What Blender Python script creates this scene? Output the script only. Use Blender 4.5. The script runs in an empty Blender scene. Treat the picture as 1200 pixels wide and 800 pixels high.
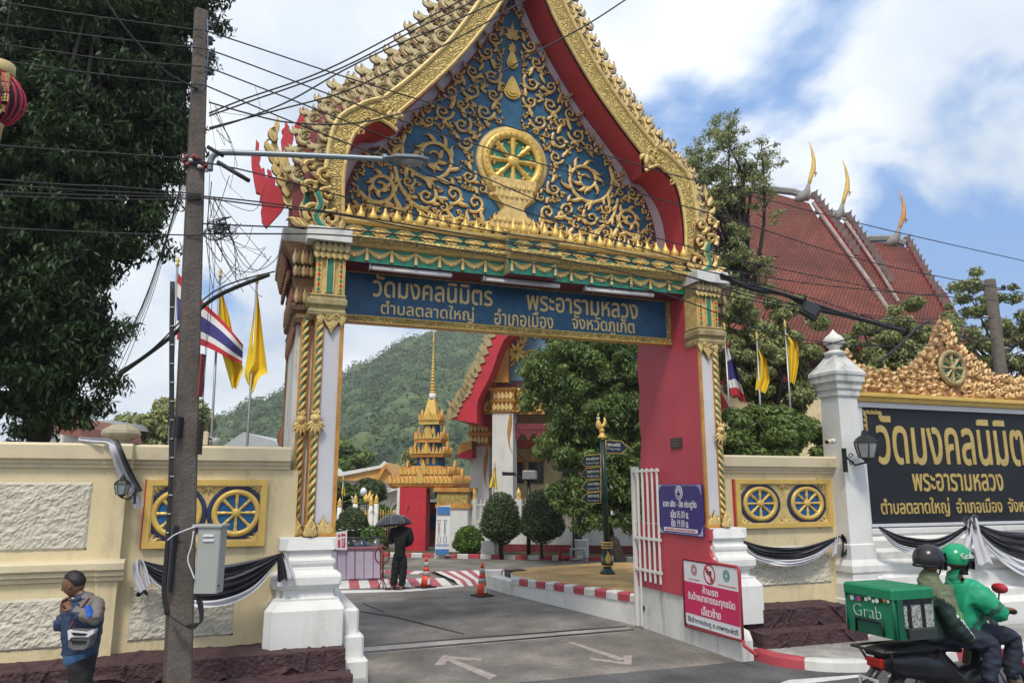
import bpy, math, random
import numpy as np
from mathutils import Vector, Matrix
R = math.radians
sc = bpy.context.scene
col = sc.collection
rnd = random.Random(7)

# ---------------------------------------------------------------- camera
CAM = Vector((0, 0, 2.5)); PITCH = R(11); YAW = R(20); FPX = 867.0
cd = bpy.data.cameras.new('camera'); cam = bpy.data.objects.new('camera', cd); col.objects.link(cam)
cam.location = CAM; cam.rotation_euler = (math.pi/2 + PITCH, 0, -YAW)
cd.sensor_width = 36; cd.lens = FPX/1200*36; cd.clip_start = .1; cd.clip_end = 3000
sc.camera = cam

# ---------------------------------------------------------------- sky and sun
SUN_EL, SUN_AZ = R(56), R(205)          # azimuth clockwise from +Y: behind the camera, a little to the left
w = bpy.data.worlds.new("World"); sc.world = w; w.use_nodes = True
nt = w.node_tree; nt.nodes.clear()
def N(t, **k):
    n = nt.nodes.new(t)
    for a, b in k.items(): setattr(n, a, b)
    return n
def L(a, b): nt.links.new(a, b)
sky = N('ShaderNodeTexSky', sky_type='NISHITA', sun_disc=False); sky.sun_elevation = SUN_EL; sky.sun_rotation = SUN_AZ
sky.air_density = 1.3; sky.dust_density = .8; sky.ozone_density = 1.5
tc = N('ShaderNodeTexCoord'); sep = N('ShaderNodeSeparateXYZ'); L(tc.outputs['Generated'], sep.inputs[0])
zz = N('ShaderNodeMath', operation='ADD'); L(sep.outputs[2], zz.inputs[0]); zz.inputs[1].default_value = .45
zm = N('ShaderNodeMath', operation='MAXIMUM'); L(zz.outputs[0], zm.inputs[0]); zm.inputs[1].default_value = .1
dx = N('ShaderNodeMath', operation='DIVIDE'); L(sep.outputs[0], dx.inputs[0]); L(zm.outputs[0], dx.inputs[1])
dy = N('ShaderNodeMath', operation='DIVIDE'); L(sep.outputs[1], dy.inputs[0]); L(zm.outputs[0], dy.inputs[1])
cmb = N('ShaderNodeCombineXYZ'); L(dx.outputs[0], cmb.inputs[0]); L(dy.outputs[0], cmb.inputs[1])
mp = N('ShaderNodeMapping'); L(cmb.outputs[0], mp.inputs[0]); mp.inputs[1].default_value = (3.1, 1.3, 0)
n1 = N('ShaderNodeTexNoise'); L(mp.outputs[0], n1.inputs[0]); n1.inputs['Scale'].default_value = 2.1; n1.inputs['Detail'].default_value = 9; n1.inputs['Roughness'].default_value = .52; n1.inputs['Distortion'].default_value = .25
# heavier cloud to the left of the view, breaks of blue to the right
bx = N('ShaderNodeMath', operation='MULTIPLY_ADD'); L(dx.outputs[0], bx.inputs[0]); bx.inputs[1].default_value = -.20; bx.inputs[2].default_value = .145
bc = N('ShaderNodeClamp'); L(bx.outputs[0], bc.inputs[0]); bc.inputs[1].default_value = -.09; bc.inputs[2].default_value = .3
ad = N('ShaderNodeMath', operation='ADD'); L(n1.outputs[0], ad.inputs[0]); L(bc.outputs[0], ad.inputs[1])
mr = N('ShaderNodeMapRange', interpolation_type='SMOOTHSTEP'); L(ad.outputs[0], mr.inputs[0])
mr.inputs[1].default_value = .43; mr.inputs[2].default_value = .53
n2 = N('ShaderNodeTexNoise'); L(mp.outputs[0], n2.inputs[0]); n2.inputs['Scale'].default_value = 2.6; n2.inputs['Detail'].default_value = 7
cr = N('ShaderNodeValToRGB'); L(n2.outputs[0], cr.inputs[0])
cr.color_ramp.elements[0].position = .34; cr.color_ramp.elements[0].color = (4.3, 5.0, 6.0, 1)
cr.color_ramp.elements[1].position = .62; cr.color_ramp.elements[1].color = (7.4, 7.7, 8.0, 1)
blue = N('ShaderNodeMix', data_type='RGBA'); blue.inputs[0].default_value = .75
L(sky.outputs[0], blue.inputs[6]); blue.inputs[7].default_value = (1.2, 2.8, 6.0, 1)
mx = N('ShaderNodeMix', data_type='RGBA'); L(mr.outputs[0], mx.inputs[0]); L(blue.outputs[2], mx.inputs[6]); L(cr.outputs[0], mx.inputs[7])
bg = N('ShaderNodeBackground'); bg.inputs[1].default_value = .112; L(mx.outputs[2], bg.inputs[0])
wo = N('ShaderNodeOutputWorld'); L(bg.outputs[0], wo.inputs[0])
sl = bpy.data.lights.new('sun', 'SUN'); sl.energy = 2.2; sl.angle = R(12); sl.color = (1, .93, .82)
sun = bpy.data.objects.new('sun', sl); col.objects.link(sun)
sd = Vector((math.sin(SUN_AZ)*math.cos(SUN_EL), math.cos(SUN_AZ)*math.cos(SUN_EL), math.sin(SUN_EL)))
sun.rotation_euler = sd.to_track_quat('Z', 'Y').to_euler(); sun.location = (0, 0, 60)
vs = sc.view_settings; vs.view_transform = 'Standard'; vs.look = 'None'; vs.exposure = 0.47; vs.gamma = 1; vs.use_curve_mapping = False

# ---------------------------------------------------------------- measuring: a sight line met with a real plane
def ray(px, py):
    x = (px-600)/FPX; y = -(py-400)/FPX
    f = math.cos(PITCH) - y*math.sin(PITCH); u = math.sin(PITCH) + y*math.cos(PITCH)
    return Vector((x*math.cos(YAW)+f*math.sin(YAW), -x*math.sin(YAW)+f*math.cos(YAW), u))
def atP(px, py, p0, n):
    r = ray(px, py); n = Vector(n); t = (Vector(p0)-CAM).dot(n)/r.dot(n); return CAM + r*t
def atY(px, py, Y): return atP(px, py, (0, Y, 0), (0, 1, 0))
def atX(px, py, X): return atP(px, py, (X, 0, 0), (1, 0, 0))
def atZ(px, py, Z=0): return atP(px, py, (0, 0, Z), (0, 0, 1))
def atD(px, py, D):                       # at a horizontal distance D in front of the camera
    return atP(px, py, (math.sin(YAW)*D, math.cos(YAW)*D, 0), (math.sin(YAW), math.cos(YAW), 0))

# ---------------------------------------------------------------- materials
MATS = {}
def mat(name, c, rough=.7, metal=0., var=.25, vscale=3., bump=0., bscale=40., c2=None, dirt=0., dirtc=(.10, .085, .06), dscale=2.2, spec=.4, kind='noise', trans=0., leaf=False, streak=False):
    if name in MATS: return MATS[name]
    m = bpy.data.materials.new(name); m.use_nodes = True; t = m.node_tree; b = t.nodes['Principled BSDF']
    def n(ty, **k):
        q = t.nodes.new(ty)
        for a, v in k.items(): setattr(q, a, v)
        return q
    g = n('ShaderNodeNewGeometry') if not leaf else None
    tcn = n('ShaderNodeTexCoord'); pos = tcn.outputs['Object']
    nz = n('ShaderNodeTexNoise'); t.links.new(pos, nz.inputs[0]); nz.inputs['Scale'].default_value = vscale; nz.inputs['Detail'].default_value = 6; nz.inputs['Roughness'].default_value = .6
    cr = n('ShaderNodeValToRGB'); t.links.new(nz.outputs[0], cr.inputs[0])
    cc = c2 if c2 else tuple(x*(1-var) for x in c)
    cr.color_ramp.elements[0].position = .33; cr.color_ramp.elements[0].color = (*cc, 1)
    cr.color_ramp.elements[1].position = .66; cr.color_ramp.elements[1].color = (*c, 1)
    out = cr.outputs[0]
    if leaf:
        g = n('ShaderNodeNewGeometry'); hsv = n('ShaderNodeHueSaturation'); t.links.new(out, hsv.inputs['Color'])
        a = n('ShaderNodeMapRange'); t.links.new(g.outputs['Random Per Island'], a.inputs[0]); a.inputs[3].default_value = .55; a.inputs[4].default_value = 1.45
        t.links.new(a.outputs[0], hsv.inputs['Value'])
        a2 = n('ShaderNodeMapRange'); t.links.new(g.outputs['Random Per Island'], a2.inputs[0]); a2.inputs[3].default_value = .52; a2.inputs[4].default_value = .48
        t.links.new(a2.outputs[0], hsv.inputs['Hue']); out = hsv.outputs[0]
    if dirt:
        mpp = n('ShaderNodeMapping'); t.links.new(pos, mpp.inputs[0]); mpp.inputs[3].default_value = (1, 1, .22 if streak else 1)
        nd = n('ShaderNodeTexNoise'); t.links.new(mpp.outputs[0], nd.inputs[0]); nd.inputs['Scale'].default_value = dscale; nd.inputs['Detail'].default_value = 10; nd.inputs['Roughness'].default_value = .72
        dm = n('ShaderNodeMapRange', interpolation_type='SMOOTHSTEP'); t.links.new(nd.outputs[0], dm.inputs[0]); dm.inputs[1].default_value = .48; dm.inputs[2].default_value = .75; dm.inputs[4].default_value = dirt
        mm = n('ShaderNodeMix', data_type='RGBA'); t.links.new(dm.outputs[0], mm.inputs[0]); t.links.new(out, mm.inputs[6]); mm.inputs[7].default_value = (*dirtc, 1); out = mm.outputs[2]
    t.links.new(out, b.inputs['Base Color'])
    b.inputs['Roughness'].default_value = rough; b.inputs['Metallic'].default_value = metal
    b.inputs['Specular IOR Level'].default_value = spec
    if bump:
        if kind == 'voronoi':
            bt = n('ShaderNodeTexVoronoi', feature='SMOOTH_F1'); ho = bt.outputs['Distance']
        elif kind == 'scroll':
            wv = n('ShaderNodeTexNoise'); t.links.new(pos, wv.inputs[0]); wv.inputs['Scale'].default_value = bscale*.35; wv.inputs['Detail'].default_value = 1
            mu = n('ShaderNodeMath', operation='MULTIPLY'); t.links.new(wv.outputs[0], mu.inputs[0]); mu.inputs[1].default_value = 45.
            si = n('ShaderNodeMath', operation='SINE'); t.links.new(mu.outputs[0], si.inputs[0]); bt = None; ho = si.outputs[0]
        else:
            bt = n('ShaderNodeTexNoise'); bt.inputs['Detail'].default_value = 8; ho = bt.outputs[0]
        if bt: t.links.new(pos, bt.inputs[0]); bt.inputs['Scale'].default_value = bscale
        bn = n('ShaderNodeBump'); t.links.new(ho, bn.inputs['Height']); bn.inputs['Strength'].default_value = min(1, bump); bn.inputs['Distance'].default_value = .02 if bump <= 1 else .02*bump
        t.links.new(bn.outputs[0], b.inputs['Normal'])
    if leaf:
        tr = n('ShaderNodeBsdfTranslucent'); t.links.new(out, tr.inputs[0]); ms = n('ShaderNodeMixShader'); ms.inputs[0].default_value = .3
        t.links.new(b.outputs[0], ms.inputs[1]); t.links.new(tr.outputs[0], ms.inputs[2]); t.links.new(ms.outputs[0], t.nodes['Material Output'].inputs[0])
    MATS[name] = m; return m

gold = mat('gold_paint', (.74, .54, .21), .45, .12, .3, 9, .35, 60, dirt=.55, dirtc=(.13, .10, .05), dscale=7)
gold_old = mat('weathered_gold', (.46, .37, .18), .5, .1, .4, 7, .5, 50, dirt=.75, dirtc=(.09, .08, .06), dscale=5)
gold_band = mat('gold_relief', (.72, .53, .18), .45, .12, .35, 12, .9, 26, dirt=.5, dirtc=(.16, .11, .04), dscale=14, kind='scroll')
gold_flat = mat('ochre_gold', (.70, .47, .12), .4, .2, .15, 5, .15, 40, dirt=.2)
gold_red = mat('gold_orange', (.62, .30, .07), .45, .12, .35, 4, .4, 30, dirt=.3, dirtc=(.25, .05, .02), dscale=6)
maroon = mat('maroon_paint', (.20, .035, .045), .6, 0, .3, 4)
red = mat('red_wall_paint', (.50, .06, .085), .62, 0, .16, 1.6, .25, 25, dirt=.45, dirtc=(.30, .05, .05), dscale=1.2, streak=True)
redp = mat('red_paint', (.52, .03, .05), .5, 0, .2, 3)
brown = mat('brown_gold', (.24, .13, .06), .6, .1, .4, 9, .4, 40)
blue_panel = mat('blue_panel', (.022, .12, .22), .5, 0, .35, 4, .15, 30, dirt=.25, dirtc=(.03, .06, .10))
blue_sign = mat('blue_sign', (.018, .11, .235), .42, 0, .35, 6, .25, 25, dirt=.3, dirtc=(.04, .17, .27), dscale=5)
green = mat('green_inlay', (.02, .22, .15), .35, 0, .3, 8)
navy = mat('navy_ring', (.025, .035, .10), .45, 0, .3, 6)
bluei = mat('blue_inlay', (.012, .10, .28), .35, 0, .3, 8)
white = mat('white_paint', (.68, .68, .66), .6, 0, .09, 2, .18, 20, dirt=.5, dirtc=(.36, .35, .30), dscale=2.0, streak=True)
white_old = mat('white_stained', (.66, .66, .63), .7, 0, .15, 3, .2, 20, dirt=.85, dirtc=(.13, .13, .12), dscale=3.5, streak=True)
frame_w = mat('white_frame', (.60, .60, .64), .6, 0, .06, 3)
cream = mat('cream_paint', (.68, .57, .35), .7, 0, .10, 1.5, .25, 18, dirt=.85, dirtc=(.38, .30, .18), dscale=2.8, streak=True)
cream_cap = mat('cream_coping', (.64, .55, .37), .7, 0, .15, 2, .2, 18, dirt=.5, dirtc=(.34, .28, .18), dscale=2.5)
rough_p = mat('rough_plaster', (.60, .56, .46), .85, 0, .2, 4, 1.5, 22, dirt=.35, dirtc=(.38, .37, .31), dscale=9)
stone = mat('maroon_stone', (.075, .036, .042), .85, 0, .4, 6, 1.2, 30, dirt=.6, dirtc=(.12, .095, .095), dscale=14)
asphalt = mat('asphalt', (.20, .185, .168), .85, 0, .35, .4, .7, 90, dirt=.85, dirtc=(.32, .285, .24), dscale=.5)
asphalt2 = mat('road_asphalt', (.105, .105, .108), .85, 0, .25, .8, .8, 110, dirt=.3, dirtc=(.10, .10, .10), dscale=1.2)
conc = mat('concrete', (.34, .33, .31), .8, 0, .25, 1.5, .4, 30, dirt=.6, dirtc=(.16, .15, .14), dscale=2)
pole_c = mat('pole_concrete', (.125, .105, .09), .85, 0, .35, 5, .7, 30, dirt=.85, dirtc=(.04, .036, .033), dscale=6, streak=True)
paint_w = mat('road_white', (.62, .62, .60), .7, 0, .15, 4, .3, 60, dirt=.55, dirtc=(.25, .24, .23), dscale=6)
paint_wf = mat('road_white_worn', (.38, .34, .32), .85, 0, .3, 8, .3, 60, c2=(.26, .22, .21), dirt=1., dirtc=(.17, .155, .145), dscale=9)
paint_r = mat('kerb_red', (.42, .06, .08), .6, 0, .2, 4, .2, 40, dirt=.3, dirtc=(.28, .10, .10), dscale=5)
paint_rw = mat('ramp_red', (.42, .09, .11), .7, 0, .25, 3, .2, 40, dirt=.4, dirtc=(.36, .2, .2), dscale=4)
ochre_g = mat('ochre_floor', (.50, .32, .13), .8, 0, .15, 1.2, .2, 30, dirt=.3, dirtc=(.40, .27, .15), dscale=2)
black = mat('black_plastic', (.012, .012, .014), .4, 0, .2, 5)
rubber = mat('black_rubber', (.015, .015, .016), .7)
wire_m = mat('cable_black', (.02, .02, .022), .6)
steel = mat('grey_steel', (.35, .36, .37), .4, .7, .15, 5)
greybox = mat('grey_box', (.36, .38, .36), .45, .2, .08, 3, dirt=.15, dirtc=(.25, .26, .24))
cloth_b = mat('black_cloth', (.022, .022, .028), .9, 0, .3, 3, .2, 200)
cloth_w = mat('white_cloth', (.62, .62, .66), .9, 0, .1, 3, .2, 200)
cloth_g = mat('grey_cloth', (.12, .12, .14), .9, 0, .3, 3, .2, 200)
bark = mat('bark', (.075, .055, .04), .9, 0, .4, 6, .8, 20)
darkbark = mat('dark_bark', (.035, .028, .022), .9, 0, .4, 6, .8, 20)
tile_m = None
for nm_ in ('asphalt', 'road_asphalt', 'concrete', 'ochre_floor'):
    t = MATS[nm_].node_tree; b = t.nodes['Principled BSDF']; src = b.inputs['Base Color'].links[0].from_socket
    for sc_n, lo, hi, w_ in ((170, .45, 1.6, .75), (14, .75, 1.2, .7), (1.3, .62, 1.28, .9)):
        q = t.nodes.new('ShaderNodeTexNoise'); q.inputs['Scale'].default_value = sc_n; q.inputs['Detail'].default_value = 3; tc_ = t.nodes.new('ShaderNodeTexCoord'); t.links.new(tc_.outputs['Object'], q.inputs[0])
        m_ = t.nodes.new('ShaderNodeMapRange'); t.links.new(q.outputs[0], m_.inputs[0]); m_.inputs[1].default_value = .3; m_.inputs[2].default_value = .7; m_.inputs[3].default_value = lo; m_.inputs[4].default_value = hi
        x_ = t.nodes.new('ShaderNodeMix'); x_.data_type = 'RGBA'; x_.blend_type = 'MULTIPLY'; x_.inputs[0].default_value = w_; t.links.new(src, x_.inputs[6]); t.links.new(m_.outputs[0], x_.inputs[7]); src = x_.outputs[2]
    t.links.new(src, b.inputs['Base Color'])

# ---------------------------------------------------------------- things, parts
def props(o, label=None, cat=None, group=None, kind=None):
    if label: o['label'] = label
    if cat: o['category'] = cat
    if group: o['group'] = group
    if kind: o['kind'] = kind
    return o
def thing(name, label, cat, loc=(0, 0, 0), rz=0, group=None):
    o = bpy.data.objects.new(name, None); col.objects.link(o); o.location = loc; o.rotation_euler = (0, 0, rz); o.empty_display_size = .1; o['kind'] = 'thing'
    return props(o, label, cat, group)
def world_of(o):
    m = Matrix.LocRotScale(o.location, o.rotation_euler, o.scale)
    return world_of(o.parent) @ m if o.parent else m
def link(name, me, parent=None, loc=None, rot=None, scale=None):
    o = bpy.data.objects.new(name, me); col.objects.link(o)
    if parent: o.parent = parent
    if loc is not None: o.location = loc
    if rot is not None: o.rotation_euler = rot
    if scale is not None: o.scale = scale
    return o
def copy_tree(o, parent=None):
    c = o.copy(); col.objects.link(c); c.parent = parent
    for ch in [x for x in col.objects if x.parent == o]: copy_tree(ch, c)
    return c

class MB:
    def __init__(s): s.v = []; s.f = []; s.m = []; s.s = []; s.mats = []
    def mi(s, m):
        if m not in s.mats: s.mats.append(m)
        return s.mats.index(m)
    def add(s, vs, fs, m, smooth=False):
        k = len(s.v); i = s.mi(m); s.v += [tuple(p) for p in vs]
        for f in fs: s.f.append(tuple(a+k for a in f)); s.m.append(i); s.s.append(smooth)
        return s
    def join(s, o, T=None):
        k = len(s.v); s.v += [tuple(T @ Vector(p)) if T else p for p in o.v]
        mp_ = [s.mi(m) for m in o.mats]
        for f, m, sm in zip(o.f, o.m, o.s): s.f.append(tuple(a+k for a in f)); s.m.append(mp_[m]); s.s.append(sm)
        return s
    def mirror(s, X0):
        o = MB(); o.mats = list(s.mats); o.v = [(2*X0-x, y, z) for x, y, z in s.v]; o.f = [tuple(reversed(f)) for f in s.f]; o.m = list(s.m); o.s = list(s.s); return o
    def box(s, x0, x1, y0, y1, z0, z1, m, T=None, c=0.):
        if x0 > x1: x0, x1 = x1, x0
        if y0 > y1: y0, y1 = y1, y0
        if c:   # chamfered top and vertical edges
            vs = []
            for z, d in ((z0, 0), (z1-c, 0), (z1, c)):
                a, b, e, f = x0+d, x1-d, y0+d, y1-d; q = c if not d else c*.6
                vs += [(a+q, e, z), (b-q, e, z), (b, e+q, z), (b, f-q, z), (b-q, f, z), (a+q, f, z), (a, f-q, z), (a, e+q, z)]
            fs = [tuple(range(7, -1, -1)), tuple(range(16, 24))]
            for r in (0, 8):
                for i in range(8): fs.append((r+i, r+(i+1) % 8, r+8+(i+1) % 8, r+8+i))
        else:
            vs = [(x0, y0, z0), (x1, y0, z0), (x1, y1, z0), (x0, y1, z0), (x0, y0, z1), (x1, y0, z1), (x1, y1, z1), (x0, y1, z1)]
            fs = [(3, 2, 1, 0), (4, 5, 6, 7), (0, 1, 5, 4), (1, 2, 6, 5), (2, 3, 7, 6), (3, 0, 4, 7)]
        if T: vs = [T @ Vector(p) for p in vs]
        return s.add(vs, fs, m)
    def prism(s, poly, y0, y1, m, ms=None, fr=None):
        """outline in X,Z pushed from y0 (front) to y1"""
        n = len(poly)
        if sum(poly[i][0]*poly[(i+1) % n][1]-poly[(i+1) % n][0]*poly[i][1] for i in range(n)) < 0: poly = poly[::-1]
        f = fr or (lambda a, b, c: (a, b, c))
        vs = [f(x, y0, z) for x, z in poly] + [f(x, y1, z) for x, z in poly]
        s.add(vs, [tuple(range(n)), tuple(range(2*n-1, n-1, -1))], m)
        k = len(s.v)-2*n; i_ = s.mi(ms or m)
        for i in range(n):
            j = (i+1) % n; s.f.append((k+i, k+n+i, k+n+j, k+j)); s.m.append(i_); s.s.append(False)
        return s
    def zprism(s, poly, z0, z1, m, ms=None):
        n = len(poly)
        if sum(poly[i][0]*poly[(i+1) % n][1]-poly[(i+1) % n][0]*poly[i][1] for i in range(n)) < 0: poly = poly[::-1]
        vs = [(x, y, z1) for x, y in poly] + [(x, y, z0) for x, y in poly]
        s.add(vs, [tuple(range(n)), tuple(range(2*n-1, n-1, -1))], m)
        k = len(s.v)-2*n; i_ = s.mi(ms or m)
        for i in range(n):
            j = (i+1) % n; s.f.append((k+i, k+n+i, k+n+j, k+j)); s.m.append(i_); s.s.append(False)
        return s
    def rings(s, rr, m, smooth=False, cap=True):
        """list of rings (each same count of points) skinned together"""
        n = len(rr[0]); vs = [p for r in rr for p in r]; fs = []
        for a in range(len(rr)-1):
            for i in range(n):
                j = (i+1) % n; fs.append((a*n+i, a*n+j, (a+1)*n+j, (a+1)*n+i))
        if cap: fs += [tuple(range(n-1, -1, -1)), tuple(range((len(rr)-1)*n, len(rr)*n))]
        return s.add(vs, fs, m, smooth)
    def lathe(s, prof, m, c=(0, 0, 0), n=12, smooth=True, ph=0., sx=1, sy=1):
        return s.rings([[(c[0]+r*sx*math.cos(ph+2*math.pi*i/n), c[1]+r*sy*math.sin(ph+2*math.pi*i/n), c[2]+z) for i in range(n)] for r, z in prof], m, smooth)
    def stack(s, prof, m, x0, x1, y0, y1):
        """mouldings round a rectangle: profile of (offset outwards, z)"""
        return s.rings([[(x0-o, y0-o, z), (x1+o, y0-o, z), (x1+o, y1+o, z), (x0-o, y1+o, z)] for o, z in prof], m)
    def tube(s, pts, r, m, n=7, smooth=True, cap=True):
        P = [Vector(p) for p in pts]; K = len(P); rr = []; up = None
        for i in range(K):
            t = (P[min(i+1, K-1)]-P[max(i-1, 0)])
            t = t.normalized() if t.length > 1e-9 else Vector((0, 0, 1))
            if up is None: up = t.orthogonal().normalized()
            a = (up - t*up.dot(t)); a = a.normalized() if a.length > 1e-6 else t.orthogonal().normalized(); up = a; b = t.cross(a)
            q = r[i] if hasattr(r, '__len__') else r
            rr.append([tuple(P[i]+(a*math.cos(2*math.pi*k/n)+b*math.sin(2*math.pi*k/n))*q) for k in range(n)])
        return s.rings(rr, m, smooth, cap)
    def grid(s, fn, nu, nv, m, smooth=True, mf=None):
        vs = [tuple(fn(i/nu, j/nv)) for j in range(nv+1) for i in range(nu+1)]; k = len(s.v); s.v += vs
        for j in range(nv):
            for i in range(nu):
                a = k+j*(nu+1)+i; s.f.append((a, a+1, a+nu+2, a+nu+1)); s.m.append(s.mi(mf(i/nu, j/nv) if mf else m)); s.s.append(smooth)
        return s
    def stroke(s, pts, ws, y, h, m, ms=None, out=.35, fr=None):
        """raised ridge along a path in X,Z standing h proud of the plane y (towards -Y)"""
        K = len(pts); ms = ms or m; f = fr or (lambda a, b, c: (a, b, c)); rows = []
        for i in range(K):
            a = pts[max(i-1, 0)]; b = pts[min(i+1, K-1)]; tx, tz = b[0]-a[0], b[1]-a[1]; l = math.hypot(tx, tz) or 1; nx, nz = -tz/l, tx/l
            x, z = pts[i]; q = ws[i] if hasattr(ws, '__len__') else ws; o = q*(1+out); hh = h*(.45+.55*min(1, q/(.02 if h > .03 else .012)))
            rows.append([f(x+nx*o, y, z+nz*o), f(x+nx*q, y-hh*.62, z+nz*q), f(x, y-hh, z), f(x-nx*q, y-hh*.62, z-nz*q), f(x-nx*o, y, z-nz*o)])
        vs = [p for r in rows for p in r]; k = len(s.v); s.v += vs; im, ims = s.mi(m), s.mi(ms)
        for i in range(K-1):
            for j in range(4):
                a = k+i*5+j; s.f.append((a, a+5, a+6, a+1)); s.m.append(ims if j in (0, 3) else im); s.s.append(False)
        return s
    def build(s, name, parent=None, world=True, kind=None, label=None):
        me = bpy.data.meshes.new(name)
        vv = s.v
        if parent is not None and world:
            inv = world_of(parent).inverted(); vv = [tuple(inv @ Vector(p)) for p in vv]
        me.from_pydata(vv, [], s.f)
        for m in s.mats: me.materials.append(m)
        me.polygons.foreach_set('material_index', s.m); me.polygons.foreach_set('use_smooth', s.s)
        me.update()
        o = link(name, me, parent)
        if kind: o['kind'] = kind
        if label: o['label'] = label
        return o
    def mesh(s, name):
        me = bpy.data.meshes.new(name); me.from_pydata(s.v, [], s.f)
        for m in s.mats: me.materials.append(m)
        me.polygons.foreach_set('material_index', s.m); me.polygons.foreach_set('use_smooth', s.s); me.update(); return me

def single(name, mb, label, cat, group=None, loc=None):
    """a thing that is one mesh; its origin put at its own base"""
    v = np.array(mb.v); c = ((v[:, 0].min()+v[:, 0].max())/2, (v[:, 1].min()+v[:, 1].max())/2, v[:, 2].min())
    mb.v = [tuple(p) for p in (v-np.array(c))]
    o = link(name, mb.mesh(name), None, c); o['kind'] = 'thing'; return props(o, label, cat, group)

TXT = {}
from mathutils.geometry import delaunay_2d_cdt
def text_geo(s, size=1., ext=.5, off=.0, res=3):
    """outlines of the lettering, thickened by off and filled wherever the winding is not zero"""
    key = (s, ext, off, res)
    if key in TXT: return TXT[key]
    c = bpy.data.curves.new('lettering', 'FONT'); c.body = s; c.size = 1; c.resolution_u = res; c.fill_mode = 'NONE'
    o = bpy.data.objects.new('lettering', c); col.objects.link(o)
    dg = bpy.context.evaluated_depsgraph_get(); me = bpy.data.meshes.new_from_object(o.evaluated_get(dg))
    V = [(v.co.x, v.co.y) for v in me.vertices]; nxt = {}
    for ed in me.edges: nxt.setdefault(ed.vertices[0], []).append(ed.vertices[1]); nxt.setdefault(ed.vertices[1], []).append(ed.vertices[0])
    bpy.data.objects.remove(o); bpy.data.curves.remove(c); bpy.data.meshes.remove(me)
    seen = set(); loops = []
    for i in range(len(V)):
        if i in seen or i not in nxt: continue
        lp = [i]; seen.add(i); cur = i+1 if i+1 in nxt[i] else nxt[i][0]
        while cur not in seen:
            seen.add(cur); lp.append(cur); n_ = [q for q in nxt[cur] if q not in seen]
            if not n_: break
            cur = n_[0]
        q = [V[k] for k in lp]; q = [p for j, p in enumerate(q) if math.hypot(p[0]-q[j-1][0], p[1]-q[j-1][1]) > 1e-5]
        if len(q) > 2: loops.append(q)
    outl = []
    for q in loops:
        n_ = len(q); r = []
        for j in range(n_):
            a, b_ = q[j-1], q[(j+1) % n_]; tx, ty = b_[0]-a[0], b_[1]-a[1]; l = math.hypot(tx, ty) or 1
            r.append((q[j][0]-ty/l*off*TSIGN, q[j][1]+tx/l*off*TSIGN))
        outl.append(r)
    res_ = []
    groups = []                             # letters whose boxes touch are filled together
    for r in outl:
        x0, x1 = min(p[0] for p in r), max(p[0] for p in r); hit = [g for g in groups if g[0] < x1+.001 and g[1] > x0-.001]
        for g in hit: groups.remove(g)
        groups.append((min([x0]+[g[0] for g in hit]), max([x1]+[g[1] for g in hit]), [r]+[q for g in hit for q in g[2]]))
    for _, _, ls in sorted(groups, key=lambda g: g[0]):
        pv, pe = [], []; vs, fs = [], []
        for r in ls:
            k = len(pv); pv += [Vector(p) for p in r]; pe += [(k+j, k+(j+1) % len(r)) for j in range(len(r))]
        ov, oe, of = delaunay_2d_cdt(pv, pe, [], 0, 1e-5)[:3]
        k = len(vs); vs += [(p.x, p.y, ext) for p in ov]
        for f in of:
            cx = sum(ov[j].x for j in f)/len(f); cy = sum(ov[j].y for j in f)/len(f); wn = 0
            for r in ls:
                for j in range(len(r)):
                    a, b_ = r[j-1], r[j]
                    if (a[1] > cy) != (b_[1] > cy):
                        t = a[0]+(cy-a[1])/(b_[1]-a[1])*(b_[0]-a[0])
                        if t > cx: wn += 1 if b_[1] > a[1] else -1
            if wn: fs.append(tuple(k+j for j in f))
        for r in ls:
            k = len(vs); n_ = len(r); vs += [(x, y, ext) for x, y in r]+[(x, y, -ext) for x, y in r]
            fs += [(k+j, k+(j+1) % n_, k+n_+(j+1) % n_, k+n_+j) for j in range(n_)]
        res_.append((vs, fs))
    TXT[key] = res_; return TXT[key]
TSIGN = 1
def text(mb, s, m, org, ex, ez, width, height=None, depth=.01, off=.0, split=None):
    """lettering centred at org, width metres wide along ex, upright along ez, standing depth proud; split: a parent that gets one object per letter"""
    gs_ = text_geo(s, ext=.5, off=off); a = np.array([p for vs, _ in gs_ for p in vs]); x0, x1 = a[:, 0].min(), a[:, 0].max(); z0, z1 = a[:, 1].min(), a[:, 1].max()
    ex = Vector(ex).normalized(); ez = Vector(ez).normalized(); nn = ex.cross(ez); sx = width/(x1-x0); sz = (height/(z1-z0)) if height else sx; o = Vector(org)
    for vs, fs in gs_:
        out = [o + ex*((p[0]-(x0+x1)/2)*sx) + ez*((p[1]-(z0+z1)/2)*sz) + nn*(p[2]*depth) for p in vs]
        if split: q = MB(); q.add(out, fs, m); q.build('letter', split)
        else: mb.add(out, fs, m)
    return mb

def resample(pts, n, closed=False):
    P = [Vector(p) for p in pts]; d = [0]
    for a, b in zip(P, P[1:]): d.append(d[-1]+(b-a).length)
    out = []
    for i in range(n):
        t = d[-1]*i/(n-1); j = max(k for k in range(len(d)) if d[k] <= t+1e-9); j = min(j, len(P)-2)
        q = (t-d[j])/max(1e-9, d[j+1]-d[j]); out.append(P[j].lerp(P[j+1], q))
    return out
def smooth_path(pts, k=6):
    """Catmull-Rom through the points"""
    P = [Vector(p) for p in pts]; out = []
    for i in range(len(P)-1):
        a, b, c, d = P[max(i-1, 0)], P[i], P[i+1], P[min(i+2, len(P)-1)]
        for j in range(k):
            t = j/k; out.append(.5*((2*b)+(c-a)*t+(2*a-5*b+4*c-d)*t*t+(3*b-a-3*c+d)*t**3))
    out.append(P[-1]); return out

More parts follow.
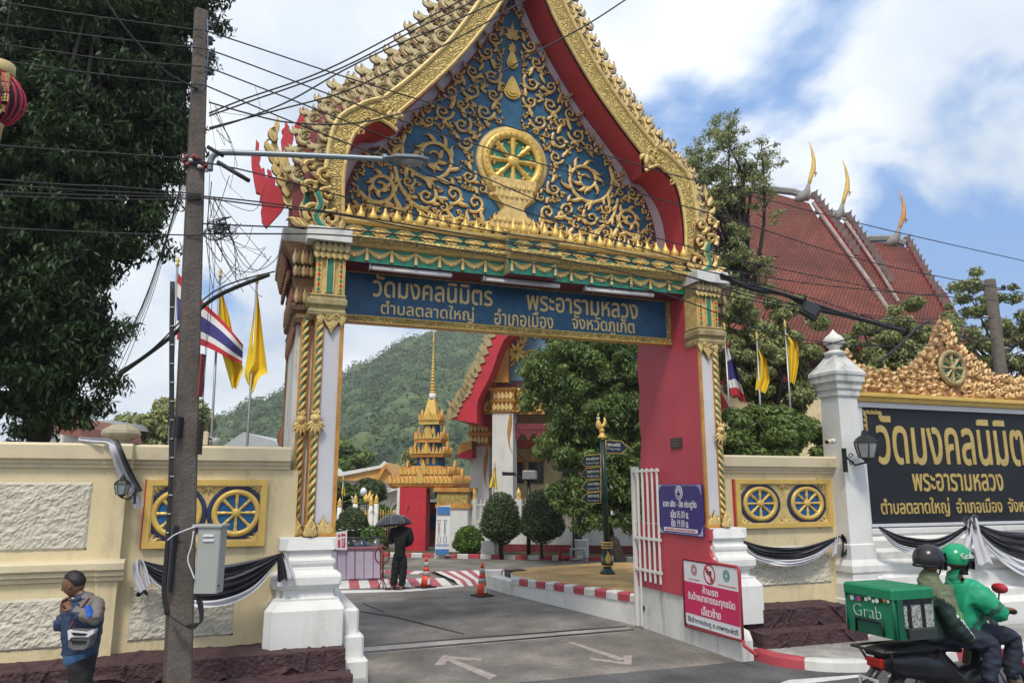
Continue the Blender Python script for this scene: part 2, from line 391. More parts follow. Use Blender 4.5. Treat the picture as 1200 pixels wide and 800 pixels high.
# ---------------------------------------------------------------- Thai scrollwork
def leaf(mb, x, z, ang, ln, curl, wd, y, h, m, ms=None, n=7, fr=None):
    pts = [(x, z)]; ws = [wd*.45]; a = ang
    for i in range(1, n+1):
        t = i/n; a = ang + curl*(-.5*math.sin(t*2.2)+1.6*t*t*t); x += math.cos(a)*ln/n; z += math.sin(a)*ln/n
        pts.append((x, z)); ws.append(wd*(.5+.9*math.sin(math.pi*min(1, t*1.25)))*(1-t)**.55 if t < 1 else .001)
    mb.stroke(pts, ws, y, h, m, ms, .3, fr)
def spiral(mb, cx, cz, R0, R1, turns, a0, sgn, wd, y, h, m, ms=None, leaves=0, lf=.5, fr=None, n=None):
    n = n or int(turns*16)+4; pts = []; ws = []
    for i in range(n+1):
        t = i/n; r = R0*(R1/R0)**t; a = a0+sgn*turns*2*math.pi*t; pts.append((cx+r*math.cos(a), cz+r*math.sin(a))); ws.append(wd*(1-.45*t))
    mb.stroke(pts, ws, y, h, m, ms, .3, fr)
    for k in range(leaves):
        t = (k+.5)/leaves*.8; r = R0*(R1/R0)**t; a = a0+sgn*turns*2*math.pi*t
        leaf(mb, cx+r*math.cos(a), cz+r*math.sin(a), a+sgn*1.32, R0*lf*(1-.45*t), sgn*1.3*(-1 if k % 3 == 2 else 1), wd*.95, y-h*.15, h, m, ms, fr=fr)
    mb.lathe_dot = None
def wheel(parent, cx, cz, y, R0, r_in, hub, m, m_disc, ns=8, rim_d=.05, spoke_w=.03, m_ring=None, ring_r=None):
    """Dharma wheel facing -Y: disc, rim, hub and every spoke its own piece"""
    def ringm(ro, ri, y0, y1, mm, n=36):
        b = MB(); a = [[(cx+r*math.cos(2*math.pi*i/n), yy, cz+r*math.sin(2*math.pi*i/n)) for r, yy in ((ri, y1), (ri, y0+.3*(y1-y0)), ((ri+ro)/2-.1*(ro-ri), y0), ((ri+ro)/2+.1*(ro-ri), y0), (ro, y0+.3*(y1-y0)), (ro, y1))] for i in range(n)]
        a.append(a[0]); b.rings([r for r in a], mm, True, cap=False); return b
    d = MB(); n = 36; d.add([(cx, y, cz)]+[(cx+(R0*.98)*math.cos(2*math.pi*i/n), y, cz+R0*.98*math.sin(2*math.pi*i/n)) for i in range(n)], [(0, 1+(i+1) % n, 1+i) for i in range(n)], m_disc)
    d.build('wheel_disc', parent)
    if m_ring: ringm(ring_r, R0*.97, y-rim_d*.25, y+.001, m_ring).build('outer_ring', parent)
    ringm(R0, r_in, y-rim_d, y, m).build('rim', parent)
    if rim_d > .05:
        b = MB()
        for k in range(30):
            a = 2*math.pi*k/30; r = (R0*.55+r_in*.45); b.box(-.012, .012, -.012, .012, -.012, .012, m, Matrix.Translation((cx+r*math.cos(a), y-rim_d-.004, cz+r*math.sin(a))) @ Matrix.Rotation(-a, 4, 'Y'))
        b.build('bead_ring', parent, kind='stuff')
    hb = MB(); pr = [(hub, 0), (hub, .5), (hub*.8, .8), (hub*.45, 1.0), (.001, 1.05)]
    hb.rings([[(cx+r*math.cos(-2*math.pi*i/14), y-rim_d*1.1*q, cz+r*math.sin(-2*math.pi*i/14)) for i in range(14)] for r, q in pr], m, True)
    hb.build('hub', parent)
    if ns:
        sm = MB(); w0, w1 = spoke_w, spoke_w*1.1
        sm.stroke([(hub*.8, 0), (hub+(r_in-hub)*.25, 0), (hub+(r_in-hub)*.5, 0), (hub+(r_in-hub)*.75, 0), (r_in*1.02, 0)], [w0*.8, w0*.75, w1*.95, w1*.8, w1*1.25], 0, rim_d*.85, m, m, .12)
        if rim_d > .05:
            for s_ in (-1, 1): leaf(sm, hub+(r_in-hub)*.68, s_*w1*.6, s_*1.0, (r_in-hub)*.3, -s_*1.0, w1*.5, 0, rim_d*.6, m)
        me = sm.mesh('spoke')
        for k in range(ns):
            o = link('spoke', me, parent); W = Matrix.Translation((cx, y-.001, cz)) @ Matrix.Rotation(-(2*math.pi*k/ns), 4, 'Y')
            o.matrix_local = world_of(parent).inverted() @ W
# ================================================================ GROUND
X0 = 4.12                                   # the gate's centre line
b = MB(); b.zprism([(-900, -60), (900, -60), (900, 900), (-900, 900)], -.06, -.04, mat('far_ground', (.16, .15, .11), .9, 0, .3, .05))
props(b.build('ground'), kind='structure')
b = MB(); b.zprism([(-60, -20), (60, -20), (60, 9.2), (9.0, 9.3), (7.3, 10.4), (-60, 9.9)], -.03, -.004, asphalt2)
props(b.build('road'), kind='structure')
b = MB(); b.zprism([(1.5, 9.2), (3.4, 9.6), (7.05, 9.58), (7.6, 9.9), (7.6, 12.), (14, 19.0), (22, 17.0), (40, 25), (25, 40), (-14, 46), (-12, 20), (1.0, 20), (1.0, 12.)], -.02, 0, asphalt)
props(b.build('driveway'), kind='structure')
def strip(name, pts_px, m, z=.004, parent=None, kind='structure'):
    b = MB(); b.zprism([tuple(atZ(*p, 0).xy) for p in pts_px], -.001, z, m); return props(b.build(name, parent), kind=kind)
strip('drain_channel', [(424, 757), (735, 734), (745, 739), (425, 766)], conc, .004)
b = MB()
for q in ([(424, 756.3), (735, 733.2), (735, 734.4), (424, 758)], [(424, 763.5), (742, 737), (743, 738.4), (424, 765.5)]):
    b.zprism([tuple(atZ(*p, 0).xy) for p in q], .001, .009, black)
props(b.build('drain_gap'), kind='structure')
strip('painted_line', [(397, 691.5), (480, 690.3), (545, 684.5), (543, 687), (480, 692.7), (397, 694.8)], paint_w, .004)
# cracks and patches that the driveway shows
for nm, q in (('joint_line', [(405, 713), (460, 721), (545, 742), (544, 743.2), (458, 722.6), (405, 714)]), ('joint_line', [(425, 706), (450, 716), (449, 717), (424, 707)])):
    strip(nm, q, mat('joint_dark', (.03, .03, .03), .9), .0035)
for nm, q in (('painted_arrow', [(509, 779), (519, 768), (526, 768), (522, 779)]), ('painted_arrow', [(522, 769), (583, 792), (574, 796), (519, 772)]), ('painted_arrow', [(524, 769), (566, 772), (564, 774.5), (524, 771.5)]),
              ('painted_arrow', [(664, 752.5), (671, 752.5), (734, 772), (725, 774)]), ('painted_arrow', [(691, 771), (740, 776.5), (740, 779), (692, 773)]), ('painted_arrow', [(731, 768), (741, 768), (740, 778), (731, 777)])):
    strip(nm, q, paint_wf, .005+.0009*(q[0][0] % 7))
strip('lane_mark', [(915, 800), (925, 796.5), (1006, 790.5), (1011, 792.5), (935, 802)], paint_w, .006)
strip('lane_mark', [(1040, 792), (1055, 788), (1075, 787), (1068, 792)], paint_w, .006)

# pavement on the left, where the man stands
b = MB(); b.zprism([(-12, 6.9), (1.0, 6.9), (1.55, 7.6), (1.66, 9.6), (1.66, 10.2), (-12, 10.2)], -.03, .12, conc)
props(b.build('pavement'), kind='structure')
# right-hand corner pavement with its painted kerb
pk = MB(); kpts = [(882, 771), (905, 778), (935, 783), (975, 786.5), (1015, 786.5), (1045, 785), (1060, 782)]
pk.zprism([tuple((atZ(*p)+Vector((.02, .13, 0))).xy) for p in kpts]+[(9.6, 8.75), (14, 8.6), (22, 8.4), (22, 9.85), (7.55, 9.9)], -.02, .11, conc)
pv = props(pk.build('pavement'), kind='structure')
kb = resample(smooth_path([tuple(atZ(*p)) for p in kpts+[(1110, 775), (1170, 768), (1260, 764)]]), 40)
for i in range(0, 38, 6):
    seg = kb[i:i+7]; k = MB(); rr = []
    for j, p in enumerate(seg):
        q = kb[min(i+j+1, 39)]-kb[max(i+j-1, 0)]; q.z = 0; q.normalize(); nn = Vector((-q.y, q.x, 0)); jj = .012 if j in (0, len(seg)-1) else 0
        rr.append([tuple(p-nn*(.02-jj)+Vector((0, 0, -.01))), tuple(p-nn*(.0-jj)+Vector((0, 0, .11))), tuple(p+nn*.03+Vector((0, 0, .145-jj))), tuple(p+nn*.15+Vector((0, 0, .145-jj))), tuple(p+nn*.17+Vector((0, 0, -.01)))])
    k.rings(rr, (paint_r, paint_w)[(i//6) % 2]); k.build('kerb_stone', pv)

# raised island behind the gate: white retaining wall, painted kerb blocks, ochre floor
def lerp(a, b_, t): return a+(b_-a)*t
IZ = .45
ip = [(583, 680), (600, 676)]
kerbA = Vector((6.16, 16.9, 0)); kerbB = Vector((7.02, 12.35, 0))
isl = [(6.16, 16.9), (7.02, 12.3), (7.02, 12.2), (9.5, 12.2), (16, 15.5), (12.4, 18.2), (9.3, 18.7), (7.2, 18.3), (6.3, 17.4)]
b = MB(); b.zprism(isl, -.02, IZ, ochre_g, white); isl_o = props(b.build('island'), kind='structure')
dv = (kerbB-kerbA); nk = 13
hz0, hz1 = .33, .53
for i in range(nk):
    t0, t1 = i/nk, (i+1)/nk; rr = []
    for t in (t0+.004, t1-.004):
        p = kerbA+dv*t; q = dv.normalized(); nn = Vector((-q.y, q.x, 0)); nn = -nn if nn.x > 0 else nn; z = lerp(.40, .56, t)
        rr.append([tuple(p+nn*.03+Vector((0, 0, z-.15))), tuple(p+nn*.035+Vector((0, 0, z-.03))), tuple(p+nn*.01+Vector((0, 0, z))), tuple(p-nn*.17+Vector((0, 0, z))), tuple(p-nn*.19+Vector((0, 0, z-.15)))])
    k = MB(); k.rings(rr, (paint_w, paint_r)[i % 2]); k.build('kerb_stone', isl_o)
# lower white nose of the island with its step and drain mouth
b = MB(); A = atZ(581, 689); Bq = atZ(640, 703)
b.zprism([(6.0, 18.15), (6.12, 16.9), (6.5, 16.9), (6.9, 18.2)], -.01, .30, white_old); b.zprism([(5.98, 18.5), (5.98, 18.15), (6.3, 18.1), (6.5, 18.5)], -.01, .42, white)
b.build('stepped_end', isl_o)
b = MB(); b.box(6.35, 6.8, 17.6, 18.0, .28, .46, black); b.build('drain_mouth', isl_o)

# far kerb, lawn, striped ramps
E1 = Vector((.85, -.52, 0)).normalized(); E2 = Vector((.52, .85, 0)).normalized(); O = Vector((6.2, 26.6, 0))
def loc(a, c, z=0): return O+E1*a+E2*c+Vector((0, 0, z))
def atF(px, py, c): return atP(px, py, loc(0, c), E2)       # on the plane c metres behind the far kerb
def fa(px, py, c): v = atF(px, py, c)-O; return v.dot(E1), v.z
b = MB(); b.zprism([tuple(loc(x, y).xy) for x, y in ((-2.0, .12), (12, .12), (12, 1.6), (-2, 1.6))], -.02, .11, mat('lawn_soil', (.07, .09, .03), .95))
lawn = props(b.build('lawn'), kind='structure')
for i in range(34):
    a0 = -2.0+i*.42; k = MB()
    if a0 > 12: break
    T = Matrix.Translation(loc(a0, 0)) @ Matrix.Rotation(math.atan2(E1.y, E1.x), 4, 'Z'); k.box(.006, .414, 0, .15, -.02, .15, (paint_w, paint_r)[i % 2], T, .02); k.build('kerb_stone', lawn)
# striped crossing
def striped(name, c0, c1, c2, c3, n, z0, zt, lab=None):
    """quad c0-c1 (near), c3-c2 (far) cut into stripes running from near to far"""
    c0, c1, c2, c3 = map(Vector, (c0, c1, c2, c3))
    g = MB()
    for i in range(n):
        a, b_ = i/n, (i+1)/n; rows = []
        for t, z in ((0, z0), (.16, zt), (.84, zt), (1, z0)):
            p, q = c0.lerp(c3, t), c1.lerp(c2, t); u, v = p.lerp(q, a), p.lerp(q, b_); u.z = v.z = z; rows.append((tuple(u), tuple(v)))
        vs = [p for r_ in rows for p in r_]; g.add(vs, [(k*2, k*2+1, k*2+3, k*2+2) for k in range(3)], (paint_w, paint_rw)[i % 2])
    o = g.build(name); return props(o, kind='structure')
striped('striped_ramp', atZ(538, 686), atZ(613, 688), atZ(600, 667), atZ(505, 671), 13, .006, .09)
striped('striped_crossing', atZ(397, 690), atZ(530, 686), atZ(520, 677), atZ(397, 679), 11, .006, .012)
striped('striped_crossing', atZ(440, 671), atZ(500, 673), atZ(510, 669), atZ(440, 667.5), 6, .006, .012)

# ================================================================ WALLS
YL, YR, ZB = 10.4, 10.6, .46
def vor(x, z, sc_, seed=0):
    xi, zi = math.floor(x*sc_), math.floor(z*sc_); d = []
    for a in (-1, 0, 1):
        for c in (-1, 0, 1):
            h = math.sin((xi+a)*127.1+(zi+c)*311.7+seed)*43758.5453; h2 = math.sin((xi+a)*269.5+(zi+c)*183.3+seed)*43758.5453
            px_, pz_ = xi+a+.5+.42*(2*(h-math.floor(h))-1), zi+c+.5+.42*(2*(h2-math.floor(h2))-1); d.append((math.hypot(x*sc_-px_, z*sc_-pz_)))
    d.sort(); return d[1]-d[0], d[0]
from mathutils import noise as mn
def nz(x, y, z=0): return mn.noise(Vector((x, y, z)))
def stone_tier(x0, x1, yf, yb, z0, z1, seed, parent):
    b = MB(); nu = int((x1-x0)/.021); nv = max(8, int((z1-z0)/.018)); nw = 14; L_ = nv+nw
    def fn(u, v):
        x = x0+(x1-x0)*u; k = v*L_
        e, d = vor(x+nz(x*2, k*.04)*.3, (k*.02)+nz(x*2, 5)*.15, 2.3, seed); rel = .042*max(0, 1-e/.10)**.7+.010*nz(x*5, k*.12, seed)+.010*nz(x*24, k*.45)+.006*nz(x*50, k*.9)
        edge = .5-.5*math.cos(min(1, min(u, 1-u)*14)*math.pi)
        if k <= nv: return (x, yf-rel+.012*(1-edge), z0+(z1-z0)*k/nv-(rel*.3 if k == nv else 0))
        t = (k-nv)/nw; return (x, yf+(yb-yf)*t, z1+rel*.6*(1-t*.5)+.012*nz(x*5, t*5))
    b.grid(fn, nu, L_, stone, smooth=False)
    for xx, s_ in ((x0, -1), (x1, 1)):
        def fs(u, v):
            y = yf+(yb-yf)*u; z = z0+(z1-z0)*v; e, d = vor(y, z, 2.6, seed+5); return (xx+s_*(.03*max(0, 1-e/.13)+.015*nz(y*8, z*8, seed))*(1 if 0 < u < 1 and 0 < v < 1 else 0), y, z)
        b.grid(fs, 14, nv, stone, smooth=True)
    b.build('stone_course', parent)
def rough_panel(x0, x1, z0, z1, y, parent):
    b = MB(); nu = int((x1-x0)/.028); nv = int((z1-z0)/.028)
    def fn(u, v):
        x, z = x0+(x1-x0)*u, z0+(z1-z0)*v; e = min(u*nu, (1-u)*nu, v*nv, (1-v)*nv)
        if e < .5: return (x+.006*nz(x*30, z*30), y, z+.008*nz(z*31, x*33, 4))
        n_ = .5*nz(x*11, z*13, 1)+.6*nz(x*27, z*30, 2); return (x, y-.022-.028*n_*min(1, e/2), z)
    b.grid(fn, nu, nv, rough_p, smooth=False); b.build('rough_plaster_panel', parent)
def wheel_panel(x0, x1, z0, z1, y, parent, kx=1.):
    xmid = (x0+x1)/2; x0, x1 = xmid-(xmid-x0)/kx, xmid+(x1-xmid)/kx
    p = bpy.data.objects.new('wheel_panel', None)
    f = MB(); W = .07
    for a, c, d, e in ((x0, x1, z1-W, z1), (x0, x1, z0, z0+W), (x0, x0+W, z0+W, z1-W), (x1-W, x1, z0+W, z1-W)):
        f.box(a, c, y-.07, y, d, e, gold_flat)
    i = .085
    for a, c, d, e in ((x0+W, x1-W, z1-i, z1-W), (x0+W, x1-W, z0+W, z0+i), (x0+W, x0+i, z0+i, z1-i), (x1-i, x1-W, z0+i, z1-i)): f.box(a, c, y-.05, y-.001, d, e, gold)
    f.box(x0+.04, x1-.04, y-.012, y-.002, z0+.04, z1-.04, gold)
    f.box(x0-.02, x0-.001, y-.035, y-.001, z0-.004, z1+.004, redp)
    fo = f.build('wheel_panel', parent)
    r = (z1-z0)/2-.085; xm = (x0+x1)/2; q = (x1-x0)*.245
    for s_ in (-1, 1):
        wheel(fo, xm+s_*q, (z0+z1)/2, y-.014, r*.90, r*.69, r*.18, gold_flat, bluei, 8, .04, .018, navy, r*1.07)
    for cx in (x0+.13, xm, x1-.13):
        for sz in (-1, 1):
            g = MB(); n_ = 5; zc = (z0+z1)/2+sz*(z1-z0)/2*.72; d0 = -sz*math.pi/2
            if cx == xm:
                for a in (-1.1, -.5, 0, .5, 1.1): leaf(g, cx, zc+sz*.09, d0+a, .17-.03*abs(a), a*1.2, .022, y-.02, .035, gold)
            else:
                s2 = 1 if cx < xm else -1
                for a in (-.5, .1, .7, 1.3): leaf(g, cx-s2*.03, zc+sz*.08, (0 if s2 > 0 else math.pi)+(-sz*a*s2), .15, .9*sz*s2, .02, y-.02, .035, gold)
            g.build('leaf_ornament', fo)
    if kx != 1: fo.scale = (kx, 1, 1); fo.location.x = (xmid-parent.location.x)*(1-kx)
def coping(b, x0, x1, yf, z0=2.70, m=None):
    prof = [(0, z0), (.035, z0+.01), (.035, z0+.055), (.065, z0+.06), (.065, z0+.10), (.12, z0+.115), (.13, z0+.27), (.09, z0+.30)]
    v = []; n_ = len(prof)
    rr = [[(x, yf-o, z) for o, z in prof]+[(x, yf+.22, z0+.30), (x, yf+.22, z0)] for x in (x0, x1)]
    b.rings(rr, m or cream_cap)

wallL = thing('boundary_wall', 'long cream wall left of the gate with rough plaster panels and a gilded two-wheel panel', 'wall', (-2, 10.5, 0))
b = MB(); b.box(-9, -1.30, YL-.13, YL+.2, .1, 2.70, cream); b.box(-1.31, .75, YL, YL+.2, .1, 2.70, cream); b.build('wall_body', wallL)
b = MB(); coping(b, -9, -1.50, YL-.13); coping(b, -1.27, .64, YL); b.build('coping', wallL)
# pier that steps forward beside the panel, with its belt and the cap on top
b = MB(); b.box(-1.50, -1.27, YL-.17, YL+.02, .1, 2.702, cream); b.build('pier', wallL)
b = MB(); coping(b, -1.54, -1.23, YL-.17); b.build('pier_coping', wallL)
b = MB(); bx0, bx1 = -9, -1.62
rp = [(0, 1.38), (.05, 1.40), (.05, 1.44), (.09, 1.46), (.09, 1.50), (.13, 1.53), (.13, 1.60), (.10, 1.63), (0, 1.64)]
b.rings([[(x, YL-.13-o, z) for o, z in rp] for x in (-9, -1.50)], cream_cap)
b.rings([[(-1.50, YL-.17-o, z) for o, z in rp], [(-1.27, YL-.17-o, z) for o, z in rp]], cream_cap)
b.rings([[(-1.27, YL-.17-o, z) for o, z in rp], [(-1.20, YL-.17-o*.9, z) for o, z in rp], ], cream_cap)
b.build('belt_moulding', wallL)
b = MB(); c = (-1.40, YL-.05)
b.lathe([(.15, 2.98), (.11, 3.03), (.12, 3.05), (.22, 3.10), (.235, 3.13), (.22, 3.17), (.13, 3.23), (.11, 3.24)], mat('old_cap_stone', (.42, .36, .26), .85, 0, .3, 4, .5, 20, dirt=.7, dirtc=(.14, .12, .09), dscale=4), (c[0], c[1], 0), 8, False, math.pi/8)
b.build('pier_cap', wallL)
rough_panel(-5.4, -1.64, 1.75, 2.54, YL-.13, wallL); rough_panel(-5.4, -1.64, .66, 1.22, YL-.13, wallL)
rough_panel(-1.13, .06, .66, 1.28, YL, wallL)
wheel_panel(-1.06, .37, 1.74, 2.57, YL, wallL)
plL = thing('stone_plinth', 'dark maroon two-step stone plinth with raised veins under the left cream wall', 'plinth', (-2, 9.9, .1))
stone_tier(-7, 1.37, 9.72, YL+.05, .28, .58-.04, 1, plL); stone_tier(-7, 1.42, 9.36, 9.74, .1, .30, 9, plL)

wallR = thing('boundary_wall', 'short cream wall between gate and white pillar with a gilded two-wheel panel', 'wall', (8.7, 10.7, 0))
b = MB(); b.box(7.35, 9.98, YR, YR+.2, .1, 2.70, cream); b.build('wall_body', wallR)
b = MB(); coping(b, 7.52, 10.0, YR, m=cream_cap); b.build('coping', wallR)
rough_panel(8.05, 9.70, .86, 1.50, YR, wallR); wheel_panel(7.80, 9.80, 1.80, 2.60, YR, wallR, 1.24)
plR = thing('stone_plinth', 'dark maroon two-step stone plinth under the short wall right of the gate', 'plinth', (8.4, 9.9, .1))
stone_tier(7.5, 9.42, 10.02, YR+.03, .30, .60, 3, plR); stone_tier(7.5, 9.5, 9.68, 10.04, .08, .32, 5, plR)

# white pillar with finial, at the end of the name wall
pil = thing('white_pillar', 'tall white square pillar with a stepped cap and bulb finial beside the black name board', 'pillar', (9.98, 10.5, 0))
cx, cy = 10.15, 10.55
b = MB()
def sq(prof, m, cx=cx, cy=cy):
    b.rings([[(cx-r, cy-r, z), (cx+r, cy-r, z), (cx+r, cy+r, z), (cx-r, cy+r, z)] for r, z in prof], m)
sq([(0.361, .0), (0.361, .60), (0.344, .62), (0.344, .85), (0.311, .95), (0.311, 1.02), (0.336, 1.06), (0.336, 1.16), (0.277, 1.26), (0.277, 1.5), (0.260, 1.52)], white); b.build('pedestal', pil)
b = MB(); sq([(0.252, 1.52), (0.214, 4.05)], white); b.build('shaft', pil)
b = MB(); sq([(0.227, 4.05), (0.252, 4.08), (0.252, 4.16), (0.281, 4.20), (0.281, 4.28), (0.323, 4.33), (0.323, 4.42), (0.344, 4.45), (0.344, 4.50), (0.210, 4.68), (0.126, 4.82)], white_old); b.build('cap', pil)
b = MB(); b.lathe([(.16, 4.82), (.19, 4.86), (.19, 4.89), (.10, 4.93), (.09, 4.97), (.18, 5.05), (.19, 5.12), (.14, 5.19), (.07, 5.24), (.03, 5.29), (.001, 5.33)], white, (cx, cy, 0), 16); b.build('finial', pil)

# name wall: black board in white moulding with carved gold crest
nw = thing('name_wall', 'black temple name board with gold Thai lettering under a carved golden crest', 'sign wall', (13.4, 10.8, 0))
YB = 10.5; bx0, bx1 = 10.58, 17.2; bz0, bz1 = 1.83, 3.90
b = MB()
b.box(10.33, 17.6, YB+.13, YB+.5, .1, 4.0, white)
prof = [(.60, 0), (.60, .45), (.50, .55), (.50, .66), (.42, .72), (.42, .95), (.35, 1.0), (.38, 1.06), (.38, 1.16), (.28, 1.24), (.28, 1.36), (.22, 1.42), (.22, 1.55), (.14, 1.62), (.17, 1.66), (.17, 1.74), (.1, 1.78), (.02, 1.80)]
b.rings([[(x, YB+.12-o, z) for o, z in prof]+[(x, YB+.3, 1.80), (x, YB+.3, 0)] for x in (10.36, 17.6)], white)
b.build('wall_body', nw)
b = MB(); b.box(bx0, bx1, YB, YB+.12, bz0, bz1, mat('black_board', (.009, .010, .013), .55, 0, .4, 2, dirt=.15, dirtc=(.05, .05, .05))); brd = b.build('board', nw)
b = MB()
for a, c, d, e, p_ in ((bx0-.25, bx1+.25, bz1+.002, 3.99, .06), (bx0-.25, bx0-.002, bz0, bz1, .04), (bx0-.25, bx1+.2, bz0-.05, bz0-.002, .05)): b.box(a, c, YB-p_, YB+.13, d, e, frame_w)
b.build('white_frame', nw)
b = MB(); b.rings([[(x, YB-o, z) for o, z in ((.05, 3.992), (.12, 4.01), (.13, 4.07), (.19, 4.09), (.19, 4.14), (.1, 4.17))]+[(x, YB+.35, 4.17), (x, YB+.35, 3.992)] for x in (10.30, 17.5)], gold_flat); b.build('gold_moulding', nw)
def bt(s, px0, px1, py, pyh, name='lettering', y=YB-.002, m=None):
    p0, p1 = atY(px0, py, y), atY(px1, py, y); h = None
    t = MB(); w_ = p1.x-p0.x; zc = (p0.z+p1.z)/2
    text(t, s, m or mat('lettering_gold', (.58, .42, .14), .4, .3, .2, 8), ((p0.x+p1.x)/2, y, zc), (1, 0, 0), (0, 0, 1), w_, pyh, .025, .014, nw)
pL = atY(1027, 520, YB).x; pR = atY(1207, 520, YB).x
bt('วัดมงคลนิมิตร', 1027, 1214, 515, .98); bt('พระอารามหลวง', 1069, 1175, 565, .33); bt('ตำบลตลาดใหญ่  อำเภอเมือง  จังหวัดภูเก็ต', 1032, 1236, 594, .38)
for s_, xx in ((1, bx0+.02), (-1, bx1-.02)):
    t = MB()
    for k in range(4): leaf(t, xx+s_*.1*k, bz1-.05, (-.3 if s_ > 0 else math.pi+.3), .2, s_*1.2, .02, YB-.002, .03, gold)
    for k in range(4): leaf(t, xx+s_*.03, bz1-.1-.1*k, -1.2 if s_ > 0 else math.pi+1.2, .18, -s_*1.2, .02, YB-.002, .03, gold)
    t.build('corner_ornament', nw)
# crest: outline, then many scrolls
cx = 12.93
out = [(-2.62, 4.17), (-2.60, 4.95), (-2.42, 4.75), (-2.2, 4.62), (-1.9, 4.58), (-1.4, 4.60), (-1.05, 4.66), (-.75, 4.86), (-.45, 5.10), (-.24, 5.3), (-.1, 5.58), (0, 5.72)]
poly = [(cx+x, z) for x, z in out]+[(cx-x, z) for x, z in out[::-1][1:]]+[(cx+4.4, 4.62), (cx+4.4, 4.17)]
poly = [(cx+x, z) for x, z in out]+[(cx+.1, 5.58), (cx+.24, 5.3), (cx+.5, 5.08), (cx+.8, 4.84), (cx+1.1, 4.66), (cx+1.7, 4.6), (cx+2.4, 4.66), (cx+4.4, 4.9), (cx+4.4, 4.17)]
cg = mat('crest_gold', (.74, .55, .26), .5, .1, .4, 8, .3, 40, c2=(.58, .34, .18), dirt=.25, dirtc=(.30, .08, .07), dscale=6)
b = MB(); b.prism([(x, z-.03 if z > 4.2 else z) for x, z in poly], YB+.02, YB+.22, mat('crest_ground', (.42, .22, .11), .7, 0, .4, 10)); cb = b.build('crest_board', nw)
def inside(poly, x, z):
    c_ = False; j = len(poly)-1
    for i in range(len(poly)):
        if (poly[i][1] > z) != (poly[j][1] > z) and x < (poly[j][0]-poly[i][0])*(z-poly[i][1])/(poly[j][1]-poly[i][1])+poly[i][0]: c_ = not c_
        j = i
    return c_
rr = random.Random(3); cand = []
for k in range(1500):
    x, z = rr.uniform(cx-2.6, cx+2.7), rr.uniform(4.2, 5.6)
    if inside(poly, x, z) and math.hypot(x-cx, z-4.74) > .42 and all(math.hypot(x-a, z-c_) > .125 for a, c_ in cand): cand.append((x, z))
for x, z in cand[:150]:
    g = MB(); s_ = 1 if x > cx else -1; a = math.atan2(z-4.3, (x-cx))+rr.uniform(-.7, .7)
    spiral(g, x, z, .085, .022, 1.1, a+math.pi, -s_, .019, YB+.02, .06+rr.random()*.03, cg, cg, 0)
    leaf(g, x, z, a, .2, s_*1.5, .03, YB+.015, .075, cg); leaf(g, x, z, a+1.1*s_, .15, s_*1.2, .022, YB+.01, .07, cg)
    g.build('scroll_ornament', cb)
for i in range(len(out)-1):            # flame edge along the outline
    for s_ in (-1, 1):
        for q in (.0, .5):
            x, z = lerp(out[i][0], out[i+1][0], q), lerp(out[i][1], out[i+1][1], q)
            if i == 0 and s_ < 0: continue
            g = MB(); leaf(g, cx-s_*x*1.0, z-.05, math.pi/2 - s_*.5, .16, s_*1.3, .03, YB+.05, .08, cg); leaf(g, cx-s_*x, z-.05, math.pi/2+s_*.6, .13, -s_*1.3, .024, YB+.04, .07, cg)
            g.build('flame_ornament', cb) if i % 2 == 0 or q else None
b = MB(); b.lathe([(.05, 5.55), (.055, 5.62), (.03, 5.70), (.012, 5.78), (.001, 5.84)], gold_red, (cx, YB+.1, 0), 8); b.build('crest_tip', cb)
wheel(cb, cx, 4.74, YB-.02, .36, .26, .07, gold_old, green, 8, .07, .028)
# ================================================================ THE GATE
gate = thing('temple_gate', 'ornate gilded temple gate with pointed blue gable, Dharma wheel and blue name sign', 'gate', (X0, 11.2, 0))
YF, YS, YP = 10.54, 11.09, 11.38
def G2(u, z): return (X0+u, z)
IN = [(0, 11.75), (.34, 10.8), (.62, 10.22), (1.15, 9.38), (1.70, 8.68), (2.17, 8.15), (2.17, 7.85), (2.32, 7.95), (2.5, 7.98), (2.82, 7.68), (2.94, 7.05), (2.92, 6.32)]
OUT = [(0, 12.45), (.58, 11.0), (.88, 10.38), (1.38, 9.55), (1.92, 8.87), (2.38, 8.38), (2.45, 8.34), (2.55, 8.30), (2.72, 8.2), (3.08, 7.85), (3.2, 7.1), (3.18, 6.32)]
def sm2(pts, k=5):
    """smooth each run between the sharp points"""
    return [(p.x, p.y) for p in smooth_path([(a, b, 0) for a, b in pts], k)]
WT = [(0, 11.75), (.36, 10.88), (.66, 10.32), (1.25, 9.42), (1.80, 8.75), (2.28, 8.2), (2.36, 8.02), (2.5, 7.99), (2.62, 7.95), (2.92, 7.55), (3.05, 7.05), (3.03, 6.32)]
INs = sm2(IN[:6], 5)+sm2(IN[6:], 5); WTs = sm2(WT[:6], 5)+sm2(WT[6:], 5); OUTs = sm2(OUT[:6], 5)+sm2(OUT[6:], 5)
def off_curve(cv, d):
    o = []
    for i in range(len(cv)):
        a, c = cv[max(i-1, 0)], cv[min(i+1, len(cv)-1)]; tx, tz = c[0]-a[0], c[1]-a[1]; l = math.hypot(tx, tz) or 1
        o.append((cv[i][0]-tz/l*d, cv[i][1]+tx/l*d))
    return o
OC = sm2([OUT[0]]+OUT[1:6]+OUT[8:], 6)
OC2 = [(max(0, x), z) for x, z in off_curve(OC, .5)]; OC2[0] = (0, OC2[0][1]+.2)
